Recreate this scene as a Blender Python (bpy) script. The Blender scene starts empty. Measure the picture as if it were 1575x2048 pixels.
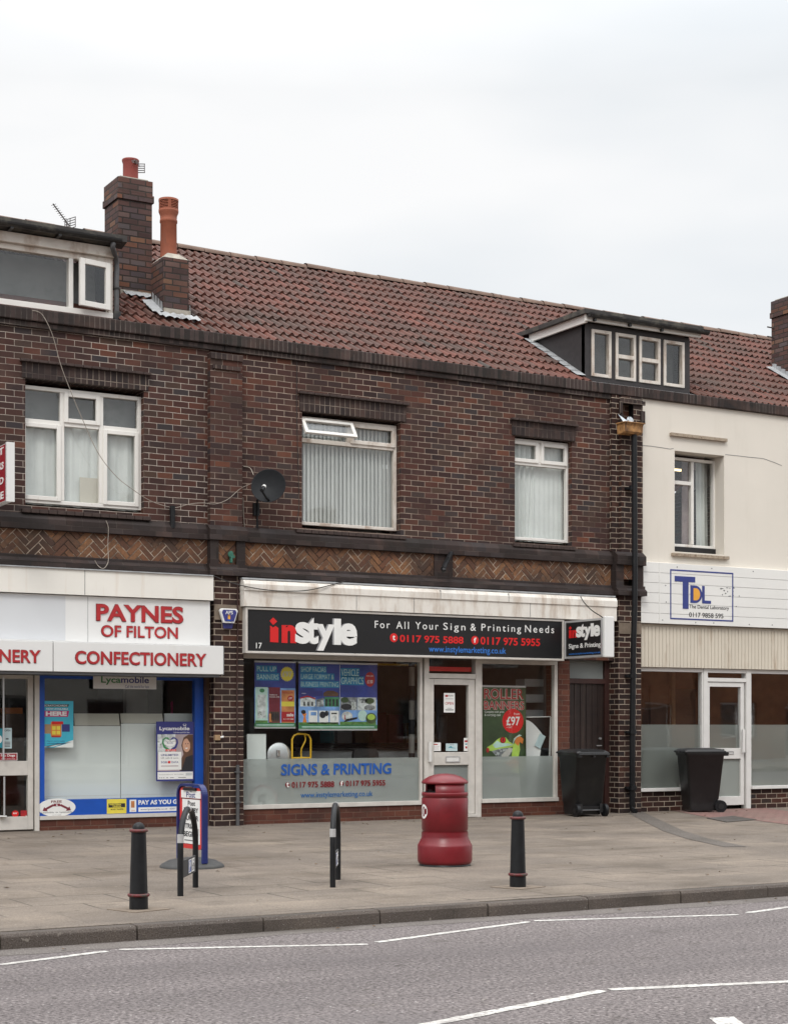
import bpy, math, random
from mathutils import Matrix, Vector
random.seed(7)
R_ = math.radians
S = bpy.context.scene
COL = S.collection

# ------------------------------------------------------------------ camera
CAM = (-11.605, -20.1, 1.30)
FPX = 3300.0
cd = bpy.data.cameras.new('camera')
cam = bpy.data.objects.new('camera', cd); COL.objects.link(cam)
cam.location = CAM
cam.rotation_euler = (R_(90), 0, R_(-30))
cd.sensor_fit = 'VERTICAL'; cd.sensor_height = 36.0; cd.sensor_width = 36.0
cd.lens = FPX / 2048 * 36.0
cd.shift_y = (1455 - 1024) / 2048
cd.clip_start = 0.1; cd.clip_end = 2000
S.camera = cam

# ------------------------------------------------------------------ sky, sun, exposure
SUN_EL, SUN_AZ = R_(48), R_(222)      # compass style: measured from +Y clockwise
w = bpy.data.worlds.new('World'); S.world = w; w.use_nodes = True
nt = w.node_tree; nt.nodes.clear()
N = nt.nodes.new; L = nt.links.new
out = N('ShaderNodeOutputWorld'); bg = N('ShaderNodeBackground'); bg.inputs['Strength'].default_value = 0.1
sky = N('ShaderNodeTexSky'); sky.sky_type = 'NISHITA'; sky.sun_disc = False
sky.sun_elevation = SUN_EL; sky.sun_rotation = SUN_AZ
tc = N('ShaderNodeTexCoord'); sep = N('ShaderNodeSeparateXYZ'); L(tc.outputs['Generated'], sep.inputs[0])
grad = N('ShaderNodeMapRange'); L(sep.outputs['Z'], grad.inputs['Value'])
grad.inputs['From Min'].default_value = 0.36; grad.inputs['From Max'].default_value = 1.0
grad.inputs['To Min'].default_value = 8.1; grad.inputs['To Max'].default_value = 27.0
mp = N('ShaderNodeMapping'); L(tc.outputs['Generated'], mp.inputs[0]); mp.inputs['Scale'].default_value = (2.2, 2.2, 7.0)
mp.inputs['Location'].default_value = (0.4, 0.1, 0.35)
no = N('ShaderNodeTexNoise'); L(mp.outputs[0], no.inputs['Vector']); no.inputs['Scale'].default_value = 1.1; no.inputs['Detail'].default_value = 4
no.inputs['Roughness'].default_value = 0.45
cr = N('ShaderNodeValToRGB'); L(no.outputs['Fac'], cr.inputs[0])
cr.color_ramp.elements[0].position = 0.36; cr.color_ramp.elements[0].color = (0.83, 0.865, 0.895, 1)
cr.color_ramp.elements[1].position = 0.60; cr.color_ramp.elements[1].color = (1.0, 1.0, 1.0, 1)
mul = N('ShaderNodeVectorMath'); mul.operation = 'SCALE'; L(cr.outputs[0], mul.inputs[0]); L(grad.outputs[0], mul.inputs['Scale'])
mx = N('ShaderNodeMix'); mx.data_type = 'RGBA'; mx.inputs['Factor'].default_value = 0.96
L(sky.outputs[0], mx.inputs[6]); L(mul.outputs[0], mx.inputs[7])
L(mx.outputs[2], bg.inputs['Color']); L(bg.outputs[0], out.inputs[0])
sd = bpy.data.lights.new('sun', 'SUN'); sd.energy = 1.1; sd.angle = R_(16); sd.color = (1.0, 0.96, 0.9)
sun = bpy.data.objects.new('sun', sd); COL.objects.link(sun)
sv = Vector((math.sin(SUN_AZ) * math.cos(SUN_EL), math.cos(SUN_AZ) * math.cos(SUN_EL), math.sin(SUN_EL)))
sun.rotation_euler = sv.to_track_quat('Z', 'Y').to_euler(); sun.location = (-10, -20, 25)
S.view_settings.view_transform = 'Standard'; S.view_settings.look = 'None'
S.view_settings.exposure = 0.3; S.view_settings.gamma = 1.0
S.cycles.max_bounces = 8; S.cycles.transparent_max_bounces = 16
S.cycles.glossy_bounces = 4; S.cycles.diffuse_bounces = 3
S.cycles.sample_clamp_indirect = 6.0; S.cycles.caustics_reflective = False; S.cycles.caustics_refractive = False

# ------------------------------------------------------------------ measuring helpers (facade lies in Y = 0)
def ray(px, py):
    u = (px - 787.5) / FPX; v = (1455 - py) / FPX
    return (.8660254 * u + .5, -.5 * u + .8660254, v)
def P(px, py, Y):
    d = ray(px, py); t = (Y - CAM[1]) / d[1]
    return CAM[0] + t * d[0], CAM[2] + t * d[2]
def X(px, Y=0.0): return P(px, 1000, Y)[0]
def Z(px, py, Y=0.0): return P(px, py, Y)[1]
def G(px, py, z=0.0):
    d = ray(px, py); t = (z - CAM[2]) / d[2]
    return CAM[0] + t * d[0], CAM[1] + t * d[1]
PITCH = .595
def roofz(Y): return 6.573 + PITCH * (Y - .2)
RIDGE_Y = 3.85

# ------------------------------------------------------------------ materials
def newmat(name):
    m = bpy.data.materials.new(name); m.use_nodes = True
    t = m.node_tree; t.nodes.clear()
    o = t.nodes.new('ShaderNodeOutputMaterial'); b = t.nodes.new('ShaderNodeBsdfPrincipled')
    t.links.new(b.outputs[0], o.inputs[0])
    return m, t, b
def ramp(t, stops, interp='LINEAR'):
    r = t.nodes.new('ShaderNodeValToRGB'); e = r.color_ramp.elements; r.color_ramp.interpolation = interp
    while len(e) < len(stops): e.new(0.5)
    for i, (p, c) in enumerate(stops):
        e[i].position = p; e[i].color = (*c, 1)
    return r
def noise(t, vec, scale, detail=3, rough=.55, mapscale=None):
    n = t.nodes.new('ShaderNodeTexNoise'); n.inputs['Scale'].default_value = scale
    n.inputs['Detail'].default_value = detail; n.inputs['Roughness'].default_value = rough
    if mapscale:
        m = t.nodes.new('ShaderNodeMapping'); m.inputs['Scale'].default_value = (mapscale[0], mapscale[2], 1)
        t.links.new(vec, m.inputs[0]); vec = m.outputs[0]
    t.links.new(vec, n.inputs['Vector'])
    return n.outputs['Fac']
def mixc(t, fac, a, b, mode='MIX'):
    m = t.nodes.new('ShaderNodeMix'); m.data_type = 'RGBA'; m.blend_type = mode
    for s, v in ((0, fac), (6, a), (7, b)):
        if hasattr(v, 'node'): t.links.new(v, m.inputs[s])
        elif s == 0: m.inputs[0].default_value = v
        else: m.inputs[s].default_value = (*v, 1)
    return m.outputs[2]
def maprange(t, v, a, b, c=0., d=1.):
    n = t.nodes.new('ShaderNodeMapRange'); t.links.new(v, n.inputs[0])
    for i, k in enumerate((a, b, c, d)): n.inputs[i + 1].default_value = k
    return n.outputs[0]
def coord(t, kind='Object'):
    c = t.nodes.new('ShaderNodeTexCoord'); return c.outputs[kind]
def bump(t, b, h, strength=.3, dist=.01):
    n = t.nodes.new('ShaderNodeBump'); n.inputs['Strength'].default_value = strength; n.inputs['Distance'].default_value = dist
    t.links.new(h, n.inputs['Height']); t.links.new(n.outputs[0], b.inputs['Normal'])

def plain(name, col, rough=.5, var=.12, scale=5., metal=0., dirt=None, dirt_amt=(.55, .8), dirt_scale=(3, 3, 3), bmp=0., spec=.5, bscale=60):
    m, t, b = newmat(name); c = coord(t, 'UV')
    n = noise(t, c, scale, 4)
    a = tuple(x * (1 - var) for x in col); d = tuple(min(1, x * (1 + var)) for x in col)
    colr = mixc(t, maprange(t, n, .3, .7), a, d)
    if dirt:
        f = maprange(t, noise(t, c, 1.0, 5, .65, dirt_scale), *dirt_amt)
        colr = mixc(t, f, colr, dirt)
    t.links.new(colr, b.inputs['Base Color'])
    b.inputs['Roughness'].default_value = rough; b.inputs['Metallic'].default_value = metal
    b.inputs['Specular IOR Level'].default_value = spec
    if bmp: bump(t, b, noise(t, c, bscale, 4), bmp, .004)
    return m

def brick_mat(name, stops, mortar, mortar2, bw=.222, bh=.079, ms=.006, rot=False, soot=None, rough=.75, offset=.5, seed=0., mlo=.35, mhi=.6):
    m, t, b = newmat(name); uv = coord(t, 'UV')
    mpn = t.nodes.new('ShaderNodeMapping'); t.links.new(uv, mpn.inputs[0])
    if rot: mpn.inputs['Rotation'].default_value = (0, 0, R_(90))
    mpn.inputs['Location'].default_value = (seed, seed * .37, 0)
    # slight wander so that the joints are hand laid
    wob = t.nodes.new('ShaderNodeTexNoise'); wob.inputs['Scale'].default_value = 5; wob.inputs['Detail'].default_value = 3
    t.links.new(uv, wob.inputs['Vector'])
    sub = t.nodes.new('ShaderNodeVectorMath'); sub.operation = 'SUBTRACT'; t.links.new(wob.outputs['Color'], sub.inputs[0]); sub.inputs[1].default_value = (.5, .5, .5)
    sc = t.nodes.new('ShaderNodeVectorMath'); sc.operation = 'SCALE'; sc.inputs['Scale'].default_value = .010; t.links.new(sub.outputs[0], sc.inputs[0])
    ad = t.nodes.new('ShaderNodeVectorMath'); ad.operation = 'ADD'; t.links.new(mpn.outputs[0], ad.inputs[0]); t.links.new(sc.outputs[0], ad.inputs[1])
    br = t.nodes.new('ShaderNodeTexBrick'); t.links.new(ad.outputs[0], br.inputs['Vector'])
    br.inputs['Color1'].default_value = (0, 0, 0, 1); br.inputs['Color2'].default_value = (1, 1, 1, 1); br.inputs['Mortar'].default_value = (.5, .5, .5, 1)
    br.inputs['Scale'].default_value = 1; br.inputs['Mortar Size'].default_value = ms; br.inputs['Mortar Smooth'].default_value = .25
    br.inputs['Bias'].default_value = 0; br.inputs['Brick Width'].default_value = bw; br.inputs['Row Height'].default_value = bh
    br.offset = offset
    stops = [(p, tuple(x * .80 for x in c)) for p, c in stops]
    r = ramp(t, stops); t.links.new(br.outputs['Color'], r.inputs[0])
    fine = noise(t, uv, 55, 4, .7)
    bc = mixc(t, maprange(t, fine, .3, .75, 0, .55), r.outputs[0], mixc(t, .55, r.outputs[0], (.02, .014, .013)))
    big = noise(t, uv, 1.3, 5, .6)
    mc = mixc(t, maprange(t, big, mlo, mhi), mortar, mortar2)
    mf = noise(t, uv, 30, 3, .6)
    mc = mixc(t, maprange(t, mf, .5, .8, 0, .5), mc, (.05, .035, .03))
    col = mixc(t, br.outputs['Fac'], bc, mc)
    wv = noise(t, uv, .9, 5, .62)
    col = mixc(t, maprange(t, wv, .42, .68, 0, .5), col, mixc(t, .6, col, (.018, .013, .012)))
    wv2 = noise(t, uv, 2.4, 4, .6)
    col = mixc(t, maprange(t, wv2, .52, .72, 0, .22), col, (.16, .085, .06))
    if soot:
        f = maprange(t, noise(t, uv, 1.0, 5, .6, soot[1]), soot[2], soot[3], 0, soot[4] if len(soot) > 4 else .8)
        col = mixc(t, f, col, soot[0])
    t.links.new(col, b.inputs['Base Color']); b.inputs['Roughness'].default_value = rough
    b.inputs['Specular IOR Level'].default_value = .3
    inv = t.nodes.new('ShaderNodeMath'); inv.operation = 'SUBTRACT'; inv.inputs[0].default_value = 1; t.links.new(br.outputs['Fac'], inv.inputs[1])
    ad2 = t.nodes.new('ShaderNodeMath'); ad2.operation = 'MULTIPLY_ADD'; t.links.new(fine, ad2.inputs[0]); ad2.inputs[1].default_value = .35; t.links.new(inv.outputs[0], ad2.inputs[2])
    bump(t, b, ad2.outputs[0], .55, .006)
    return m

DARKB = [(0, (.034, .018, .017)), (.16, (.078, .028, .021)), (.28, (.046, .027, .026)), (.40, (.105, .036, .024)), (.52, (.060, .030, .025)),
         (.64, (.135, .044, .027)), (.74, (.046, .038, .042)), (.84, (.085, .046, .031)), (.92, (.055, .030, .027)), (1, (.175, .060, .033))]
M = {}
M['brick'] = brick_mat('dark_brick', DARKB, (.30, .24, .20), (.075, .048, .038), soot=((.035, .024, .022), (.5, .9, .5), .55, .8, .55))
M['brick_light'] = brick_mat('dark_brick_pale_joint', DARKB, (.47, .41, .355), (.13, .095, .075), seed=.11, mlo=.44, mhi=.66, ms=.0042)
M['brick_mid'] = brick_mat('dark_brick_brown_joint', [(p, tuple(x * 1.06 for x in c)) for p, c in DARKB], (.38, .30, .24), (.10, .066, .05), seed=.05, mlo=.44, mhi=.64, ms=.005,
                           soot=((.04, .03, .028), (.6, 1.2, .5), .58, .82, .5))
M['brick_pil'] = brick_mat('pilaster_brick', [(p, tuple(x * .62 for x in c)) for p, c in DARKB], (.55, .47, .38), (.34, .27, .21), seed=.02, soot=((.03, .022, .02), (2, 2, .5), .5, .75, .5))
M['brick_red'] = brick_mat('red_brick', [(0, (.105, .032, .021)), (.5, (.145, .044, .027)), (1, (.185, .062, .037))], (.16, .095, .07), (.13, .065, .045), seed=.3,
                           soot=((.03, .022, .018), (2, 1, 3), .5, .75, .7))
M['soldier'] = brick_mat('soldier_brick', [(0, (.030, .022, .022)), (.4, (.045, .029, .027)), (.75, (.06, .040, .036)), (1, (.085, .05, .042))], (.33, .27, .22), (.06, .045, .04), bw=.26, bh=.079, rot=True, offset=0, ms=.005)
M['coping'] = brick_mat('coping_brick', [(0, (.026, .020, .019)), (.5, (.052, .034, .030)), (1, (.088, .060, .056))], (.15, .125, .11), (.016, .013, .012), bw=.3, bh=.068, rot=True, offset=0, ms=.005,
                        soot=((.018, .018, .014), (1.5, 1.5, 3), .5, .75, .7), mlo=.42, mhi=.55)
M['string'] = brick_mat('string_brick', [(0, (.030, .020, .019)), (.5, (.048, .031, .028)), (.8, (.055, .045, .046)), (1, (.095, .062, .054))], (.12, .095, .08), (.022, .018, .016), bw=.225, bh=.16, offset=.37, ms=.003,
                        soot=((.018, .014, .012), (1.2, 1, 2), .42, .66, .8))
M['chim'] = brick_mat('chimney_brick', [(0, (.075, .040, .038)), (.18, (.16, .078, .064)), (.34, (.095, .074, .082)), (.48, (.20, .085, .058)), (.62, (.11, .062, .058)), (.76, (.26, .105, .058)), (.88, (.14, .115, .12)), (1, (.34, .16, .08))], (.022, .017, .015), (.05, .04, .033), seed=.13, ms=.010,
                      soot=((.03, .022, .018), (1, 1, 1), .5, .75, .6))
# herringbone: each brick carries its own random value
m, t, b = newmat('herringbone_brick'); at = t.nodes.new('ShaderNodeAttribute'); at.attribute_name = 'rnd'
r = ramp(t, [(0, (.095, .038, .02)), (.3, (.165, .066, .029)), (.5, (.24, .108, .045)), (.62, (.125, .046, .024)), (.8, (.28, .13, .053)), (1, (.07, .03, .02))]); t.links.new(at.outputs['Fac'], r.inputs[0])
uv = coord(t, 'UV')
c1 = mixc(t, maprange(t, noise(t, uv, 22, 4, .7), .35, .75, 0, .7), r.outputs[0], (.045, .024, .016))
c1 = mixc(t, maprange(t, noise(t, uv, 1.6, 5, .65), .42, .64, 0, .8), c1, (.035, .022, .016))
t.links.new(c1, b.inputs['Base Color']); b.inputs['Roughness'].default_value = .8; bump(t, b, noise(t, uv, 60, 4), .4, .004)
M['herr'] = m
m, t, b = newmat('herringbone_mortar'); uv = coord(t, 'UV')
c1 = mixc(t, maprange(t, noise(t, uv, 2.2, 5, .65), .45, .58), (.05, .03, .022), (.52, .43, .34)); t.links.new(c1, b.inputs['Base Color']); b.inputs['Roughness'].default_value = .9
M['hmortar'] = m
# roof tiles
m, t, b = newmat('roof_tile'); uv = coord(t, 'UV'); at = t.nodes.new('ShaderNodeAttribute'); at.attribute_name = 'rnd'
r = ramp(t, [(0, (.088, .026, .017)), (.3, (.122, .037, .023)), (.55, (.152, .045, .029)), (.75, (.106, .038, .025)), (.97, (.078, .036, .027)), (1, (.042, .036, .030))]); t.links.new(at.outputs['Fac'], r.inputs[0])
c1 = mixc(t, maprange(t, noise(t, uv, .8, 7, .66), .42, .64, 0, .85), r.outputs[0], (.052, .030, .021))
c1 = mixc(t, maprange(t, noise(t, uv, 30, 4, .7), .5, .8, 0, .3), c1, (.15, .105, .085))
c1 = mixc(t, maprange(t, noise(t, uv, 14, 4, .7), .55, .8, 0, .5), c1, (.03, .02, .016))
t.links.new(c1, b.inputs['Base Color']); b.inputs['Roughness'].default_value = .75; bump(t, b, noise(t, uv, 50, 4), .4, .004)
M['tile'] = m
M['ridge'] = plain('ridge_tile', (.15, .095, .07), .8, .35, 2.5, dirt=(.24, .20, .155), dirt_scale=(2.5, 2.5, 2.5), bmp=.4)
M['cream'] = None
m, t, b = newmat('cream_render'); uv = coord(t, 'UV')
c1 = mixc(t, maprange(t, noise(t, uv, .7, 5), .3, .7), (.66, .618, .55), (.72, .672, .60))
c1 = mixc(t, maprange(t, noise(t, uv, 1, 5, .6, (3, 3, .4)), .55, .8, 0, .22), c1, (.46, .41, .33))
t.links.new(c1, b.inputs['Base Color']); b.inputs['Roughness'].default_value = .85; bump(t, b, noise(t, uv, 70, 5, .7), .35, .006)
M['cream'] = m
M['white'] = plain('white_upvc', (.76, .74, .70), .35, .05, 3, dirt=(.42, .32, .24), dirt_amt=(.62, .85), dirt_scale=(3, 3, 1.5))
M['white_old'] = plain('weathered_upvc', (.66, .61, .55), .45, .1, 4, dirt=(.30, .19, .12), dirt_amt=(.5, .75), dirt_scale=(4, 4, 2))
M['alu'] = plain('satin_aluminium', (.56, .53, .49), .45, .1, 6, metal=0.0, dirt=(.3, .25, .2), dirt_amt=(.62, .85), dirt_scale=(6, 6, 1))
M['alu_white'] = plain('painted_aluminium', (.66, .65, .63), .4, .05, 6, dirt=(.4, .36, .3), dirt_amt=(.65, .85))
M['trim'] = plain('stained_white_canopy', (.72, .685, .63), .5, .06, 3, dirt=(.38, .28, .20), dirt_amt=(.47, .80), dirt_scale=(6, 6, 1.4))
M['trim_clean'] = plain('cream_canopy_board', (.76, .735, .68), .5, .04, 2, dirt=(.62, .52, .42), dirt_amt=(.55, .85), dirt_scale=(8, 8, .3))
M['board'] = plain('white_sign_board', (.71, .71, .70), .4, .03, 1.2, dirt=(.62, .60, .56), dirt_amt=(.6, .9), dirt_scale=(2, 2, .6))
M['board_grey'] = plain('faded_sign_patch', (.60, .615, .635), .4, .03, 1.2)
M['plank'] = plain('white_plank', (.74, .735, .71), .5, .03, 2, dirt=(.5, .47, .42), dirt_amt=(.66, .85), dirt_scale=(4, 4, 6))
M['ribbed'] = plain('ribbed_cream_shutter', (.60, .545, .455), .6, .05, 2, dirt=(.34, .24, .16), dirt_amt=(.56, .8), dirt_scale=(5, 5, .8))
M['black'] = plain('black_vinyl', (.007, .007, .008), .42, .1)
M['blackp'] = plain('black_plastic', (.0105, .0105, .0115), .48, .25, 8, bmp=.2, dirt=(.032, .030, .027), dirt_amt=(.58, .85))
M['blackpaint'] = plain('black_paint', (.009, .0095, .011), .45, .25, 9, bmp=.25, spec=.3, dirt=(.05, .045, .04), dirt_amt=(.64, .85), dirt_scale=(8, 8, 8))
M['darktimber'] = plain('dark_timber_cladding', (.028, .024, .025), .6, .2, 12, bmp=.2)
M['gutter'] = plain('black_gutter', (.012, .012, .0125), .4, .2, 5, dirt=(.10, .095, .08), dirt_amt=(.5, .75), dirt_scale=(6, 6, 6))
M['felt'] = plain('roof_felt', (.05, .046, .044), .9, .3, 6, bmp=.3, dirt=(.13, .12, .09), dirt_amt=(.5, .7))
M['lead'] = plain('lead_flashing', (.36, .37, .38), .45, .25, 7, metal=.0, bmp=.25, dirt=(.25, .25, .24))
M['mortarfl'] = plain('mortar_flaunching', (.36, .33, .28), .9, .25, 9, bmp=.4, dirt=(.18, .16, .12))
M['terra'] = plain('terracotta', (.27, .075, .036), .75, .15, 6, dirt=(.14, .055, .035), dirt_amt=(.5, .8), bmp=.2)
M['terra_red'] = plain('red_terracotta', (.24, .045, .034), .7, .12, 6, dirt=(.2, .07, .05), bmp=.2)
M['tint'] = plain('terracotta_drip_tile', (.045, .028, .024), .8, .3, 12, bmp=.4)
M['stone_sill'] = plain('worn_creasing_tile', (.40, .33, .25), .85, .25, 14, bmp=.5, dirt=(.16, .11, .08), dirt_amt=(.45, .65), dirt_scale=(14, 14, 14))
M['red'] = plain('red_vinyl', (.62, .014, .014), .4, .06)
M['redsign'] = plain('red_letter', (.38, .020, .024), .4, .08)
M['darkred'] = plain('dark_red_edge', (.14, .012, .012), .5, .1)
M['crimson'] = plain('crimson_panel', (.30, .012, .024), .4, .08)
M['bluevinyl'] = plain('blue_vinyl', (.008, .075, .40), .35, .08)
M['weblue'] = plain('web_blue_vinyl', (.03, .17, .55), .4, .05)
M['navy'] = plain('navy_ink', (.035, .04, .19), .4, .08)
M['tdlblue'] = plain('sign_blue_paint', (.03, .045, .21), .5, .1)
M['amber'] = plain('amber_paint', (.76, .36, .045), .5, .08)
M['mauve2'] = plain('shadow_grey_vinyl', (.28, .28, .29), .5, .05)
M['ink'] = plain('dark_ink', (.02, .02, .025), .5, .1)
M['greyink'] = plain('grey_ink', (.16, .165, .17), .5, .15)
M['paper'] = plain('white_paper', (.76, .76, .74), .6, .04)
M['paper_blue'] = plain('pale_blue_card', (.46, .58, .60), .6, .06)
M['cyan'] = plain('cyan_ink', (.05, .42, .56), .5, .12, 3)
M['teal'] = plain('teal_ink', (.02, .25, .32), .5, .1)
M['yellow'] = plain('yellow_ink', (.72, .60, .07), .5, .1)
M['yellowpaint'] = plain('yellow_enamel', (.70, .42, .02), .35, .06)
M['magenta'] = plain('magenta_ink', (.50, .03, .16), .5, .1)
M['orange'] = plain('orange_ink', (.65, .20, .04), .5, .1)
M['green'] = plain('green_ink', (.05, .20, .09), .5, .2)
M['logogreen'] = plain('logo_green', (.04, .22, .08), .5, .1)
M['lime'] = plain('lime_ink', (.42, .62, .10), .5, .2)
M['palegreen'] = plain('pale_green_ink', (.46, .64, .58), .5, .2)
M['darkgreen'] = plain('dark_green_ink', (.045, .075, .03), .5, .4, 3)
M['belly'] = plain('grey_white_ink', (.50, .48, .44), .5, .15)
M['brownink'] = plain('brown_ink', (.10, .05, .03), .5, .3)
M['skin'] = plain('skin_tone_ink', (.56, .32, .22), .5, .1)
M['mauve'] = plain('mauve_ink', (.40, .33, .34), .5, .25, 2)
M['bannerblue'] = plain('banner_blue', (.035, .055, .26), .45, .35, 3)
M['skyblue'] = plain('banner_sky', (.17, .32, .62), .45, .5, 5)
M['bannercyan'] = plain('banner_cyan', (.02, .20, .40), .45, .15)
M['maroon'] = plain('maroon_ink', (.17, .02, .035), .5, .3, 3)
M['burnt'] = plain('sunset_ink', (.52, .20, .07), .5, .4, 6)
M['photo_grey'] = plain('photo_grey', (.17, .18, .19), .5, .7, 14, dirt=(.50, .52, .52), dirt_amt=(.5, .62), dirt_scale=(16, 16, 16))
M['photo_pale'] = plain('photo_pale', (.55, .58, .58), .5, .4, 14, dirt=(.14, .17, .12), dirt_amt=(.54, .64), dirt_scale=(15, 15, 15))
M['grass_ink'] = plain('grass_ink', (.09, .20, .05), .5, .5, 20)
M['silver'] = plain('silver_bar', (.60, .61, .62), .3, .05, metal=.6)
M['chrome'] = plain('chrome', (.75, .75, .76), .18, .03, metal=1.)
M['lightgrey'] = plain('light_grey_laminate', (.52, .54, .55), .5, .08)
M['wboard'] = plain('white_display_board', (.72, .76, .74), .55, .04, 2)
M['boardedge'] = plain('tan_board_edge', (.56, .53, .45), .6, .06, 2)
M['curtain'] = plain('net_curtain', (.66, .69, .67), .9, .08, 2.5, dirt=(.52, .55, .53), dirt_amt=(.5, .8), dirt_scale=(3, 3, 1))
M['netgrey'] = plain('grey_net', (.20, .21, .205), .9, .15, 2, dirt=(.10, .11, .11), dirt_amt=(.5, .8))
M['blind'] = plain('blind_slat', (.66, .68, .66), .8, .05, 3)
M['drape'] = plain('grey_drape', (.42, .43, .41), .9, .2, 6)
M['purple_drape'] = plain('mauve_drape', (.32, .26, .26), .9, .2, 6)
M['room'] = plain('room_paint', (.26, .25, .24), .8, .1)
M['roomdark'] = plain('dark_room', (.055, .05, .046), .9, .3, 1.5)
M['roomfloor'] = plain('room_floor', (.10, .09, .08), .6, .2)
M['reflbrown'] = plain('reflection_brown', (.20, .085, .035), .6, .3, 3)  # interior brown that imitates the brick houses reflected in the glass
M['tan'] = plain('tan_panel', (.34, .22, .12), .7, .2)
M['browndoor'] = plain('brown_boarded_door', (.018, .009, .007), .5, .3, 9, bmp=.3, dirt=(.07, .045, .035), dirt_amt=(.5, .8), dirt_scale=(14, 14, .6))
M['brownframe'] = plain('brown_frame', (.042, .016, .013), .5, .2, 6)
M['brownpost'] = plain('worn_brown_post', (.075, .042, .026), .65, .4, 8, bmp=.4, dirt=(.18, .11, .06), dirt_amt=(.5, .75), dirt_scale=(30, 30, .8))
M['binred'] = plain('red_grp', (.165, .007, .013), .36, .12, 5, dirt=(.10, .007, .011), dirt_amt=(.52, .8), bmp=.08)
M['ringred'] = plain('chipped_red_paint', (.12, .014, .016), .55, .3, 30, dirt=(.07, .055, .045), dirt_amt=(.46, .6), dirt_scale=(25, 25, 25))
M['reflect'] = plain('grey_reflective_tape', (.42, .42, .42), .4, .1)
M['rubber'] = plain('grey_rubber', (.055, .055, .055), .7, .15, 6, dirt=(.10, .095, .085))
M['navyframe'] = plain('navy_frame_paint', (.013, .022, .12), .35, .12, 6)
M['redpanel'] = plain('red_panel', (.60, .035, .028), .4, .05)
M['rust'] = plain('rusty_yellow_paint', (.42, .22, .08), .7, .35, 7, bmp=.35, dirt=(.10, .05, .025), dirt_amt=(.48, .66), dirt_scale=(9, 9, 4))
M['plasticbag'] = plain('white_plastic_bag', (.44, .48, .52), .35, .15, 8)
M['cablegrey'] = plain('pale_cable', (.30, .26, .22), .6, .2, 6)
M['cabledark'] = plain('dark_cable', (.030, .026, .024), .6, .2, 6)
M['aerial'] = plain('aerial_metal', (.12, .11, .11), .5, .3, 9)
M['galv'] = plain('grey_conduit', (.075, .075, .078), .5, .2, 9)
M['dishgrey'] = plain('dark_grey_mesh_dish', (.012, .013, .015), .6, .15, 20, spec=.2)
M['verdigris'] = plain('verdigris', (.03, .13, .09), .7, .4, 20)
M['concrete'] = plain('concrete_pad', (.185, .145, .11), .9, .2, 9, bmp=.4)
M['whitepaint'] = None

def glass_mat(name, tint=(.95, .97, .96), refl=1.0, rough=0.01):
    m = bpy.data.materials.new(name); m.use_nodes = True; t = m.node_tree; t.nodes.clear()
    o = t.nodes.new('ShaderNodeOutputMaterial'); tr = t.nodes.new('ShaderNodeBsdfTransparent'); gl = t.nodes.new('ShaderNodeBsdfGlossy')
    tr.inputs[0].default_value = (*tint, 1); gl.inputs['Roughness'].default_value = rough; gl.inputs['Color'].default_value = (.95, .97, 1, 1)
    lw = t.nodes.new('ShaderNodeLayerWeight'); pw_ = t.nodes.new('ShaderNodeMath'); pw_.operation = 'POWER'; pw_.inputs[1].default_value = 5; t.links.new(lw.outputs['Facing'], pw_.inputs[0])
    mu = t.nodes.new('ShaderNodeMath'); mu.operation = 'MULTIPLY_ADD'; mu.inputs[1].default_value = .9 * refl; mu.inputs[2].default_value = .04 * refl; mu.use_clamp = True; t.links.new(pw_.outputs[0], mu.inputs[0])
    mixs = t.nodes.new('ShaderNodeMixShader'); t.links.new(mu.outputs[0], mixs.inputs[0]); t.links.new(tr.outputs[0], mixs.inputs[1]); t.links.new(gl.outputs[0], mixs.inputs[2])
    uvn = coord(t, 'UV'); nz = noise(t, uvn, .9, 2)
    bp = t.nodes.new('ShaderNodeBump'); bp.inputs['Strength'].default_value = .04; bp.inputs['Distance'].default_value = .05; t.links.new(nz, bp.inputs['Height']); t.links.new(bp.outputs[0], gl.inputs['Normal'])
    t.links.new(mixs.outputs[0], o.inputs[0]); return m
M['glass'] = glass_mat('window_glass', (.985, .99, .985), 1.1)
M['shopglass'] = glass_mat('shop_glass', (.97, .98, .975), .8)
M['warmglass'] = glass_mat('reflecting_shop_glass', (.96, .965, .96), 2.4)
def frost_mat(name, col, through):
    m = bpy.data.materials.new(name); m.use_nodes = True; t = m.node_tree; t.nodes.clear()
    o = t.nodes.new('ShaderNodeOutputMaterial'); tr = t.nodes.new('ShaderNodeBsdfTransparent'); di = t.nodes.new('ShaderNodeBsdfPrincipled')
    uvn = coord(t, 'UV'); f = noise(t, uvn, 1.2, 3)
    c = mixc(t, maprange(t, f, .3, .7), tuple(x * .88 for x in col), tuple(x * 1.1 for x in col)); t.links.new(c, di.inputs['Base Color']); di.inputs['Roughness'].default_value = .35
    tl = t.nodes.new('ShaderNodeBsdfTranslucent'); tl.inputs[0].default_value = (.8, .84, .83, 1); m0 = t.nodes.new('ShaderNodeMixShader'); m0.inputs[0].default_value = .28; t.links.new(di.outputs[0], m0.inputs[1]); t.links.new(tl.outputs[0], m0.inputs[2])
    mixs = t.nodes.new('ShaderNodeMixShader'); mixs.inputs[0].default_value = through; t.links.new(m0.outputs[0], mixs.inputs[1]); t.links.new(tr.outputs[0], mixs.inputs[2])
    t.links.new(mixs.outputs[0], o.inputs[0]); return m
M['frost'] = frost_mat('frosted_film', (.50, .53, .515), .40)
M['frostpale'] = frost_mat('pale_frosted_film', (.37, .40, .375), .10)
M['frostdoor'] = frost_mat('frosted_door_film', (.30, .325, .315), .14)

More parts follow.
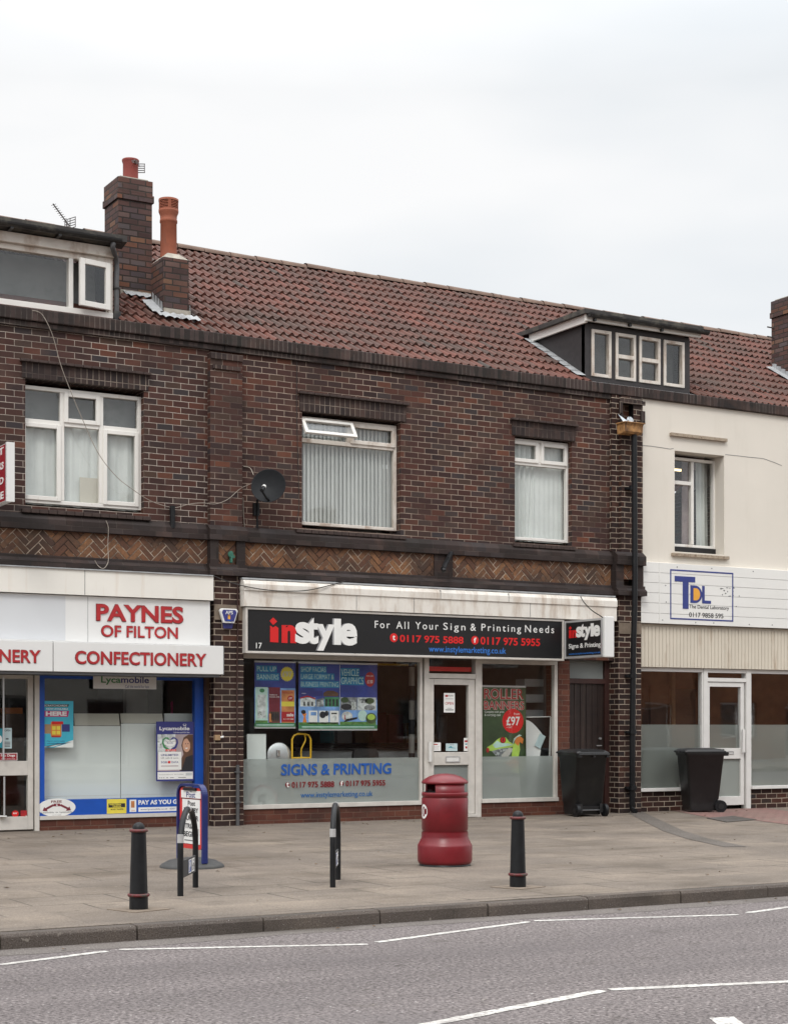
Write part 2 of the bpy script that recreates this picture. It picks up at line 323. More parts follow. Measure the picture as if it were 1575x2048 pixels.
# ground materials
def ground_mat(name, stops, slab=None, stain=None, grit=(220, .5), bmpd=.004):
    m, t, b = newmat(name); uv = coord(t, 'UV')
    n = noise(t, uv, .75, 8, .68); r = ramp(t, stops); t.links.new(n, r.inputs[0]); col = r.outputs[0]
    g = noise(t, uv, grit[0], 3, .7)
    col = mixc(t, maprange(t, g, .35, .7, 0, 1), mixc(t, grit[1], col, (.025, .021, .021)), mixc(t, grit[1] * .6, col, (.50, .46, .44)))
    g2 = noise(t, uv, grit[0] * .38, 4, .75)
    col = mixc(t, maprange(t, g2, .36, .66, .55, 0), col, mixc(t, .55, col, (.02, .017, .016)))
    ch = maprange(t, noise(t, uv, grit[0] * .8, 1, .5), .72, .78, 0, .7); col = mixc(t, ch, col, (.62, .60, .58))
    if stain:
        f = maprange(t, noise(t, uv, 1.0, 6, .65, (.7, 1, 1.1)), .5, .72, 0, stain[1]); col = mixc(t, f, col, stain[0])
        sp = maprange(t, noise(t, uv, 9, 2, .5), .68, .74, 0, .55); col = mixc(t, sp, col, (.04, .034, .028)); sp2 = maprange(t, noise(t, uv, 3.1, 5, .7), .58, .72, 0, .45); col = mixc(t, sp2, col, (.06, .05, .04)); sp3 = maprange(t, noise(t, uv, 14, 2, .5), .70, .75, 0, .35); col = mixc(t, sp3, col, (.42, .38, .33))
    if name == 'asphalt':
        tb = maprange(t, noise(t, uv, 1.0, 3, .5, (.07, 1, .95)), .50, .66, 0, .5); col = mixc(t, tb, col, mixc(t, .6, col, (.05, .042, .043)))
    if slab:
        br = t.nodes.new('ShaderNodeTexBrick'); t.links.new(uv, br.inputs['Vector']); br.inputs['Scale'].default_value = 1
        br.inputs['Brick Width'].default_value = slab[0]; br.inputs['Row Height'].default_value = slab[1]; br.inputs['Mortar Size'].default_value = .011; br.inputs['Mortar Smooth'].default_value = .3
        br.inputs['Color1'].default_value = (.93, .93, .93, 1); br.inputs['Color2'].default_value = (1.06, 1.05, 1.03, 1); br.inputs['Mortar'].default_value = (1, 1, 1, 1)
        col = mixc(t, 1.0, col, br.outputs['Color'], 'MULTIPLY')
        jn = maprange(t, noise(t, uv, .8, 4), .40, .60, .1, .85)
        mm = t.nodes.new('ShaderNodeMath'); mm.operation = 'MULTIPLY'; t.links.new(br.outputs['Fac'], mm.inputs[0]); t.links.new(jn, mm.inputs[1])
        col = mixc(t, mm.outputs[0], col, (.045, .038, .03))
    t.links.new(col, b.inputs['Base Color']); b.inputs['Roughness'].default_value = .85; b.inputs['Specular IOR Level'].default_value = .3
    bump(t, b, g, .5, bmpd); return m
M['asphalt'] = ground_mat('asphalt', [(.25, (.155, .118, .121)), (.5, (.198, .154, .157)), (.75, (.240, .190, .193))], None, ((.125, .110, .110), .55), (44, .85), .016)
M['paving'] = ground_mat('paving', [(.30, (.125, .095, .067)), (.5, (.225, .177, .131)), (.70, (.34, .272, .203))], (.75, .6), ((.088, .069, .051), .8), (95, .5))
M['kerb'] = ground_mat('kerb_stone', [(.3, (.036, .025, .017)), (.5, (.070, .050, .035)), (.7, (.135, .102, .073))], None, ((.04, .034, .028), .8), (120, .4))
M['pinkpaving'] = ground_mat('worn_pink_paving', [(.25, (.23, .105, .09)), (.5, (.29, .14, .12)), (.75, (.28, .19, .155))], (.2, .1), ((.20, .16, .13), .7), (150, .35))
M['channel'] = ground_mat('iron_channel', [(.3, (.10, .082, .066)), (.7, (.15, .128, .105))], (.06, 5.0), None, (60, .5))
M['iron'] = ground_mat('iron_cover', [(.3, (.06, .052, .048)), (.7, (.09, .08, .072))], (.05, .05), None, (60, .5))
m, t, b = newmat('road_paint'); uv = coord(t, 'UV')
c1 = mixc(t, maprange(t, noise(t, uv, 24, 5, .8), .47, .60, 0, .85), (.58, .565, .53), (.19, .165, .16)); c1 = mixc(t, maprange(t, noise(t, uv, 2.5, 4), .5, .7, 0, .5), c1, (.24, .21, .20)); t.links.new(c1, b.inputs['Base Color']); b.inputs['Roughness'].default_value = .7
M['roadpaint'] = m
M['grassleaf'] = plain('dry_leaf', (.10, .055, .025), .8, .5, 9)

# ------------------------------------------------------------------ mesh builder
def rotz(a): return Matrix.Rotation(a, 4, 'Z')
class MB:
    def __init__(s): s.v = []; s.f = []; s.mi = []; s.mats = []; s.T = Matrix.Identity(4); s.rnd = []; s.smooth = []
    def m(s, mat):
        mat = M[mat] if isinstance(mat, str) else mat
        if mat not in s.mats: s.mats.append(mat)
        return s.mats.index(mat)
    def add(s, vs, fs, mat, rnd=0., smooth=False):
        o = len(s.v); k = s.m(mat)
        s.v += [tuple(s.T @ Vector(p)) for p in vs]
        for f in fs: s.f.append(tuple(i + o for i in f)); s.mi.append(k); s.rnd.append(rnd); s.smooth.append(smooth)
        return s
    def box(s, x0, x1, y0, y1, z0, z1, mat, rnd=0.):
        x0, x1 = min(x0, x1), max(x0, x1); y0, y1 = min(y0, y1), max(y0, y1); z0, z1 = min(z0, z1), max(z0, z1)
        v = [(x0, y0, z0), (x1, y0, z0), (x1, y1, z0), (x0, y1, z0), (x0, y0, z1), (x1, y0, z1), (x1, y1, z1), (x0, y1, z1)]
        return s.add(v, [(0, 3, 2, 1), (4, 5, 6, 7), (0, 1, 5, 4), (1, 2, 6, 5), (2, 3, 7, 6), (3, 0, 4, 7)], mat, rnd)
    def prism(s, poly, y0, y1, mat, rnd=0., smooth=False):      # poly in x,z (front seen from -y, counter clockwise)
        n = len(poly); v = [(x, y0, z) for x, z in poly] + [(x, y1, z) for x, z in poly]
        a = sum(poly[i][0] * poly[(i + 1) % n][1] - poly[(i + 1) % n][0] * poly[i][1] for i in range(n))
        fs = [tuple(range(n)), tuple(range(2 * n - 1, n - 1, -1))] + [(i, i + n, (i + 1) % n + n, (i + 1) % n) for i in range(n)]
        if a < 0: fs = [tuple(reversed(f)) for f in fs]
        return s.add(v, fs, mat, rnd, smooth)
    def prism_x(s, poly, x0, x1, mat):       # poly in y,z
        n = len(poly); v = [(x0, y, z) for y, z in poly] + [(x1, y, z) for y, z in poly]
        fs = [tuple(range(n - 1, -1, -1)), tuple(range(n, 2 * n))] + [(i, (i + 1) % n, (i + 1) % n + n, i + n) for i in range(n)]
        a = sum(poly[i][0] * poly[(i + 1) % n][1] - poly[(i + 1) % n][0] * poly[i][1] for i in range(n))
        if a < 0: fs = [tuple(reversed(f)) for f in fs]
        return s.add(v, fs, mat)
    def frame(s, x0, x1, z0, z1, w, y0, y1, mat, wb=None, wt=None):
        wb = wb or w; wt = wt or w
        s.box(x0, x0 + w, y0, y1, z0, z1, mat); s.box(x1 - w, x1, y0, y1, z0, z1, mat)
        s.box(x0 + w, x1 - w, y0, y1, z0, z0 + wb, mat); s.box(x0 + w, x1 - w, y0, y1, z1 - wt, z1, mat); return s
    def lathe(s, prof, mat, c=(0, 0, 0), n=40, a0=0., a1=None, smooth=True, cap=True):
        full = a1 is None; a1 = 2 * math.pi if full else a1
        k = n if full else n + 1; v = []
        for r, z in prof:
            for i in range(k):
                a = a0 + (a1 - a0) * i / n; v.append((c[0] + r * math.cos(a), c[1] + r * math.sin(a), c[2] + z))
        fs = []
        for j in range(len(prof) - 1):
            for i in range(n):
                i2 = (i + 1) % k if full else i + 1
                fs.append((j * k + i, j * k + i2, (j + 1) * k + i2, (j + 1) * k + i))
        return s.add(v, fs, mat, 0., smooth)
    def cyl(s, p0, p1, r, mat, n=14, r1=None, smooth=True):
        p0 = Vector(p0); p1 = Vector(p1); d = p1 - p0; q = d.to_track_quat('Z', 'Y').to_matrix(); r1 = r if r1 is None else r1
        v = []
        for p, rr in ((p0, r), (p1, r1)):
            for i in range(n):
                a = 2 * math.pi * i / n; v.append(tuple(p + q @ Vector((rr * math.cos(a), rr * math.sin(a), 0))))
        s.add(v, [(i, (i + 1) % n, (i + 1) % n + n, i + n) for i in range(n)], mat, 0., smooth)
        return s.add(v, [tuple(range(n - 1, -1, -1)), tuple(range(n, 2 * n))], mat)
    def tube(s, pts, r, mat, n=8):
        pts = [Vector(p) for p in pts]; v = []; m_ = len(pts)
        up = Vector((0.03, 0.05, 1)).normalized()
        for j, p in enumerate(pts):
            d = (pts[min(j + 1, m_ - 1)] - pts[max(j - 1, 0)]).normalized()
            a = d.cross(up)
            if a.length < .15: a = d.cross(Vector((1, .1, 0)))
            a.normalize()
            if j and a.dot(pa) < 0: a = -a
            pa = a; b_ = d.cross(a)
            for i in range(n):
                an = 2 * math.pi * i / n; v.append(tuple(p + r * (math.cos(an) * a + math.sin(an) * b_)))
        fs = [(j * n + i, j * n + (i + 1) % n, (j + 1) * n + (i + 1) % n, (j + 1) * n + i) for j in range(m_ - 1) for i in range(n)]
        s.add(v, fs, mat, 0., True)
        return s.add(v, [tuple(range(n - 1, -1, -1)), tuple(range((m_ - 1) * n, m_ * n))], mat)
    def text(s, body, x0, x1, z0, z1, y, mat, depth=.003, bold=0., shear=0.):
        vs, fs = text_mesh(body, bold, shear)
        xs = [p[0] for p in vs]; zs = [p[1] for p in vs]
        ax, bx_ = min(xs), max(xs); az, bz = min(zs), max(zs)
        kx = (x1 - x0) / (bx_ - ax); kz = (z1 - z0) / (bz - az)
        return s.add([(x0 + (p[0] - ax) * kx, y - (depth if p[2] > 0 else 0), z0 + (p[1] - az) * kz) for p in vs], fs, mat)
    def disc(s, cx, cz, rx, rz, y0, y1, mat, n=28, a0=0.):
        return s.prism([(cx + rx * math.cos(a0 + 2 * math.pi * i / n), cz + rz * math.sin(a0 + 2 * math.pi * i / n)) for i in range(n)], y0, y1, mat)
    def build(s, name, parent=None, bevel=0., seg=2):
        me = bpy.data.meshes.new(name); me.from_pydata(s.v, [], s.f); me.update()
        for mt in s.mats: me.materials.append(mt)
        me.polygons.foreach_set('material_index', s.mi); me.polygons.foreach_set('use_smooth', s.smooth)
        uvl = me.uv_layers.new(name='UVMap'); data = [0.] * (2 * len(me.loops))
        vv = s.v
        for p in me.polygons:
            nx, ny, nz = abs(p.normal.x), abs(p.normal.y), abs(p.normal.z)
            for li in p.loop_indices:
                c = vv[me.loops[li].vertex_index]
                if nz >= nx and nz >= ny: u, v_ = c[0], c[1]
                elif ny >= nx: u, v_ = c[0], c[2]
                else: u, v_ = c[1], c[2]
                data[2 * li] = u; data[2 * li + 1] = v_
        uvl.data.foreach_set('uv', data)
        if any(s.rnd):
            a = me.attributes.new('rnd', 'FLOAT', 'FACE'); a.data.foreach_set('value', s.rnd)
        o = bpy.data.objects.new(name, me); COL.objects.link(o)
        if parent is not None: attach(o, parent)
        if bevel:
            bv = o.modifiers.new('bevel', 'BEVEL'); bv.width = bevel; bv.segments = seg; bv.limit_method = 'ANGLE'; bv.angle_limit = R_(40)
        return o
_tc = {}
def text_mesh(body, bold, shear):
    sp = 1.0
    if body.startswith('~'): body = body[1:]; sp = 1.32
    key = (body, bold, shear, sp)
    if key in _tc: return _tc[key]
    cu = bpy.data.curves.new('txt', 'FONT'); cu.body = body; cu.size = 1; cu.offset = bold; cu.shear = shear
    cu.space_character = sp; cu.extrude = .01; cu.resolution_u = 4; cu.fill_mode = 'BOTH'
    ob = bpy.data.objects.new('txt', cu); COL.objects.link(ob)
    dg = bpy.context.evaluated_depsgraph_get(); dg.update()
    me = bpy.data.meshes.new_from_object(ob.evaluated_get(dg))
    vs = [tuple(v.co) for v in me.vertices]; fs = [tuple(p.vertices) for p in me.polygons]
    bpy.data.objects.remove(ob); bpy.data.curves.remove(cu); bpy.data.meshes.remove(me)
    _tc[key] = (vs, fs); return vs, fs
def wmat(o):
    m_ = o.matrix_basis.copy()
    return wmat(o.parent) @ o.matrix_parent_inverse @ m_ if o.parent else m_
def attach(o, parent):
    o.parent = parent; o.matrix_parent_inverse = wmat(parent).inverted()
def tag(o, label, cat, group=None, kind=None):
    if label: o['label'] = label
    if cat: o['category'] = cat
    if group: o['group'] = group
    if kind: o['kind'] = kind
    return o
def thing(name, label, cat, loc=(0, 0, 0), rz=0., group=None):
    o = bpy.data.objects.new(name, None); COL.objects.link(o); o.location = loc; o.rotation_euler = (0, 0, rz); o.empty_display_size = .2
    return tag(o, label, cat, group)
def structure(o): o['kind'] = 'structure'; return o
def local(parent):          # builder in the parent's own frame
    b_ = MB(); b_.T = wmat(parent); return b_
def copy_tree(o, parent=None):
    c = o.copy(); COL.objects.link(c)
    if parent is not None: c.parent = parent; c.matrix_parent_inverse = o.matrix_parent_inverse.copy()
    for ch in list(o.children): copy_tree(ch, c)
    return c
def curve_pts(pts, n=10):   # Catmull-Rom through the points
    o = []; p = [pts[0]] + list(pts) + [pts[-1]]
    for i in range(1, len(p) - 2):
        for k in range(n):
            t_ = k / n; a, b_, c, d = (Vector(p[j]) for j in (i - 1, i, i + 1, i + 2))
            o.append(tuple(.5 * ((2 * b_) + (c - a) * t_ + (2 * a - 5 * b_ + 4 * c - d) * t_ ** 2 + (3 * b_ - a - 3 * c + d) * t_ ** 3)))
    o.append(tuple(pts[-1])); return o

def slab_with_holes(mb, x0, x1, z0, z1, y0, y1, holes, mat, reveal=None):
    xs = sorted({x0, x1, *[h[0] for h in holes], *[h[1] for h in holes]}); zs = sorted({z0, z1, *[h[2] for h in holes], *[h[3] for h in holes]})
    for a, b_ in zip(xs, xs[1:]):
        for c, d in zip(zs, zs[1:]):
            if any(h[0] - 1e-6 <= a and b_ <= h[1] + 1e-6 and h[2] - 1e-6 <= c and d <= h[3] + 1e-6 for h in holes): continue
            mb.add([(a, y0, c), (b_, y0, c), (b_, y0, d), (a, y0, d)], [(0, 1, 2, 3)], mat)
            mb.add([(a, y1, c), (b_, y1, c), (b_, y1, d), (a, y1, d)], [(3, 2, 1, 0)], mat)
    def ring(a, b_, c, d, inward):
        q = [[(a, y0, c), (a, y1, c), (a, y1, d), (a, y0, d)], [(b_, y0, c), (b_, y0, d), (b_, y1, d), (b_, y1, c)],
             [(a, y0, c), (b_, y0, c), (b_, y1, c), (a, y1, c)], [(a, y0, d), (a, y1, d), (b_, y1, d), (b_, y0, d)]]
        for f in q: mb.add(f, [(0, 1, 2, 3) if inward else (3, 2, 1, 0)], reveal or mat if inward else mat)
    ring(x0, x1, z0, z1, False)
    for h in holes: ring(*h, True)

# ------------------------------------------------------------------ ground
b = MB(); b.box(-400, 400, -400, 400, -.5, -.16, 'asphalt'); structure(b.build('ground'))
b = MB(); b.box(-70, 70, -19.2, -9.8, -.155, -.10, 'asphalt'); structure(b.build('road'))
KY = -9.88
b = MB(); b.box(-70, 70, KY + .14, 9, -.155, 0, 'paving'); structure(b.build('pavement'))
b = MB(); b.box(-70, 70, -27, -19.2, -.155, 0, 'paving'); structure(b.build('far_pavement'))
b = MB(); random.seed(3)
x = G(302, 1858)[0] - .915 * 60
while x < 60:
    dy = random.uniform(-.006, .006); dz = random.uniform(-.004, .004)
    x1 = x + .905
    b.prism_x([(KY + dy, -.155), (KY + dy + .004, -.022), (KY + dy + .022, dz), (KY + .137, dz), (KY + .137, -.155)], x, x1, 'kerb'); x += .915
structure(b.build('kerb', bevel=.006))
# dusty gutter along the kerb
M['gutterdust'] = ground_mat('gutter_dust', [(.3, (.12, .10, .085)), (.6, (.185, .158, .140)), (.8, (.14, .12, .105))], None, ((.06, .05, .04), .7), (80, .6))
b = MB(); vs = []; rr = random.Random(12)
for i in range(401):
    x_ = -30 + i * .15; wd = .25 + .04 * math.sin(x_ * 1.3) + rr.uniform(-.025, .025); vs += [(x_, KY - wd, -.0985), (x_, KY + .01, -.0985)]
b.add(vs, [(2 * i, 2 * i + 2, 2 * i + 3, 2 * i + 1) for i in range(400)], 'gutterdust'); structure(b.build('gutter'))
# painted zig-zag lines
b = MB(); zr = -.0972
def stripe(p, q, wd):
    p = Vector((*p, 0)); q = Vector((*q, 0)); d = (q - p).normalized(); n_ = Vector((-d.y, d.x, 0)) * wd / 2
    k_ = 40; vs = []; rq = random.Random(int(p.x * 100))
    for i in range(k_ + 1):
        c_ = p + (q - p) * i / k_; e_ = 1 if 0 < i < k_ else .8; vs += [(*(c_ - n_ * e_ * rq.uniform(.82, 1.08)).xy, zr), (*(c_ + n_ * e_ * rq.uniform(.82, 1.08)).xy, zr)]
    b.add(vs, [(2 * i, 2 * i + 2, 2 * i + 3, 2 * i + 1) for i in range(k_)], 'roadpaint')
zz = [((-9.45, -10.72), (-8.80, -10.53)), ((-8.75, -10.52), (-8.0, -10.27)), ((-7.91, -10.24), (-6.43, -10.8)), ((-6.33, -10.74), (-4.83, -10.3)), ((-4.76, -10.27), (-3.22, -10.71)), ((-3.07, -10.65), (-1.55, -10.25)), ((-1.45, -10.25), (0.1, -10.72)), ((.2, -10.68), (1.7, -10.25))]
for p, q in zz: stripe(p, q, .066)
for p, q in [((-7.75, -13.50), (-6.26, -13.06)), ((-6.21, -13.05), (-4.7, -13.45)), ((-4.6, -13.42), (-3.1, -13.0)), ((-9.35, -13.0), (-7.85, -13.5))]: stripe(p, q, .08)
q0 = Vector(G(1417, 2037, -.1)); q1 = Vector(G(1466, 2034, -.1)); q2 = q1 - Vector((.235, .44)); q3 = q0 - Vector((.235, .44))
b.add([(*q3, zr), (*q2, zr), (*q1, zr), (*q0, zr)], [(0, 1, 2, 3)], 'roadpaint')
structure(b.build('road_markings'))
# drain channel, iron cover and worn pink paving by the door
b = MB(); p0 = G(1262, 1622); pts = [G(1262, 1621), G(1300, 1640), G(1345, 1662), G(1395, 1678), G(1470, 1694)]
for (a, c) in zip(pts, pts[1:]):
    a = Vector((*a, 0)); c = Vector((*c, 0)); d = (c - a).normalized(); n_ = Vector((-d.y, d.x, 0)) * .13
    b.add([(*(a - n_).xy, .004), (*(c - n_).xy, .004), (*(c + n_).xy, .004), (*(a + n_).xy, .004)], [(0, 1, 2, 3)], 'channel')
structure(b.build('drain_channel'))
b = MB(); q = [G(*p) for p in ((1345, 1622), (1462, 1612), (1640, 1632), (1640, 1658), (1500, 1640), (1420, 1636))]
b.add([(x_, min(y_, -.03), .004) for x_, y_ in q], [tuple(range(len(q)))], 'pinkpaving'); structure(b.build('pink_paving'))
q = [G(*p) for p in ((1412, 1637), (1465, 1633), (1512, 1640), (1452, 1645))]
b = MB(); n = 4; b.add([(x_, y_, .010) for x_, y_ in q] + [(x_, y_, .001) for x_, y_ in q], [(0, 1, 2, 3), (0, 4, 5, 1), (1, 5, 6, 2), (2, 6, 7, 3), (3, 7, 4, 0)], 'iron')
tag(b.build('manhole_cover'), 'dark iron cover set in the pavement before the tall-lidded bin by the white door', 'manhole cover')
# dry leaves
b = MB(); random.seed(11)
for i in range(150):
    x_ = random.uniform(-9, 6); y_ = random.choice([random.uniform(-9, -.2), random.uniform(-1.2, -.2)])
    if i % 9 == 0: y_ = random.uniform(-10.1, -9.95)
    a = random.uniform(0, 6.3); s_ = random.uniform(.012, .03); z_ = .006 if y_ > KY else -.092
    b.T = Matrix.Translation((x_, y_, z_)) @ rotz(a)
    b.add([(-s_, 0, 0), (0, -s_ * .6, .006), (s_, 0, .002), (0, s_ * .6, .008)], [(0, 1, 2, 3)], 'grassleaf')
o = b.build('fallen_leaves'); tag(o, 'scattered small brown fallen leaves lying on the pavement', 'leaves', kind='stuff')

# ------------------------------------------------------------------ the terrace: three joined buildings
ZE0, ZE1 = 6.36, 6.515          # coping
ZS1, ZH1, ZH0, ZC0, ZT = 3.92, 3.77, 3.455, 3.355, 3.29
XL, XR = -9.5, 11.5
XP1a, XP1b = X(420, -.08), X(484, -.08)       # first pilaster
XP2a, XP2b = X(1236, -.12), X(1272, -.08)
XMID = X(1274, -.02)
WT = .32
left = thing('brick_shop_building', 'dark brick two-storey shop building with white dormer and white newsagent front', 'building', (-6, 0, 0))
mid = thing('brick_shop_building', 'dark brick two-storey shop building with red tiled roof above the black printing shop sign', 'building', (0, 0, 0))
right = thing('rendered_shop_building', 'cream rendered shop building with black dormer at the right end of the terrace', 'building', (6, 0, 0))

def win_hole(px0, px1, pyb0, pyt1, Y=0.):
    return (X(px0, Y), X(px1, Y))
W1 = (X(51), X(288), Z(170, 1018), Z(170, 767))
W2 = (X(604), X(801), Z(700, 1062), Z(700, 832))
W3 = (X(1029), X(1143), Z(1085, 1088), Z(1085, 872))
W4 = (X(1348, -.02), X(1447, -.02), Z(1395, 1106, -.02), Z(1395, 906, -.02))
W0 = (W1[0] - 3.0, W1[0] - 1.4, W1[2], W1[3])
XSPL = (XP1a + XP1b) / 2

# upper walls
b = MB(); slab_with_holes(b, XL, XP1a + .02, ZC0, ZE0, 0, WT, [W0, W1], 'brick_light'); b.build('wall', left)
b = MB(); slab_with_holes(b, XP1a + .02, XMID, ZC0, ZE0, .001, WT, [W2, W3], 'brick_mid')
b.build('wall', mid)
b = MB(); slab_with_holes(b, XMID, XR, 3.75, ZE0, -.02, WT, [W4], 'cream')
b.prism_x([(-.02, 3.86), (-.06, 3.84), (-.06, 3.80), (-.02, 3.78)], XMID + .15, XR, 'cream')
# drip tile, hairline crack
for px0, py0, px1, py1 in ((1341, 868, 1453, 880),):
    x0, x1 = X(px0, -.06), X(px1, -.06); z = Z(1397, 874, -.06)
    b.box(x0, x1, -.07, -.0205, z - .025, z + .022, 'stone_sill')
b.build('wall', right)
b = MB(); cr_pts = [(1283, 891), (1300, 892), (1320, 895), (1339, 898), (1346, 897)]
b.tube([(P(x_, y_, -.022)[0], -.021, P(x_, y_, -.022)[1]) for x_, y_ in cr_pts], .004, 'greyink', 5); b.build('crack', right); b = MB()
cr_pts = [(1449, 909), (1470, 911), (1495, 914), (1525, 917), (1545, 924), (1562, 931)]
b.tube([(P(x_, y_, -.022)[0], -.021, P(x_, y_, -.022)[1]) for x_, y_ in cr_pts], .004, 'greyink', 5)
b.build('crack', right)

# pilasters (upper part), string courses, herringbone, coping
def herring(parent, x0, x1, z0, z1, y):
    bm_ = MB(); bm_.box(x0, x1, y + .012, y + .1, z0, z1, 'hmortar')
    bl, bw_ = .205, .066; c45 = math.sqrt(.5); g = .012
    def clip(poly, ax, val, keep):
        o = []
        for i in range(len(poly)):
            p, q = poly[i], poly[(i + 1) % len(poly)]; ip = (p[ax] - val) * keep >= 0; iq = (q[ax] - val) * keep >= 0
            if ip: o.append(p)
            if ip != iq:
                t_ = (val - p[ax]) / (q[ax] - p[ax]); o.append((p[0] + t_ * (q[0] - p[0]), p[1] + t_ * (q[1] - p[1])))
        return o
    W_ = bw_ + g; n_ = 3; span = int((x1 - x0) / W_) + 12
    rr = random.Random(int(abs(x0) * 1000))
    for j in range(-span, span):
        for i in range(-span, span):
            k = (i - j) % (2 * n_)
            if k == 0: rect = (i * W_, j * W_, n_ * W_, W_)
            elif k == 2 * n_ - 1: rect = (i * W_, j * W_, W_, n_ * W_)
            else: continue
            ux, uz, w_, h_ = rect; pol = [(ux + g / 2, uz + g / 2), (ux + w_ - g / 2, uz + g / 2), (ux + w_ - g / 2, uz + h_ - g / 2), (ux + g / 2, uz + h_ - g / 2)]
            cx_, cz_ = (x0 + x1) / 2, (z0 + z1) / 2
            pol = [(cx_ + (p[0] - p[1]) * c45, cz_ + (p[0] + p[1]) * c45) for p in pol]
            if max(p[0] for p in pol) < x0 or min(p[0] for p in pol) > x1 or max(p[1] for p in pol) < z0 or min(p[1] for p in pol) > z1: continue
            for ax, val, kp in ((0, x0, 1), (0, x1, -1), (1, z0, 1), (1, z1, -1)):
                if pol: pol = clip(pol, ax, val, kp)
            if len(pol) < 3: continue
            ar = abs(sum(pol[q][0] * pol[(q + 1) % len(pol)][1] - pol[(q + 1) % len(pol)][0] * pol[q][1] for q in range(len(pol))))
            if ar < 1e-4: continue
            bm_.prism(pol, y + rr.uniform(.003, .009), y + .03, 'herr', rr.uniform(.02, 1))
    return bm_.build('herringbone_panel', parent)
def band(parent, x0, x1):
    bb = MB()
    bb.prism_x([(.0, ZS1 + .06), (-.03, ZS1 + .05), (-.085, ZS1 - .015), (-.085, ZH1 + .0), (.0, ZH1)], x0, x1, 'string')
    bb.prism_x([(.0, ZH0), (-.06, ZH0), (-.06, ZH0 - .04), (-.11, ZC0 + .02), (-.11, ZC0 - .05), (.0, ZC0 - .05)], x0, x1, 'string')
    return bb.build('string_course', parent, bevel=.006)
band(left, XL, XP1a - .002); band(mid, XP1b + .002, X(1222, -.05))
herring(left, XL + 2.5, XP1a - .002, ZH0 + .001, ZH1 - .001, -.04)
xa, xb = X(868, -.05), X(905, -.05)
herring(mid, XP1b + .002, xa, ZH0 + .001, ZH1 - .001, -.04)
herring(mid, xb, X(1222, -.05), ZH0 + .001, ZH1 - .001, -.04)
b = MB(); b.box(xa + .001, xb - .001, -.05, 0, ZH0 + .001, ZH1 - .001, 'string'); b.build('bracket_pad', mid)
# first pilaster
b = MB(); b.box(XP1a, XP1b, -.09, 0, ZS1 + .05, ZE0 - .12, 'brick')
b.box(XP1a + .03, XP1b - .03, -.115, -.091, ZE0 - .33, ZE0 - .28, 'soldier'); b.box(XP1a, XP1b, -.115, -.0905, ZE0 - .2, ZE0 - .121, 'soldier')
b.prism_x([(.0, ZS1 + .06), (-.09, ZS1 + .05), (-.17, ZS1 - .015), (-.17, ZH1), (0, ZH1)], XP1a - .04, XP1b + .04, 'string')
b.prism_x([(0, ZH0), (-.15, ZH0), (-.15, ZH0 - .04), (-.19, ZC0 + .02), (-.19, ZC0 - .05), (0, ZC0 - .05)], XP1a - .04, XP1b + .04, 'string')
ps0, ps1 = X(437, -.13), X(473, -.13)
b.box(XP1a - .02, ps0, -.14, 0, ZH0, ZH1, 'string'); b.box(ps1, XP1b + .02, -.14, 0, ZH0, ZH1, 'string')
b.build('pilaster', mid)
herring(mid, ps0 + .001, ps1 - .001, ZH0 + .001, ZH1 - .001, -.11)
b = MB(); cx_, cz_ = P(461, 1112, -.13); b.disc(cx_, cz_ + .02, .035, .045, -.15, -.12, 'verdigris'); b.box(cx_ - .012, cx_ + .012, -.17, -.12, cz_ - .09, cz_, 'verdigris'); b.disc(cx_ + .03, cz_ - .01, .02, .02, -.165, -.12, 'verdigris')
b.build('bracket_stub', mid)
# second pilaster: recessed flank, shaft with the outlet hole, herringbone block
HX0, HX1 = X(1242, -.1), X(1264, -.1); HZ0, HZ1 = Z(1252, 846, -.1), Z(1252, 808, -.1)
b = MB(); q0, q1 = X(1222, -.05), X(1236, -.05)
b.box(q0, q1, -.055, 0, ZS1 + .05, ZE0, 'brick_pil')
slab_with_holes(b, q1, XMID + .02, ZS1 + .05, ZE0 - .02, -.12, -.005, [(HX0, min(HX1, XMID - .02), HZ0, HZ1)], 'brick_pil', 'black')
b.box(HX0 - .06, XMID + .05, -.15, -.121, HZ1, HZ1 + .06, 'soldier'); b.box(HX0 - .07, HX0 - .012, -.15, -.121, HZ0 + .13, HZ1 - .001, 'soldier'); b.box(HX0 - .04, HX0 - .001, -.145, -.121, HZ0 + .07, HZ0 + .129, 'soldier')
b.box(XMID - .03, XMID + .045, -.15, -.121, HZ0 + .02, HZ1 - .09, 'coping')
xe = X(1290, -.18)
b.prism_x([(0, ZS1 + .06), (-.12, ZS1 + .05), (-.2, ZS1 - .015), (-.2, ZH1), (0, ZH1)], q0, xe, 'string')
b.prism_x([(0, ZH0), (-.17, ZH0), (-.17, ZH0 - .04), (-.22, ZC0 + .02), (-.22, ZC0 - .05), (0, ZC0 - .05)], q0, xe, 'string')
b.box(q0, X(1246, -.16), -.165, 0, ZH0, ZH1, 'string'); b.box(X(1270, -.16), xe - .03, -.165, 0, ZH0, ZH1, 'string')
b.build('pilaster', mid)
herring(mid, X(1246, -.16) + .001, X(1270, -.16) - .001, ZH0 + .1, ZH1 - .001, -.14)
# coping on top of all three
for par, x0, x1 in ((left, XL, XSPL - .002), (mid, XSPL, XMID - .002), (right, XMID, XR)):
    b = MB(); b.box(x0, x1, -.075, WT + .03, ZE0 + .002, ZE1, 'coping')
    if par is not right: b.box(x0, x1, -.04, 0, ZE0 - .075, ZE0, 'coping')  # dark course stands in for the shadow under the coping
    b.build('coping', par, bevel=.012)

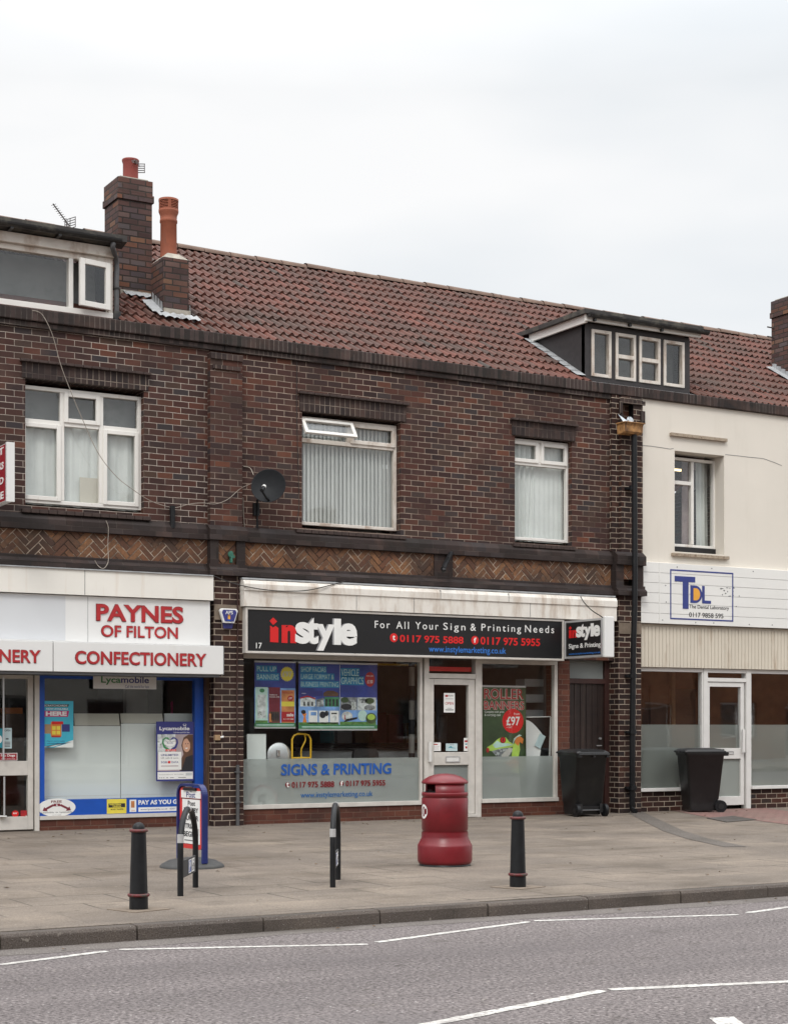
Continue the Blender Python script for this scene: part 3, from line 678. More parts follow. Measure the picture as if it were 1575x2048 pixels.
# roof tiles
def roof(parent, x0, x1, gaps=()):
    pitch_v = Vector((0, 1, PITCH)).normalized(); nrm = Vector((0, -PITCH, 1)).normalized()
    y0 = .10; L_ = (RIDGE_Y - y0) / pitch_v.y; rows = 12; gauge = L_ / rows; roll = .128; k = 8
    nx = int(round((x1 - x0) / roll)); rr = random.Random(int(x0 * 77) + 5); bm_ = MB(); mi = bm_.m('tile')
    for j in range(rows):
        for c in range(nx):
            xs = x0 + c * roll; xe_ = x0 + (c + 1) * roll
            jl = rr.uniform(-.008, .008); jh = rr.uniform(-.003, .005); rv = rr.uniform(.02, 1)
            if any(g[0] - .06 < xs < g[1] - .06 and j * gauge * pitch_v.y < g[2] for g in gaps): continue
            s0 = j * gauge - .03 + jl; s1 = (j + 1) * gauge + .02; vs = []
            for (ss, lift) in ((s0, .046), (s1, .004)):
                for i in range(k + 1):
                    f = i / k; prof = .034 * (math.sin(math.pi * min(1, f / .58)) if f < .58 else -.30 * math.sin(math.pi * (f - .58) / .42))
                    p = Vector((xs + roll * f, y0, roofz(y0))) + pitch_v * ss + nrm * (lift + jh + prof); vs.append(tuple(p))
            for i in range(k + 1):       # nose
                p = Vector(vs[i]) - nrm * .036; vs.append(tuple(p))
            n1 = k + 1
            fs = [(i, i + 1, n1 + i + 1, n1 + i) for i in range(k)]
            bm_.add(vs, fs, 'tile', rv, True)
            bm_.add(vs[:n1] + vs[2 * n1:], [(n1 + i, n1 + i + 1, i + 1, i) for i in range(k)], 'tile', rv)
    # boarding below and the rear slope
    zz0, zz1 = roofz(y0) - .02, roofz(RIDGE_Y) - .02
    bm_.add([(x0, y0, zz0), (x1, y0, zz0), (x1, RIDGE_Y, zz1), (x0, RIDGE_Y, zz1), (x1, 2 * RIDGE_Y, zz0 - .1), (x0, 2 * RIDGE_Y, zz0 - .1)], [(0, 1, 2, 3), (3, 2, 4, 5)], 'tile', .4)
    xx = x0
    while xx < x1 - .01:
        xe_ = min(xx + .45, x1); dz = rr.uniform(-.008, .008); v = []
        for xq, ex in ((xx, .008), (xe_ - .004, 0)):
            for a in range(9):
                an = math.pi * a / 8; v.append((xq, RIDGE_Y - math.cos(an) * (.12 + ex), roofz(RIDGE_Y) + .0 + dz + math.sin(an) * (.085 + ex)))
        bm_.add(v, [(a, a + 9, a + 10, a + 1) for a in range(8)], 'ridge', 0, True); xx = xe_
    return bm_.build('roof', parent)
DORM1 = (XL - 1, X(226, .26), 1.35); DORM2 = (X(1170, .2) + .03, X(1378, .2), 1.2)
roof(left, XL, XSPL, [DORM1]); roof(mid, XSPL, XMID, [DORM2]); roof(right, XMID, XR, [DORM2])
b = MB(); b.box(XL, XR, 7.6, 7.9, 0, 6.3, 'brick'); b.box(XL, XL + .3, .34, 7.59, 0, 6.3, 'brick'); b.box(XR - .3, XR, .34, 7.59, 0, 6.3, 'brick')
b.prism_x([(.3, 6.301), (RIDGE_Y, roofz(RIDGE_Y) - .08), (7.5, 6.301)], XL + .01, XL + .25, 'brick'); b.prism_x([(.3, 6.301), (RIDGE_Y, roofz(RIDGE_Y) - .08), (7.5, 6.301)], XR - .25, XR - .01, 'cream')
b.build('rear_wall', mid)

# ------------------------------------------------------------------ chimneys
def chimney(parent, x0, x1, y0, y1, zb, zt, cap=True):
    bb = MB(); bb.box(x0, x1, y0, y1, zb, zt - (.3 if cap else 0), 'chim')
    if cap:
        e = .022; bb.box(x0 - e, x1 + e, y0 - e, y1 + e, zt - .3, zt - .2, 'chim'); bb.box(x0 - .008, x1 + .008, y0 - .008, y1 + .008, zt - .2, zt, 'chim')
        bb.box(x0 + .04, x1 - .04, y0 + .04, y1 - .04, zt, zt + .03, 'mortarfl')
    else:
        v = [(x0, y0, zt), (x1, y0, zt), (x1, y1, zt), (x0, y1, zt)]; i_ = .1
        v += [(x0 + i_, y0 + i_, zt + .09), (x1 - i_, y0 + i_, zt + .09), (x1 - i_, y1 - i_, zt + .09), (x0 + i_, y1 - i_, zt + .09)]
        bb.add(v, [(0, 1, 5, 4), (1, 2, 6, 5), (2, 3, 7, 6), (3, 0, 4, 7), (4, 5, 6, 7)], 'mortarfl')
    return bb.build('chimney', parent, bevel=.006)
def pot(parent, cx_, cy_, zb, r, h, mat, louvre=False):
    bb = MB()
    if not louvre:
        bb.lathe([(r * 1.02, 0), (r, .06), (r, h - .06), (r * 1.1, h - .03), (r * 1.14, h - .01), (r * 1.1, h), (r * .86, h), (r * .85, h - .2)], mat, (cx_, cy_, zb), 28)
    else:
        hl = h * .72
        bb.lathe([(r * 1.04, 0), (r * 1.0, .05), (r * .98, hl - .1), (r * 1.06, hl - .09), (r * 1.06, hl - .06), (r, hl - .05), (r * 1.02, hl), (r * 1.2, hl + .05), (r * 1.2, hl + .08), (r * .8, hl + .08)], mat, (cx_, cy_, zb), 28)
        bb.lathe([(r * .85, hl + .05), (r * .85, h - .02)], 'black', (cx_, cy_, zb), 20)
        z_ = hl + .085; k_ = 5; st = (h - .03 - z_) / k_
        for i in range(k_): bb.lathe([(r * 1.02, z_ + i * st + .0), (r * 1.17, z_ + i * st), (r * 1.17, z_ + i * st + st * .5), (r * 1.02, z_ + i * st + st * .5)], mat, (cx_, cy_, zb), 28)
        for q in range(5):
            a = q * 2 * math.pi / 5 + .5; bb.lathe([(r * 1.175, z_), (r * 1.175, h - .03)], mat, (cx_, cy_, zb), 4, a, a + .32)
        bb.lathe([(r * 1.2, h - .03), (r * 1.2, h), (r * .7, h + .01), (0.001, h + .012)], mat, (cx_, cy_, zb), 28)
    return bb.build('chimney_pot', parent)
c1 = (-3.63, -3.14, 1.2, 1.74); z1t = Z(237, 352, 1.2)
ch1 = chimney(left, *c1, 7.0, z1t)
tag(ch1, 'tall brown brick chimney with projecting cap courses', None)
pot(ch1, -3.37, 1.42, z1t + .02, .105, Z(250, 318, 1.42) - z1t - .02, 'terra_red')
c2 = (X(327, .5), X(378, .5), .5, .95); z2t = Z(327, 513, .5)
ch2 = chimney(mid, *c2, 6.6, z2t, False)
pot(ch2, (c2[0] + c2[1]) / 2 - .02, .72, z2t + .05, .112, Z(340, 400, .72) - z2t - .05, 'terra', True)
# lead flashing round the stacks
b = MB(); b.box(c2[0] + .0, c2[1] + .02, c2[2] - .02, c2[2] - .002, Z(350, 641, .48), Z(350, 618, .48), 'mortarfl'); 
for i in range(4):
    yy = c2[2] + .04 + i * .1; zb_ = roofz(yy)
    b.add([(c2[0] - .012, yy - .06, zb_ - .02), (c2[0] - .012, yy + .06, zb_ + .05), (c2[0] - .012, yy + .03, zb_ + .24), (c2[0] - .012, yy - .03, zb_ + .2)], [(0, 1, 2, 3)], 'lead')
    b.add([(c2[0] - .16, yy - .06, zb_ + .055), (c2[0] - .01, yy - .06, zb_ + .075), (c2[0] - .01, yy + .05, zb_ + .145), (c2[0] - .15, yy + .05, zb_ + .125)], [(0, 1, 2, 3)], 'lead')
rr = random.Random(4); xx = c2[0] - .1; vs = []; k_ = 14
for i in range(k_ + 1):
    f = i / k_; x_ = c2[0] - .12 + f * (c2[1] - c2[0] + .22); vs += [(x_, .47, roofz(.47) + .105 + .012 * math.sin(i * 2.3)), (x_, .33 + rr.uniform(-.02, .02), roofz(.33) + .098 + .012 * math.sin(i * 2.3))]
b.add(vs, [(2 * i, 2 * i + 1, 2 * i + 3, 2 * i + 2) for i in range(k_)], 'lead')
b.add([(c2[1] + .012, .46, roofz(.46) + .02), (c2[1] + .012, .6, roofz(.6)), (c2[1] + .012, .56, roofz(.56) + .2), (c2[1] + .012, .48, roofz(.48) + .24)], [(0, 1, 2, 3)], 'lead')
b.build('flashing', mid)
b = MB(); b.box(c1[0] + .02, c1[1], c1[2] - .03, c1[2] - .002, 7.1, 7.26, 'mortarfl')
vs = []
for i in range(k_ + 1):
    f = i / k_; x_ = c1[0] + .06 + f * (c1[1] - c1[0]); vs += [(x_, 1.19, roofz(1.19) + .10), (x_, 1.04 + rr.uniform(-.02, .02), roofz(1.04) + .095 + .012 * math.sin(i * 2.1))]
b.add(vs, [(2 * i, 2 * i + 1, 2 * i + 3, 2 * i + 2) for i in range(k_)], 'lead'); b.build('flashing', left)
# chimney of the cream building
z3t = Z(1543, 604, 1.95)
c3 = (8.86, 9.6, 1.25, 1.95); ch3 = chimney(right, *c3, 7.0, z3t)
tag(ch3, 'brick chimney with step irons', None)
pot(ch3, 9.25, 1.55, z3t + .02, .11, .32, 'belly')
b = MB()
for py in (656, 675): z_ = Z(1540, py, 1.9); b = MB(); b.cyl((8.87, 1.88, z_), (8.72, 1.9, z_ + .01), .012, 'iron'); b.build('step_iron', ch3)
b = MB()
for i in range(7):
    yy = 1.2 + i * .11; zb_ = roofz(yy)
    b.add([(c3[0] - .012, yy - .055, zb_ - .02), (c3[0] - .012, yy + .055, zb_ + .04), (c3[0] - .012, yy + .05, zb_ + .2), (c3[0] - .012, yy - .055, zb_ + .17)], [(0, 1, 2, 3)], 'lead')
    b.add([(c3[0] - .16, yy - .06, zb_ + .06), (c3[0] - .01, yy - .06, zb_ + .08), (c3[0] - .01, yy + .06, zb_ + .15), (c3[0] - .16, yy + .05, zb_ + .13)], [(0, 1, 2, 3)], 'lead')
b.build('flashing', right)

# ------------------------------------------------------------------ dormers
def dormer_casement(mb, x0, x1, z0, z1, y, mat, w_=.055): mb.frame(x0, x1, z0, z1, w_, y - .02, y + .05, mat)
# white dormer of the left building
DY = .26
dz0, dz1 = Z(110, 623, DY), Z(110, 500, DY); dxr = X(226, DY); dxl = -8.6
dm = MB(); xm = X(147, DY)
dm.box(dxl, dxr, DY - .02, DY + .1, dz0, dz0 + .075, 'white'); dm.box(dxl, dxr, DY, DY + .1, dz1 - .075, dz1, 'white_old')
dm.box(xm - .06, xm, DY - .005, DY + .1, dz0 + .076, dz1 - .076, 'white'); dm.box(dxr - .06, dxr, DY, DY + .1, dz0 + .076, dz1 - .076, 'white_old')
dm.box(dxl, dxr + .02, DY - .06, DY + .1, dz1 + .001, dz1 + .13, 'white_old')
zg = dz1 + .2
dm.box(dxl, dxr, DY + .101, 1.8, dz0 - .03, dz0, 'white_old')
dorm = dm.build('dormer', left, bevel=.006)
b = MB(); b.add([(dxr, DY + .05, dz0), (dxr, DY + .05, dz1 + .12), (dxr, 1.85, dz1 + .12), (dxr, 1.5, roofz(1.5) + .02)], [(0, 1, 2, 3)], 'darktimber'); b.build('cheek', dorm)
b = MB(); b.prism_x([(DY - .2, zg - .02), (DY - .2, zg + .06), (RIDGE_Y - .2, zg + .06 + .30 * (RIDGE_Y - DY)), (RIDGE_Y - .2, zg + .30 * (RIDGE_Y - DY)), (DY, zg - .06)], dxl, dxr + .12, 'felt'); b.build('roof', dorm)
b = MB(); gx1 = X(243, .05)
prof = [(-.02 + .055 * math.cos(math.pi + math.pi * i / 8), .055 * math.sin(math.pi + math.pi * i / 8)) for i in range(9)]
b.prism_x([(DY - .18 + p[0], zg - .0 + p[1]) for p in prof] , dxl, gx1, 'gutter')
for px in (22, 118): xg = X(px, .1); b.box(xg - .02, xg + .02, DY - .22, DY - .065, zg - .075, zg - .03, 'gutter')
b.build('gutter', dorm)
b = MB(); b.tube(curve_pts([(gx1 - .1, DY - .19, zg - .05), (gx1 - .1, DY - .17, zg - .12), (dxr + .05, DY - .0, zg - .22), (dxr + .05, DY - .0, dz0 + .5), (dxr + .05, DY, dz0 - .02)], 6), .034, 'galv', 10)
b.box(dxr + .005, dxr + .095, DY - .045, DY + .05, dz0 - .03, dz0 + .1, 'gutter'); b.box(dxr + .01, dxr + .09, DY - .042, DY + .05, (dz0 + dz1) / 2 + .0, (dz0 + dz1) / 2 + .02, 'gutter'); b.build('downpipe', dorm)
b = MB(); b.box(dxl, xm - .061, DY + .04, DY + .05, dz0 + .076, dz1 - .076, 'glass'); b.build('pane', dorm)
# open casement, hung on its right side
b = MB(); w0, w1 = xm + .0, dxr - .062; ang = R_(10)
b.T = Matrix.Translation((w1, DY - .02, 0)) @ rotz(ang)
b.frame(w0 - w1 + .03, 0, dz0 + .09, dz1 - .085, .07, -.05, .0, 'white'); b.build('casement', dorm, bevel=.006)
b = MB(); b.T = Matrix.Translation((w1, DY - .02, 0)) @ rotz(ang); b.box(w0 - w1 + .1, -.07, -.03, -.02, dz0 + .16, dz1 - .155, 'glass'); b.build('pane', dorm)
b = MB(); b.box(dxl, dxr - .08, DY + .45, DY + .46, dz0 - .1, dz1, 'netgrey'); b.build('curtain', dorm)
# black dormer
DY2 = .2; cxl = 3.45
ez0, ez1 = Z(1275, 776, DY2), Z(1275, 668, DY2); exr = X(1378, DY2); exl = X(1170, DY2)
pz = [(1181, 1221), (1229, 1270), (1276, 1319), (1325, 1367)]
b = MB(); b.box(exl, exr, DY2, DY2 + .1, ez0, ez0 + .085, 'darktimber'); b.box(exl, exr, DY2, DY2 + .1, ez1 - .02, ez1 + .05, 'darktimber')
eds = [exl] + [X(a, DY2) for p in pz for a in p] + [exr]
for i in range(0, 10, 2): b.box(eds[i], eds[i + 1], DY2 - .001, DY2 + .1, ez0 + .086, ez1 - .021, 'darktimber')
b.add([(exl, DY2 + .02, ez0), (exl, DY2 + .02, ez1 + .1), (exl, 1.62, ez1 + .1), (exl, 1.4, roofz(1.4))], [(0, 1, 2, 3)], 'darktimber')
b.add([(exr, DY2 + .02, ez0), (exr, DY2 + .02, ez1 + .1), (exr, 1.62, ez1 + .1), (exr, 1.4, roofz(1.4))], [(0, 1, 2, 3)], 'darktimber')
dorm2 = b.build('dormer', right)
for k, (a, c) in enumerate(pz):
    xa_, xb_ = X(a, DY2), X(c, DY2); zb_, zt_ = ez0 + .09, ez1 - .03
    b = MB(); b.frame(xa_ + .004, xb_ - .004, zb_, zt_, .048, DY2 - .02, DY2 + .06, 'white_old')
    if k in (1, 2): b.box(xa_ + .05, xb_ - .05, DY2 - .025, DY2 + .06, zb_ + .40 * (zt_ - zb_) + .04, zb_ + .40 * (zt_ - zb_) + .10, 'white_old'); 
    b.build('casement', dorm2, bevel=.004)
    b = MB(); b.box(xa_ + .04, xb_ - .04, DY2 + .03, DY2 + .036, zb_ + .04, zt_ - .04, 'glass'); b.build('pane', dorm2)
b = MB(); b.box(exl + .05, exr - .05, DY2 + .35, DY2 + .36, ez0, ez1, 'netgrey'); b.box(eds[7] + .1, eds[7] + .2, DY2 + .2, DY2 + .21, ez0, ez1 - .05, 'curtain'); b.build('curtain', dorm2)
fz = ez1 + .05; OV = .15
b = MB(); b.box(exl - .09, exr + .12, DY2 - OV + .02, DY2 - OV + .06, fz, fz + .10, 'white'); b.box(exl - .07, exl - .03, DY2 - OV + .061, 1.6, fz - .02, fz + .10, 'white')
b.box(exl - .03, exr + .1, DY2 - OV + .061, DY2 + .02, fz + .055, fz + .075, 'white_old'); b.build('fascia', dorm2)
b = MB(); b.box(exl - .13, exr + .14, DY2 - OV - .02, 1.95, fz + .101, fz + .17, 'felt'); b.build('roof', dorm2)
b = MB(); b.prism_x([(DY2 - OV - .035 + .055 * math.cos(math.pi + math.pi * i / 8), fz + .1 + .06 * math.sin(math.pi + math.pi * i / 8)) for i in range(9)], exl - .08, exr + .22, 'gutter')
for px in (1192, 1262, 1326): xg = X(px, 0); b.box(xg - .02, xg + .02, DY2 - OV - .03, DY2 - OV + .019, fz + .0, fz + .04, 'gutter')
b.build('gutter', dorm2)
b = MB(); yy = DY2 - .02; i = 0
while yy < 1.5:
    zb_ = roofz(yy) + .082; b.add([(exl - .17, yy, zb_ + .01), (exl - .005, yy, zb_ + .015), (exl - .005, yy + .17, zb_ + .118), (exl - .17, yy + .17, zb_ + .105)], [(0, 1, 2, 3)], 'lead'); yy += .18
vs = []
for i in range(31):
    x_ = exl - .05 + (exr - exl + .2) * i / 30; vs += [(x_, DY2 - .01, ez0 + .01), (x_, .02 + rr.uniform(-.02, .02), ZE1 + .012 + rr.uniform(0, .008))]
b.add(vs, [(2 * i, 2 * i + 1, 2 * i + 3, 2 * i + 2) for i in range(30)], 'lead'); b.build('flashing', dorm2)

# ------------------------------------------------------------------ upper windows
def lintel(parent, px0, px1, pyt, pyb, pxm, tile=True):
    x0, x1 = X(px0, -.02), X(px1, -.02); zt, zb = Z(pxm, pyt, -.02), Z(pxm, pyb, -.02)
    bb = MB(); bb.box(x0, x1, -.022, .1, zb, zt, 'soldier')
    k_ = int((x1 - x0 + .06) / .11); xx_ = x0 - .03
    for i in range(k_):
        d = (x1 - x0 + .06) / k_; bb.box(xx_ + .003, xx_ + d - .003, -.07, -.0, zt + .001, zt + .032, 'tint'); xx_ += d
    return bb.build('lintel', parent, bevel=.004)
def sill(parent, px0, px1, py, pxm, mat='tint'):
    x0, x1 = X(px0, -.06), X(px1, -.06); z_ = Z(pxm, py, -.07); bb = MB(); k_ = int((x1 - x0) / .11); d = (x1 - x0) / k_
    for i in range(k_): bb.box(x0 + i * d + .003, x0 + (i + 1) * d - .003, -.075, .03, z_ - .04, z_ + .01, mat)
    return bb.build('sill', parent, bevel=.004)
def window(parent, x0, x1, z0, z1, y, mat, mullions=(), transoms=(), sashes=(), fw=.05, label=None):
    bb = MB(); bb.frame(x0, x1, z0, z1, fw, y, y + .07, mat)
    for (x_, a, c) in mullions: bb.box(x_ - .028, x_ + .028, y + .001, y + .069, a, c, mat)
    for (z_, a, c) in transoms: bb.box(a, c, y + .002, y + .068, z_ - .03, z_ + .03, mat)
    for (a, c, d, e) in sashes: bb.frame(a, c, d, e, .055, y - .018, y + .03, mat)
    o = bb.build('window', parent, bevel=.006)
    g = MB(); g.box(x0 + .02, x1 - .02, y + .045, y + .051, z0 + .02, z1 - .02, 'glass'); g.build('pane', o)
    if label: o['label'] = label
    return o
FY = .10
# left building
def win_left(dx):
    x0, x1, z0, z1 = W1[0] + dx - .06, X(283, FY) + dx, Z(170, 1013, FY), Z(170, 782, FY)
    m1, m2 = X(125, FY) + dx, X(203, FY) + dx; zt = Z(170, 852, FY)
    o = window(left, x0, x1, z0, z1, FY, 'white', [(m1, z0 + .051, z1 - .051), (m2, z0 + .051, z1 - .051)], [(zt, x0 + .051, m1 - .03), (zt, m1 + .03, m2 - .03), (zt, m2 + .03, x1 - .051)],
               [(x0 + .04, m1 - .02, z0 + .04, zt - .02), (m1 + .02, m2 - .02, zt + .02, z1 - .04), (m2 + .02, x1 - .04, z0 + .04, zt - .02)])
    c = MB(); n_ = 60; vs = []
    for i in range(n_ + 1):
        x_ = x0 + (x1 - x0) * i / n_; yy_ = FY + .11 + .012 * math.sin(i * .9) + .008 * math.sin(i * 2.3); vs += [(x_, yy_, z0), (x_, yy_, zt - .0)]
    c.add(vs, [(2 * i, 2 * i + 2, 2 * i + 3, 2 * i + 1) for i in range(n_)], 'curtain', 0, True)
    c.box(x0, x1, FY + .22, FY + .23, zt - .02, z1, 'netgrey'); c.box(x0, x1, FY + .4, FY + .41, z0, z1, 'netgrey')
    if dx == 0: a, z_ = P(178, 985, FY + .14); c.box(a - .14, a + .12, FY + .085, FY + .095, z0 + .05, z_ + .18, 'boardedge')
    c.build('curtain', o); return o
w1 = win_left(0); win_left(W0[0] - W1[0])
lintel(left, 45, 297, 737, 768, 170); sill(left, 44, 302, 1026, 170)
# wide window with vertical blind and open fanlight
x0, x1, z0, z1 = W2[0] - .05, X(793, FY), Z(700, 1056, FY), Z(700, 842, FY); xm_ = X(698, FY); zt = Z(700, 889, FY)
w2 = window(mid, x0, x1, z0, z1, FY, 'white_old', [(xm_, zt + .031, z1 - .051)], [(zt, x0 + .051, x1 - .051)], [(xm_ + .02, x1 - .03, zt + .012, z1 - .03)], .045)
b = MB(); xa_, xb_ = W2[0] + .01, xm_ + .03; hz = z1 - .05; hh = hz - zt - .01
b.T = Matrix.Translation((0, FY - .02, hz)) @ Matrix.Rotation(R_(-33), 4, 'X')
b.frame(xa_, xb_, -hh, 0, .05, -.04, .0, 'white'); b.build('fanlight', w2, bevel=.006)
b = MB(); b.T = Matrix.Translation((0, FY - .02, hz)) @ Matrix.Rotation(R_(-33), 4, 'X'); b.box(xa_ + .045, xb_ - .045, -.025, -.018, -hh + .045, -.045, 'glass'); b.build('fanlight_pane', w2)
b = MB(); xx_ = x0 + .02; i = 0
while xx_ < x1:
    a = R_(27 + random.uniform(-4, 4)); b.T = Matrix.Translation((xx_, FY + .12, 0)) @ rotz(a); b.box(-.047, .047, -.0012, .0012, z0 + .02, z1, 'blind'); xx_ += .063
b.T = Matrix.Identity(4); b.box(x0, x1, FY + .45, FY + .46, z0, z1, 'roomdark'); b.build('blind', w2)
lintel(mid, 600, 812, 799, 832, 700); sill(mid, 592, 812, 1066, 700)
# narrow window with a gathered blind
x0, x1, z0, z1 = W3[0] - .05, X(1136, FY), Z(1085, 1083, FY), Z(1085, 882, FY); xm_ = X(1078, FY); zt = Z(1085, 930, FY)
w3 = window(mid, x0, x1, z0, z1, FY, 'white', [(xm_, zt + .031, z1 - .051)], [(zt, x0 + .051, x1 - .051)], [(x0 + .04, xm_ - .02, zt + .012, z1 - .03), (xm_ + .02, x1 - .03, zt + .012, z1 - .03)], .045)
b = MB(); n_ = 90; vs = []
for i in range(n_ + 1):
    f = i / n_; x_ = x0 + .02 + (x1 - x0 - .04) * f; am = .045 if f < .33 else (.02 if f < .5 else .004)
    yy_ = FY + .115 + am * .9 * math.sin(f * 75) ; sk = .12 * math.exp(-((f - .42) / .08) ** 2)
    vs += [(x_ - sk * .3, yy_, z0), (x_ + sk * .4, yy_ + .01, z1)]
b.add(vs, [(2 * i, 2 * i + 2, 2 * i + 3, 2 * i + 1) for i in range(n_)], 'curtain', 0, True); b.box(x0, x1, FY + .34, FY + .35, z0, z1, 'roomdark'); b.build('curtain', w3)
lintel(mid, 1024, 1150, 847, 876, 1085); sill(mid, 1026, 1150, 1091, 1085)
# window in the cream wall
FY4 = .2
x0, x1, z0, z1 = W4[0] - .1, X(1430, FY4), Z(1390, 1096, FY4), Z(1390, 918, FY4); xm_ = X(1384, FY4); zt = Z(1366, 966, FY4)
w4 = window(right, x0, x1, z0, z1, FY4, 'white', [(xm_, z0 + .051, z1 - .051)], [(zt, x0 + .051, xm_ - .03)], [], .045)
b = MB(); n_ = 50; vs = []
for i in range(n_ + 1):
    f = i / n_; x_ = xm_ + .25 + (x1 - xm_ - .25) * f; yy_ = FY4 + .2 + .03 * math.sin(f * 16); vs += [(x_, yy_, z0 - .1), (x_ - .02, yy_, z1)]
b.add(vs[:2 * 34], [(2 * i, 2 * i + 2, 2 * i + 3, 2 * i + 1) for i in range(33)], 'curtain', 0, True); b.build('curtain', w4); b = MB(); b.add(vs[66:], [(2 * i, 2 * i + 2, 2 * i + 3, 2 * i + 1) for i in range(17)], 'drape', 0, True)
b.build('drape', w4); b = MB(); b.box(xm_ + .02, xm_ + .2, FY4 + .28, FY4 + .3, z0 - .1, z1, 'purple_drape'); b.build('drape', w4); b = MB(); b.box(x0, x1 + .3, FY4 + 1.5, FY4 + 1.51, z0 - .3, z1 + .3, 'lightgrey'); b.build('back_wall', w4)
b = MB(); b.box(W4[0], x1 + .02, FY4 - .02, FY4 + .07, W4[2] + .0, z0, 'black'); b.build('black_sill', w4)
sill(right, 1344, 1457, 1110, 1397, 'stone_sill')

# ------------------------------------------------------------------ ground floor: piers, rooms
PY = -.12
gx = [X(428, PY), X(487, PY)]
b = MB(); b.box(gx[0], gx[1], PY, .3, 0, ZC0 - .051, 'brick_pil'); b.box(gx[0] + .001, gx[1] - .001, PY - .012, PY - .0005, Z(450, 1240, PY), Z(450, 1210, PY), 'concrete')
b.build('pier', mid)
gx2 = [X(1236, PY), X(1281, PY)]
b = MB(); b.box(gx2[0], gx2[1], PY, .3, 0, ZC0 - .051, 'brick_pil'); b.box(gx2[0] - .001, gx2[1] - .001, PY - .012, PY - .0005, Z(1255, 1268, PY), Z(1255, 1246, PY), 'concrete'); b.build('pier', mid)
def room(parent, x0, x1, y0, y1, z1, wall, back, floor='roomfloor'):
    bb = MB(); t_ = .04
    bb.box(x0, x1, y0, y1, .005, .03, floor); bb.box(x0, x1, y0, y1, z1, z1 + t_, wall); bb.box(x0 - t_, x0, y0, y1, .005, z1, wall); bb.box(x1, x1 + t_, y0, y1, .005, z1, wall); bb.box(x0, x1, y1, y1 + t_, .005, z1, back)
    return bb.build('shop_room', parent)
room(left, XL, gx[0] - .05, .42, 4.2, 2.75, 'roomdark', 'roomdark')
room(mid, gx[1] + .05, X(1125, .1), .36, 4.0, 2.75, 'room', 'room')
room(right, gx2[1] + .05, XR - .1, .36, 2.6, 2.7, 'tan', 'reflbrown')  # brown walls stand in for house reflections in the panes
# lintel beams behind the signs
b = MB(); b.box(XL, gx[0], .02, .3, 2.3, ZC0 - .051, 'brick'); b.build('bressummer', left)
b = MB(); b.box(gx[1], gx2[0], .02, .3, 2.32, ZC0 - .051, 'brick'); b.build('bressummer', mid)
b = MB(); b.box(gx2[1], XR, .02, .3, 2.32, 3.749, 'brick'); b.build('bressummer', right)

# ---- newsagent front
YS = .15
nb0, nb1 = X(78, YS), X(405, YS)
b = MB(); b.box(nb0 - .03, gx[0] - .02, YS - .03, YS + .15, 0, .135, 'brick_red'); b.build('stall_riser', left)
b = MB(); b.box(X(405, YS) + .005, gx[0] + .03, YS - .12, YS + .1, 0, 2.3, 'brownpost'); b.build('timber_post', left)
zb0, zb1 = .185, .385
b = MB(); b.box(nb0, nb1, YS - .05, YS + .1, .136, zb0 - .001, 'alu'); b.box(nb0, X(88, YS), YS - .03, YS + .06, zb0, 2.3, 'bluevinyl'); b.box(X(388, YS), nb1, YS - .03, YS + .06, zb0, 2.3, 'bluevinyl')
b.box(X(88, YS), X(388, YS), YS - .03, YS + .06, zb0, zb1, 'bluevinyl'); b.box(X(88, YS), X(388, YS), YS - .03, YS + .06, 1.92, 2.3, 'bluevinyl')
sw = b.build('shop_window', left); sw['label'] = 'newsagent shop window framed in bright blue'
b = MB(); b.box(X(88, YS), X(388, YS), YS + .01, YS + .016, zb1, 1.92, 'shopglass'); b.build('pane', sw)
b = MB(); dj0, dj1 = X(68, YS), X(77, YS); b.box(dj0, dj1 - .001, YS - .05, YS + .1, 0, 2.3, 'alu'); 
dl0 = dj0 - 1.12; b.box(dl0 - .12, dl0, YS - .05, YS + .1, 0, 2.3, 'alu'); b.box(dl0 + .001, dj0 - .001, YS - .04, YS + .1, 1.98, 2.3, 'alu')
dr = b.build('door', left); dr['label'] = 'grey framed glass shop door'
b = MB(); x0, x1 = dl0 + .012, dj0 - .012; st = X(65, YS) - X(54, YS)
b.box(x1 - st, x1, YS - .02, YS + .05, .02, 1.975, 'alu'); b.box(x0, x0 + st, YS - .02, YS + .05, .02, 1.975, 'alu')
for a, c in ((.02, .185), (.70, .88), (1.91, 1.975)): b.box(x0 + st, x1 - st, YS - .02, YS + .05, a, c, 'alu')
b.build('leaf', dr, bevel=.004)
b = MB(); b.box(x0 + st, x1 - st, YS + .01, YS + .016, .185, .70, 'shopglass'); b.box(x0 + st, x1 - st, YS + .01, YS + .016, .88, 1.91, 'shopglass'); b.build('pane', dr)
b = MB(); hx = X(7, YS - .06); b.cyl((hx, YS - .07, .90), (hx, YS - .07, 1.93), .012, 'silver'); b.cyl((hx + .01, YS - .07, .21), (hx + .01, YS - .07, .69), .012, 'silver'); b.box(hx - .05, hx + .04, YS - .08, YS - .02, .19, .205, 'paper'); b.build('handle', dr)
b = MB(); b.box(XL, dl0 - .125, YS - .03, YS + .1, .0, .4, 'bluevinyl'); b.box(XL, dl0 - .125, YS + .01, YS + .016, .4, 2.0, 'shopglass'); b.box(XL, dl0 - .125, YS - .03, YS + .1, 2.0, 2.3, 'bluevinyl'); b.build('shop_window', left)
# canopy trim
b = MB(); b.box(XL, X(427, -.2), -.2, .019, 2.965, ZT - .012, 'trim_clean'); b.box(XL, X(427, -.22), -.22, .018, ZT - .011, ZT + .004, 'lead'); 
xs_ = X(170, -.2); b.box(xs_ - .003, xs_ + .003, -.203, -.2, 2.967, ZT - .014, 'greyink'); b.build('canopy', left)
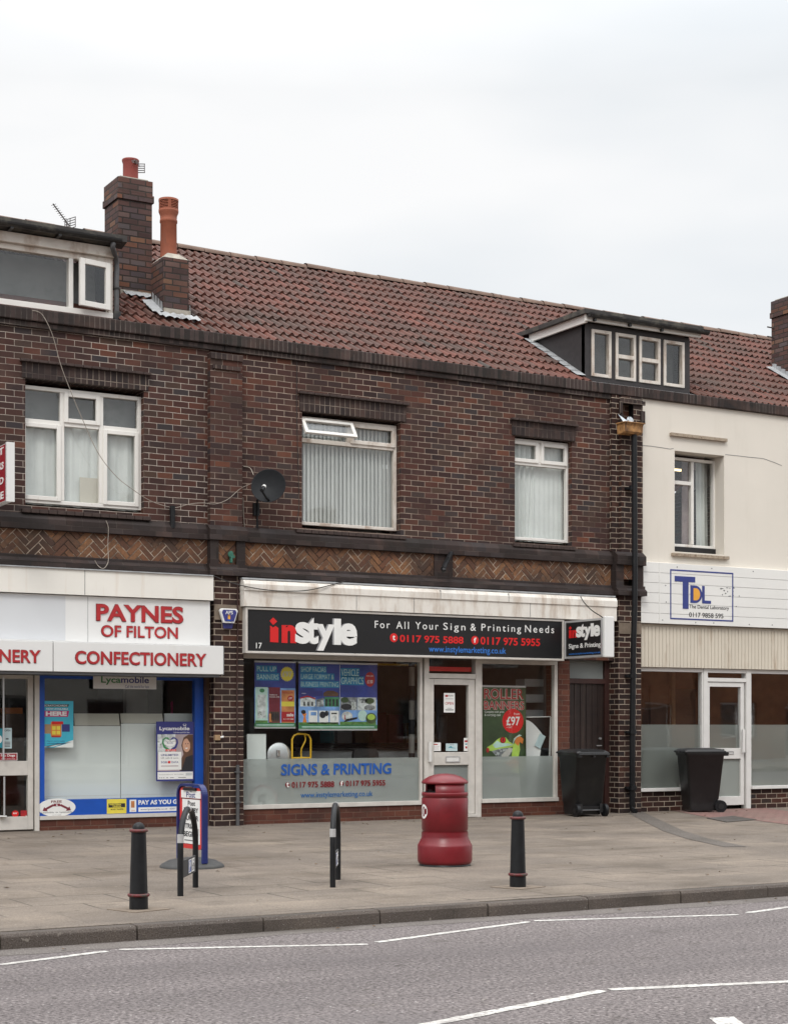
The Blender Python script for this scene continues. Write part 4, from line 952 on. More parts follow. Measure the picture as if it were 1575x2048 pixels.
# fascia board with the shop's name
s = thing('fascia_sign', 'white fascia board with red letters PAYNES OF FILTON', 'sign', (X(300, -.15), -.15, 2.37))
b = MB(); b.box(XL, X(420, -.15), -.15, .019, 2.375, 2.955, 'board'); b.box(X(40, -.15) - 1.4, X(131, -.15), -.152, -.1501, 2.39, 2.945, 'board_grey'); xs_ = X(176, -.15); b.box(xs_ - .002, xs_ + .002, -.152, -.15, 2.38, 2.95, 'greyink'); b.build('board', s)
def lettering(parent, body, x0, x1, z0, z1, y, mat, depth=.012, bold=.02, shear=0., shadow=None):
    bb = MB(); bb.text(body, x0, x1, z0, z1, y, mat, depth, bold, shear)
    if shadow: bb.text(body, x0 - .006, x1 + .006, z0 - .008, z1 + .006, y + .0005, shadow, depth * .5, bold, shear)
    return bb.build('lettering', parent)
yy = -.1525
lettering(s, 'PAYNES', X(193, yy), X(366, yy), Z(280, 1244, yy), Z(280, 1211, yy), yy, 'redsign', .012, .028, 0, 'darkred')
lettering(s, 'OF FILTON', X(203, yy), X(355, yy), Z(280, 1275, yy), Z(280, 1253, yy), yy, 'redsign', .01, .012, 0, 'darkred')
s = thing('fascia_sign', 'long white box sign with red letters CONFECTIONERY over the newsagent window', 'sign', (X(280, -.38), -.38, 1.99))
b = MB(); xd = X(107, -.38); b.box(xd + .005, X(447, -.38), -.38, -.1505, 1.99, 2.36, 'board'); b.box(XL, xd - .005, -.38, -.1505, 1.99, 2.36, 'board')
b.box(X(447, -.38) + .001, X(447, -.38) + .012, -.375, -.153, 1.985, 2.355, 'greyink'); b.build('box', s, bevel=.006)
b = MB(); b.box(XL, X(440, -.38), -.36, .1, 1.955, 1.989, 'galv'); b.build('shade_strip', s)  # dark strip standing in for the shade below the box sign
yy = -.3805
lettering(s, 'CONFECTIONERY', X(151, yy), X(412, yy), Z(280, 1330, yy), Z(280, 1305, yy), yy, 'redsign', .01, .018, 0, 'darkred')
lettering(s, 'STATIONERY', X(-118, yy), X(81, yy), Z(40, 1325, yy), Z(40, 1300, yy), yy, 'redsign', .01, .018, 0, 'darkred')
# red projecting sign
sx = X(14, -.9)
s = thing('projecting_sign', 'red double sided projecting sign with white end on the brick wall', 'sign', (sx, 0, 4.2))
zt_, zb_ = Z(20, 884, -.9), Z(20, 1003, -.9); ex = X(30, -.9)
b = MB(); b.box(sx, ex, -.9, -.87, zb_, zt_, 'board'); b.box(sx + .004, ex - .004, -.869, -.03, zb_ + .01, zt_ - .01, 'board'); b.box(sx - .002, sx + .02, -.869, -.85, zb_, zt_, 'silver')
b.box(sx + .05, ex - .05, -.029, -.001, zb_ + .1, zt_ - .1, 'iron'); b.build('box', s, bevel=.008)
b = MB(); b.T = Matrix.Translation((sx + .003, 0, 0)) @ rotz(R_(-90)); b.box(.05, .85, -.004, -.0, zb_ + .02, zt_ - .02, 'crimson'); b.build('panel', s)
b = MB(); b.T = Matrix.Translation((sx + .003, 0, 0)) @ rotz(R_(-90)); hz_ = (zt_ - zb_) / 4
for i, wd in enumerate(('GIFT', 'DRINKS', 'SOLD', 'HERE')):
    b.text(wd, .16, .78, zt_ - (i + 1) * hz_ + .05, zt_ - i * hz_ - .04, -.0045, 'paper', .003, .03)
b.build('lettering', s)

STYLE = (('s', 590, 620.5, 1245.7, 1289), ('t', 613, 636.5, 1236, 1289), ('y', 633, 669, 1248.5, 1301.5), ('l', 667.5, 681.5, 1236.5, 1289), ('e', 679, 714, 1245, 1290))
def style_logo(bb, fx, fz, y_, mat):
    for ch, a, c, t_, b_ in STYLE[1:]: bb.text(ch, fx(a - 3.2), fx(c - 3.2), fz(b_), fz(t_), y_ + .0006, 'mauve2', .0036, .04)
    for i_, (ch, a, c, t_, b_) in enumerate(STYLE): bb.text(ch, fx(a), fx(c), fz(b_), fz(t_), y_ - .0006 * (i_ % 2), mat, .004, .04 if ch != 'l' else .05)
# ---- printing shop front
YI = .06
b = MB(); cx0, cx1 = X(488, -.25), X(1233, -.25)
b.prism_x([(.019, 3.262), (-.18, 3.262), (-.235, 3.245), (-.26, 3.20), (-.26, 3.115), (.019, 3.115)], cx0, cx1, 'trim')
b.box(cx0 + .002, cx1 - .002, -.245, .019, 2.905, 3.114, 'trim'); b.box(cx0 - .004, cx1 + .004, -.21, .0185, 3.263, 3.285, 'lead')
for px, z0_, z1_ in ((713, 2.91, 3.11), (828, 2.91, 3.11), (880, 3.12, 3.24), (1016, 3.12, 3.24), (1060, 2.91, 3.11)):
    x_ = X(px, -.25); b.box(x_ - .003, x_ + .003, -.2475 if z1_ < 3.115 else -.2625, -.23, z0_, z1_, 'greyink')
b.build('canopy', mid)
xs0, xs1 = X(491, -.22), X(1127, -.22)
s = thing('fascia_sign', 'long black fascia sign with red and white instyle lettering', 'sign', ((xs0 + xs1) / 2, -.22, 2.29))
b = MB(); b.box(xs0 + .03, xs1 - .03, -.21, .019, 2.31, 2.865, 'black'); b.build('board', s)
b = MB(); b.frame(xs0, xs1, 2.285, 2.895, .03, -.228, -.02, 'alu'); b.build('frame', s, bevel=.004)
yy = -.2105
def zz_(px, py): return Z(px, py, yy)
lettering(s, 'n', X(563, yy), X(592, yy), zz_(577, 1286), zz_(577, 1250), yy, 'red', .004, .055)
b = MB(); b.prism([(X(a, yy), zz_(a, c)) for a, c in ((540, 1251), (545.5, 1255), (551, 1252), (556.5, 1256), (556.5, 1285), (540, 1284))][::-1], yy - .004, yy, 'red')
b.prism([(X(a, yy), zz_(a, c)) for a, c in ((539, 1242), (546, 1235), (554, 1243), (546, 1250))], yy - .004, yy, 'red'); b.build('lettering', s)
b = MB(); style_logo(b, lambda p_: X(p_, yy), lambda q_: zz_(650, q_), yy - .001, 'paper'); b.build('lettering', s)
lettering(s, '17', X(512, yy), X(523.5, yy), zz_(518, 1297), zz_(518, 1285.5), yy, 'paper', .003, .0)
def spaced(t_): return ' '.join(t_)
for wd, a, c in (('For', 749, 779), ('All', 792, 817), ('Your', 830, 876), ('Sign', 886, 930), ('&', 940, 951), ('Printing', 962, 1041), ('Needs', 1049, 1107)):
    pm = (a + c) / 2; tz = 1241.5 + (pm - 749) * .0292; bz = 1256 + (pm - 749) * .0292
    if any(ch in wd for ch in 'gy'): bz += 4.2
    lettering(s, '~' + wd, X(a, yy), X(c, yy), zz_(pm, bz), zz_(pm, tz), yy, 'paper', .003, 0.0)
def phone(par, y_, ic, pr, mat, letter_mat, ch, pc, pcy, rr_, x0p, x1p, pyt, pyb):
    bb = MB(); bb.disc(X(pc, y_), Z(pc, pcy, y_), rr_, rr_, y_ - .003, y_, mat); bb.text(ch, X(pc - 2.6, y_), X(pc + 2.6, y_), Z(pc, pcy + 5, y_), Z(pc, pcy - 5.2, y_), y_ - .0031, letter_mat, .002, .02); bb.build('phone_icon', par); bb = MB()
    bb.text(pr, X(x0p, y_), X(x1p, y_), Z((x0p + x1p) / 2, pyb, y_), Z((x0p + x1p) / 2, pyt, y_), y_, mat, .003, .022); bb.build('lettering', par)
phone(s, yy, None, '0117 975 5888', 'red', 'paper', 't', 787, 1275.5, .062, 799, 926, 1271.5, 1286)
phone(s, yy, None, '0117 975 5955', 'red', 'paper', 'f', 949, 1280.5, .062, 960, 1079, 1275.5, 1291)
lettering(s, 'www.instylemarketing.co.uk', X(857, yy), X(1011, yy), zz_(934, 1309.5), zz_(934, 1293.5), yy, 'weblue', .003, .006)
# projecting box sign
px_ = X(1129, -.23)
L0 = .96; s = thing('projecting_sign', 'small black projecting box sign with white end reading instyle Signs & Printing', 'sign', (px_, -.25, 2.33))
sz0, sz1 = 2.315, 2.87; bw_ = .17
b = MB(); b.box(px_, px_ + bw_, -.235 - L0, -.235 - L0 + .05, sz0 - .01, sz1 + .02, 'board'); b.box(px_ + .005, px_ + bw_ - .005, -.235 - L0 + .051, -.23, sz0, sz1, 'board'); b.build('box', s, bevel=.012)
T_ = Matrix.Translation((px_ + .003, -.23, 0)) @ rotz(R_(-90))
b = MB(); b.T = T_; b.frame(.0, L0 - .05, sz0, sz1, .03, -.012, -.0, 'silver'); b.build('frame', s)
b = MB(); b.T = T_; b.box(.03, L0 - .08, -.006, -.0, sz0 + .03, sz1 - .03, 'black'); b.build('panel', s)
b = MB(); b.T = T_; h_ = sz1 - sz0
b.text('n', .185, .30, sz0 + .30, sz0 + .415, -.0065, 'red', .003, .05); b.box(.105, .17, -.009, -.0065, sz0 + .30, sz0 + .415, 'red'); b.prism([(.10, sz0 + .445), (.137, sz0 + .42), (.175, sz0 + .445), (.137, sz0 + .475)], -.009, -.0065, 'red'); style_logo(b, lambda p_: .285 + .575 * (p_ - 590) / 124, lambda q_: sz0 + .255 + .235 * (1301.5 - q_) / 65, -.0075, 'paper')
b.text('Signs & Printing', .10, .87, sz0 + .125, sz0 + .215, -.0065, 'paper', .003, .006); b.text('www.instylemarketing.co.uk', .10, .86, sz0 + .045, sz0 + .08, -.0065, 'weblue', .002, 0)
b.build('lettering', s)
# windows and door of the printing shop
i0 = gx[1]; wA1 = X(843, YI); dA0, dA1 = X(846, YI), X(959, YI); wB0, wB1 = X(960, YI), X(1113, YI); brP = X(1136, YI)
SIL = .21
b = MB(); b.box(i0, dA0 - .005, YI - .03, .3, 0, SIL - .01, 'brick_red'); b.box(dA1 + .002, wB1 + .005, YI - .03, .3, 0, SIL - .01, 'brick_red'); b.box(wB1 + .006, brP, YI - .03, .35, 0, 2.3, 'brick_red'); b.build('stall_riser', mid)
def shop_win(parent, x0, x1, zf, label, fr='alu', z0=SIL, z1=2.28, y=YI, glass='shopglass', w_=.04, right_w=None):
    bb = MB(); bb.box(x0, x1, y - .05, y + .08, z0 - .008, z0 + .05, fr); bb.box(x0, x1, y - .02, y + .06, z1 - .05, z1 + .05, fr); bb.box(x1 - (right_w or w_), x1, y - .02, y + .06, z0 + .051, z1 - .051, fr); bb.box(x0, x0 + .02, y - .02, y + .06, z0 + .051, z1 - .051, fr)
    o = bb.build('shop_window', parent, bevel=.004); o['label'] = label
    g = MB(); g.box(x0 + .02, x1 - w_, y + .012, y + .018, z0 + .05, z1 - .05, glass); g.build('pane', o)
    f = MB(); f.box(x0 + .021, x1 - w_ - .001, y + .0195, y + .021, z0 + .051, zf, 'frost'); f.build('frosted_film', o)
    return o
sA = shop_win(mid, i0, wA1, .875, 'wide shop window with blue SIGNS & PRINTING lettering on its frosted film')
sB = shop_win(mid, wB0, wB1, .875, 'narrow shop window beside the red brick pier', right_w=.06)
# lettering stuck on the glass
yw = YI + .0105
def wtext(par, body, a, c, pyt, pyb, mat, bold=.0, shear=0.):
    bb = MB(); pm = (a + c) / 2; bb.text(body, X(a, yw), X(c, yw), Z(pm, pyb, yw), Z(pm, pyt, yw), yw, mat, .0015, bold, shear); return bb.build('lettering', par)
M['fadedblue'] = plain('faded_blue_vinyl', (.008, .085, .36), .5, .1); M['fadedred'] = plain('faded_red_vinyl', (.20, .008, .012), .5, .1); M['fadedweb'] = plain('faded_web_vinyl', (.02, .12, .34), .5, .1)
wtext(sA, 'SIGNS & PRINTING', 562, 782, 1527, 1549.5, 'fadedblue', .026, .03)
phone(sA, yw, None, '0117 975 5888', 'fadedred', 'paper', 't', 575, 1569.5, .033, 583, 668, 1563, 1575)
phone(sA, yw, None, '0117 975 5955', 'fadedred', 'paper', 'f', 683, 1567, .033, 691, 770, 1560.5, 1572)
wtext(sA, 'www.instylemarketing.co.uk', 601, 745, 1583, 1597, 'fadedweb', .008)
# door
b = MB(); zt0 = Z(900, 1353, YI); b.box(dA0, X(855, YI), YI - .04, YI + .08, 0, 2.33, 'alu'); b.box(X(948, YI), dA1, YI - .04, YI + .08, 0, 2.33, 'alu'); b.box(X(855, YI) + .001, X(948, YI) - .001, YI - .035, YI + .08, zt0 - .03, zt0 + .04, 'alu'); b.box(X(855, YI), X(948, YI), YI - .06, YI + .1, .005, .045, 'alu')
dI = b.build('door', mid, bevel=.004); dI['label'] = 'grey aluminium shop door with OPEN card'
b = MB(); x0, x1 = X(855, YI) + .006, X(948, YI) - .006; zm0, zm1 = .76, .945; zd = zt0 - .036; sw_ = .085
b.box(x0, x0 + sw_, YI - .02, YI + .05, .05, zd, 'alu'); b.box(x1 - sw_ - .02, x1, YI - .02, YI + .05, .05, zd, 'alu'); b.box(x0 + sw_, x1 - sw_ - .02, YI - .02, YI + .05, .05, .17, 'alu'); b.box(x0 + sw_, x1 - sw_ - .02, YI - .02, YI + .05, zm0, zm1, 'alu'); b.box(x0 + sw_, x1 - sw_ - .02, YI - .02, YI + .05, zd - .085, zd, 'alu'); b.build('leaf', dI, bevel=.005)
b = MB(); b.box(x0 + sw_, x1 - sw_ - .02, YI + .012, YI + .018, zm1, zd - .085, 'shopglass'); b.box(X(855, YI), X(948, YI), YI + .012, YI + .018, zt0 + .04, 2.33, 'shopglass'); b.build('pane', dI)
b = MB(); b.box(x0 + sw_, x1 - sw_ - .02, YI + .012, YI + .018, .17, zm0, 'frostdoor'); b.build('kick_pane', dI)
b = MB(); b.frame(X(889, YI), X(917, YI), .80, .885, .012, YI - .03, YI - .02, 'silver'); b.box(X(889, YI) + .013, X(917, YI) - .013, YI - .027, YI - .0205, .813, .872, 'alu_white'); b.build('letter_box', dI)
b = MB(); hx = X(861, YI - .07); b.box(hx - .03, hx + .015, YI - .075, YI - .05, Z(861, 1523, YI), Z(861, 1483, YI), 'alu_white'); b.box(hx - .01, hx + .01, YI - .049, YI - .021, Z(861, 1510, YI), Z(861, 1505, YI), 'silver'); b.box(hx - .01, hx + .01, YI - .049, YI - .021, Z(861, 1495, YI), Z(861, 1490, YI), 'silver'); b.build('handle', dI)
b = MB(); b.box(X(857, YI), X(944, YI), YI + .03, YI + .05, zt0 + .075, zt0 + .14, 'red'); b.build('red_strip', dI)
# brown side door
YD = .14
b = MB(); e0, e1 = brP + .003, X(1219, YD); zr_ = Z(1175, 1362, YD)
b.box(e0, e0 + .05, YD - .03, YD + .1, 0, 2.4, 'brownframe'); b.box(e1 - .12, e1 + .15, YD - .03, YD + .1, 0, 2.4, 'brownframe'); b.box(e0 + .051, e1 - .121, YD - .03, YD + .1, zr_ - .04, zr_ + .035, 'brownframe'); b.box(e0, e1 + .1, YD - .05, YD + .1, 0, .05, 'concrete'); b.box(e0, gx2[0], YD - .1, YD + .1, 2.401, 2.6, 'brownframe')
d2 = b.build('door', mid); d2['label'] = 'dark brown boarded side door'
b = MB(); n_ = 6; ww = (e1 - .121 - e0 - .051) / n_
for i in range(n_): b.box(e0 + .051 + i * ww + .003, e0 + .051 + (i + 1) * ww - .003, YD, YD + .05, .055, zr_ - .042, 'browndoor')
b.box(e0 + .051, e1 - .121, YD + .02, YD + .06, .055, zr_ - .042, 'browndoor'); b.build('leaf', d2, bevel=.005)
b = MB(); b.box(e0 + .051, e1 - .121, YD + .02, YD + .026, zr_ + .036, 2.4, 'frostdoor'); b.box(e0 + .051, e1 - .121, YD + .1, YD + .11, zr_ + .036, 2.4, 'room'); b.build('fanlight_pane', d2)
b = MB(); kx, kz = P(1211, 1477, YD - .03); b.disc(kx - .1, kz, .018, .018, YD - .03, YD, 'silver'); b.box(kx - .16, kx - .07, YD - .02, YD, Z(1210, 1492, YD), Z(1210, 1490, YD), 'silver'); b.build('lock', d2)

# ---- cream building's front
YT = .05
tx0 = gx2[1] + .003
b = MB(); zp0, zp1 = 2.905, 3.845; n_ = 6; hh_ = (zp1 - zp0) / n_; xj = X(1318, -.1)
for i in range(n_):
    for a, c in ((tx0, xj - .012), (xj + .012, XR)): b.box(a, c, -.10, .019, zp0 + i * hh_ + .003, zp0 + (i + 1) * hh_ - .003, 'plank')
b.box(tx0, XR, -.085, .018, zp0, zp1, 'plank'); b.box(xj - .011, xj + .011, -.105, -.0849, zp0, zp1, 'plank')
s = thing('fascia_sign', 'white planked fascia with blue framed TDL dental laboratory logo', 'sign', (X(1400, -.1), -.1, 2.9))
b.build('planking', s)
yy = -.1005
def tz_(a, c): return (X(a, yy), Z(a, c, yy))
b = MB(); fr = [(1339, 1139), (1465, 1145), (1467, 1243), (1342, 1239)]
q = [tz_(*p) for p in fr]; fx0, fx1, fz0, fz1 = q[0][0], q[1][0], (q[2][1] + q[3][1]) / 2, (q[0][1] + q[1][1]) / 2
b.frame(fx0, fx1, fz0, fz1, .022, yy - .003, yy, 'tdlblue'); b.build('border', s)
W_ = fx1 - fx0; H_ = fz1 - fz0
b = MB(); b.box(fx0 + .07 * W_, fx0 + .39 * W_, yy - .004, yy, fz0 + .76 * H_, fz0 + .87 * H_, 'tdlblue'); b.box(fx0 + .195 * W_, fx0 + .285 * W_, yy - .004, yy, fz0 + .22 * H_, fz0 + .7605 * H_, 'tdlblue')
def dshape(x0_, x1_, z0_, z1_, n_=14):
    c_ = (z0_ + z1_) / 2; p = [(x0_, z0_)]; rx = (x1_ - x0_) * .62
    for i in range(n_ + 1):
        a = -math.pi / 2 + math.pi * i / n_; p.append((x1_ - rx + rx * math.cos(a), c_ + (z1_ - z0_) / 2 * math.sin(a)))
    return p + [(x0_, z1_)]
b.prism(dshape(fx0 + .315 * W_, fx0 + .50 * W_, fz0 + .345 * H_, fz0 + .70 * H_), yy - .004, yy, 'tdlblue'); b.prism(dshape(fx0 + .362 * W_, fx0 + .466 * W_, fz0 + .40 * H_, fz0 + .645 * H_), yy - .006, yy - .004, 'amber')
b.box(fx0 + .50 * W_, fx0 + .54 * W_, yy - .0045, yy, fz0 + .345 * H_, fz0 + .70 * H_, 'tdlblue'); b.box(fx0 + .5005 * W_, fx0 + .64 * W_, yy - .004, yy, fz0 + .345 * H_, fz0 + .405 * H_, 'tdlblue')
b.text('The Dental Laboratory', fx0 + .30 * W_, fx0 + .93 * W_, fz0 + .215 * H_, fz0 + .31 * H_, yy, 'ink', .003, 0); b.text('0117 9858 595', fx0 + .295 * W_, fx0 + .84 * W_, fz0 + .06 * H_, fz0 + .155 * H_, yy, 'ink', .003, .006); b.build('lettering', s)
b = MB(); rr = random.Random(8)
for i in range(14):
    a = rr.uniform(0, 6.28); x_, z_ = tz_(1452 + rr.uniform(-12, 14), 1183 + rr.uniform(-12, 12)); b.disc(x_, z_, rr.uniform(.008, .03), rr.uniform(.006, .014), yy - .0015, yy, 'greyink', 9, a)
for px, py in ((1353, 1134), (1422, 1137), (1505, 1143), (1324, 1240), (1330, 1171), (1331, 1204), (1426, 1246), (1497, 1249), (1543, 1250), (1390, 1245), (1477, 1192), (1471, 1213)): x_, z_ = tz_(px, py); b.disc(x_, z_, .012, .009, yy - .002, yy, 'greyink', 8)
b.build('scuff_marks', s)
b = MB(); zc0, zc1 = 2.235, 2.86; xx_ = tx0; 
while xx_ < XR - .08: b.prism([(xx_ + .004, zc0), (xx_ + .066, zc0), (xx_ + .066, zc1), (xx_ + .004, zc1)], -.03, .0, 'ribbed'); xx_ += .07
b.box(tx0, XR, -.018, .019, zc0, zc1 + .04, 'ribbed'); b.box(tx0, XR, -.06, .018, zc1 + .041, 2.9, 'tint'); b.build('shutter_panel', right, bevel=.004)
tw = [X(1403, YT), X(1411, YT), X(1488, YT), X(1497, YT)]; TS = .36
b = MB(); b.box(tx0, tw[0], YT - .02, .3, 0, TS - .055, 'brick_pil'); b.box(tw[3], XR, YT - .02, .3, 0, TS - .055, 'brick_pil'); b.build('stall_riser', right)
def tdl_win(x0, x1, lab):
    bb = MB(); bb.box(x0, x1, YT - .08, YT + .08, TS - .05, TS, 'alu_white'); bb.box(x0, x1, YT - .03, YT + .06, 2.17, 2.232, 'alu_white'); bb.box(x0, x0 + .02, YT - .03, YT + .06, TS + .001, 2.169, 'alu_white'); bb.box(x1 - .03, x1, YT - .03, YT + .06, TS + .001, 2.169, 'alu_white')
    o = bb.build('shop_window', right, bevel=.004); o['label'] = lab
    g = MB(); g.box(x0 + .02, x1 - .03, YT + .012, YT + .018, TS, 2.17, 'warmglass'); g.build('pane', o)
    f = MB(); f.box(x0 + .021, x1 - .031, YT + .0195, YT + .021, TS + .002, 1.345, 'frostpale'); f.build('frosted_film', o)
tdl_win(tx0, tw[0], 'half frosted shop window beside the drainpipe'); tdl_win(tw[3], XR - .1, 'half frosted shop window right of the white door')
b = MB(); b.box(tw[0] + .001, tw[1], YT - .04, YT + .08, 0, 2.232, 'alu_white'); b.box(tw[2], tw[3] - .001, YT - .04, YT + .08, 0, 2.232, 'alu_white'); zq = Z(1450, 1360, YT); b.box(tw[1], tw[2], YT - .035, YT + .08, zq - .03, zq + .03, 'alu_white'); b.box(tw[1], tw[2], YT - .035, YT + .08, 2.17, 2.23, 'alu_white')
d3 = b.build('door', right); d3['label'] = 'white framed half glazed shop door'
b = MB(); x0, x1 = tw[1] + .006, tw[2] - .03; sw_ = .05
for a in ((x0, x0 + sw_), (x1 - sw_ - .02, x1)): b.box(*a, YT - .02, YT + .05, .06, zq - .036, 'alu_white')
for a in ((.06, .2), (.80, .97), (zq - .11, zq - .036)): b.box(x0 + sw_, x1 - sw_ - .02, YT - .02, YT + .05, *a, 'alu_white')
b.build('leaf', d3, bevel=.004)
b = MB(); b.box(x0 + sw_, x1 - sw_ - .02, YT + .012, YT + .018, .97, zq - .11, 'warmglass'); b.box(tw[1], tw[2], YT + .012, YT + .018, zq + .03, 2.17, 'warmglass'); b.build('pane', d3)
b = MB(); b.box(x0 + sw_, x1 - sw_ - .02, YT + .012, YT + .018, .2, .80, 'frostpale'); b.box(x0 + sw_ + .001, x1 - sw_ - .021, YT + .0195, YT + .021, .971, 1.345, 'frostpale'); b.build('kick_pane', d3)
b = MB(); hx = x1 - .04; b.box(hx - .03, hx + .02, YT - .07, YT - .045, .9, 1.27, 'alu_white'); b.box(hx - .01, hx + .01, YT - .046, YT - .02, 1.2, 1.23, 'silver'); b.box(hx - .01, hx + .01, YT - .046, YT - .02, .95, .98, 'silver'); b.build('handle', d3)
b = MB(); b.frame(X(1450, YT), X(1464, YT), .875, .925, .01, YT - .03, YT - .02, 'silver'); b.build('letter_box', d3)

# ------------------------------------------------------------------ things fixed to the walls
# drainpipe with rusty hopper
dp = thing('drainpipe', 'black drainpipe with rusty hopper head on the brick pilaster', 'drainpipe', (X(1268, -.25), -.25, 0))
xp = X(1268, -.26); b = MB(); zh = Z(1265, 866, -.25)
b.tube([(xp, -.25, zh), (xp, -.262, 4.3), (xp, -.268, 3.6), (xp, -.262, 3.1), (xp, -.235, 2.6), (xp, -.21, 1.5), (xp, -.2, .12), (xp, -.21, .05), (xp - .02, -.30, .03)], .043, 'blackpaint', 14)
for z_ in (4.9, 2.05, 1.2, .35): b.cyl((xp, -.215, z_), (xp, -.215, z_ + .07), .056, 'blackpaint', 14); b.box(xp - .09, xp + .09, -.2, -.13, z_ + .015, z_ + .05, 'blackpaint')
b.build('pipe', dp)
b = MB(); h0, h1 = X(1243, -.3), X(1284, -.3); z0, z1 = Z(1265, 868, -.3), Z(1265, 848, -.3)
b.prism_x([(-.15, z0), (-.30, z0), (-.33, z0 + .03), (-.34, z1 - .03), (-.36, z1), (-.15, z1)], h0 + .02, h1 - .02, 'rust'); b.box(h0, h1, -.375, -.14, z1 + .001, z1 + .018, 'rust'); b.build('hopper', dp, bevel=.006)
b = MB(); rr = random.Random(2); cx_, cz_ = (h0 + h1) / 2 + .02, z1 + .02
vs = []; n_, m_ = 18, 7
for j in range(m_):
    ph = math.pi / 2 * j / (m_ - 1)
    for i in range(n_):
        a = 2 * math.pi * i / n_; k_ = 1 + .22 * math.sin(3 * a + j) + rr.uniform(-.1, .1); vs.append((cx_ + .07 * k_ * math.cos(a) * math.cos(ph), -.20 + .05 * k_ * math.sin(a) * math.cos(ph), cz_ + .085 * math.sin(ph) * k_))
b.add(vs, [(j * n_ + i, j * n_ + (i + 1) % n_, (j + 1) * n_ + (i + 1) % n_, (j + 1) * n_ + i) for j in range(m_ - 1) for i in range(n_)], 'plasticbag')
b.add([(h0 + .02, -.3, z1 + .02), (h0 + .1, -.33, z1 + .02), (h0 + .04, -.2, z1 + .13), (h0 - .0, -.2, z1 + .15)], [(0, 1, 2, 3)], 'plasticbag')
tag(b.build('plastic_bag'), 'crumpled white plastic bag caught above the rusty hopper', 'bag')
# alarm box
ax0, ax1 = X(441, -.22), X(477, -.22); az0, az1 = Z(459, 1246, -.22), Z(459, 1217, -.22); acx = (ax0 + ax1) / 2
al = thing('alarm_box', 'white and navy shield shaped alarm box on the brick pier', 'alarm', (acx, -.13, az0))
def shield(x0_, x1_, z0_, z1_): w_ = x1_ - x0_; return [(x0_ + .2 * w_, z0_), (x1_ - .2 * w_, z0_), (x1_, z1_ - .03), (x1_ - .02, z1_), (x0_ + .02, z1_), (x0_, z1_ - .03)]
b = MB(); b.prism(shield(ax0, ax1, az0, az1), -.21, -.155, 'board'); b.build('cover', al, bevel=.008)
b = MB(); b.prism(shield(ax0 + .025, ax1 - .022, az0 + .02, az1 - .018), -.214, -.2105, 'navy'); b.text('APS', acx - .055, acx + .05, az1 - .075, az1 - .03, -.2145, 'paper', .002, .01); b.box(acx - .02, acx + .012, -.217, -.2145, az0 + .05, az1 - .09, 'amber'); b.disc(acx - .004, az1 - .092, .012, .012, -.217, -.2145, 'amber', 10); b.box(acx - .03, acx + .022, -.217, -.2145, az0 + .03, az0 + .045, 'bluevinyl'); b.build('badge', al)
b = MB(); b.prism(shield(ax0 + .04, ax1 - .02, az0 - .07, az1 - .05), -.1545, -.133, 'navy'); b.build('base', al, bevel=.006)
# satellite dish
dc = P(538, 971, -.38); sdh = thing('satellite_dish', 'dark grey satellite dish fixed to the brick wall by the wide window', 'satellite dish', (dc[0] - .1, -.38, dc[1] - .3))
nrm = Vector((-.58, -.78, .22)).normalized(); q = nrm.to_track_quat('Z', 'Y').to_matrix().to_4x4(); Td = Matrix.Translation((dc[0], -.36, dc[1])) @ q
b = MB(); b.T = Td; rD = .225; b.lathe([(.001, -.055), (rD * .35, -.048), (rD * .7, -.028), (rD, .0), (rD + .008, .004), (rD + .006, -.008), (rD * .7, -.036), (.001, -.062)], 'dishgrey', n=40); b.build('reflector', sdh)
b = MB(); tip = Vector((dc[0], -.36, dc[1])) + nrm * .17 + Vector((-.06, .0, -.13)); low = Vector((dc[0] + .02, -.37, dc[1] - .205))
b.tube([tuple(low), tuple((low + tip) / 2 + Vector((0, -.01, -.03))), tuple(tip)], .014, 'blackpaint', 8); b.cyl(tuple(tip), tuple(tip + Vector((.05, .05, .05))), .026, 'blackpaint'); b.cyl(tuple(tip + Vector((.05, .05, .05))), tuple(tip + Vector((.07, .07, .07))), .028, 'alu_white'); b.build('feed_arm', sdh)
b = MB(); mx_ = X(517, -.1); b.tube([(mx_, -.06, Z(517, 1055, -.1)), (mx_, -.06, Z(517, 1000, -.1)), (mx_ + .02, -.15, dc[1] - .12), (dc[0] + .03, -.30, dc[1] - .06)], .016, 'blackpaint', 8); b.box(mx_ - .04, mx_ + .04, -.05, -.0, Z(517, 1030, -.1), Z(517, 1005, -.1), 'blackpaint'); b.build('wall_bracket', sdh)
# iron bracket on the herringbone band and old pipe stub
b = MB(); p0 = P(904, 1106, -.10); p1 = P(886, 1138, -.42); b.cyl((p0[0], -.06, p0[1]), (p1[0], -.42, p1[1]), .036, 'blackpaint'); b.cyl((p1[0], -.42, p1[1]), (p1[0] - .0, -.44, p1[1] - .03), .033, 'blackpaint'); b.tube([(p0[0], -.06, p0[1] - .08), (p0[0] - .12, -.2, p0[1] - .06), (p0[0] - .22, -.35, p0[1] - .10)], .008, 'blackpaint')
tag(b.build('iron_bracket'), 'black iron bracket sticking out of the herringbone brick band', 'bracket')
b = MB(); pz0, pz1 = Z(345, 1056, -.06), Z(345, 1012, -.06); xq = X(345, -.06); b.cyl((xq, -.06, pz0), (xq, -.06, pz1), .035, 'blackpaint'); b.cyl((xq, -.06, pz1 - .03), (xq, .0, pz1 - .03), .02, 'blackpaint')
tag(b.build('pipe_stub'), 'short black iron pipe stub on brick wall beside the three-part window', 'pipe')
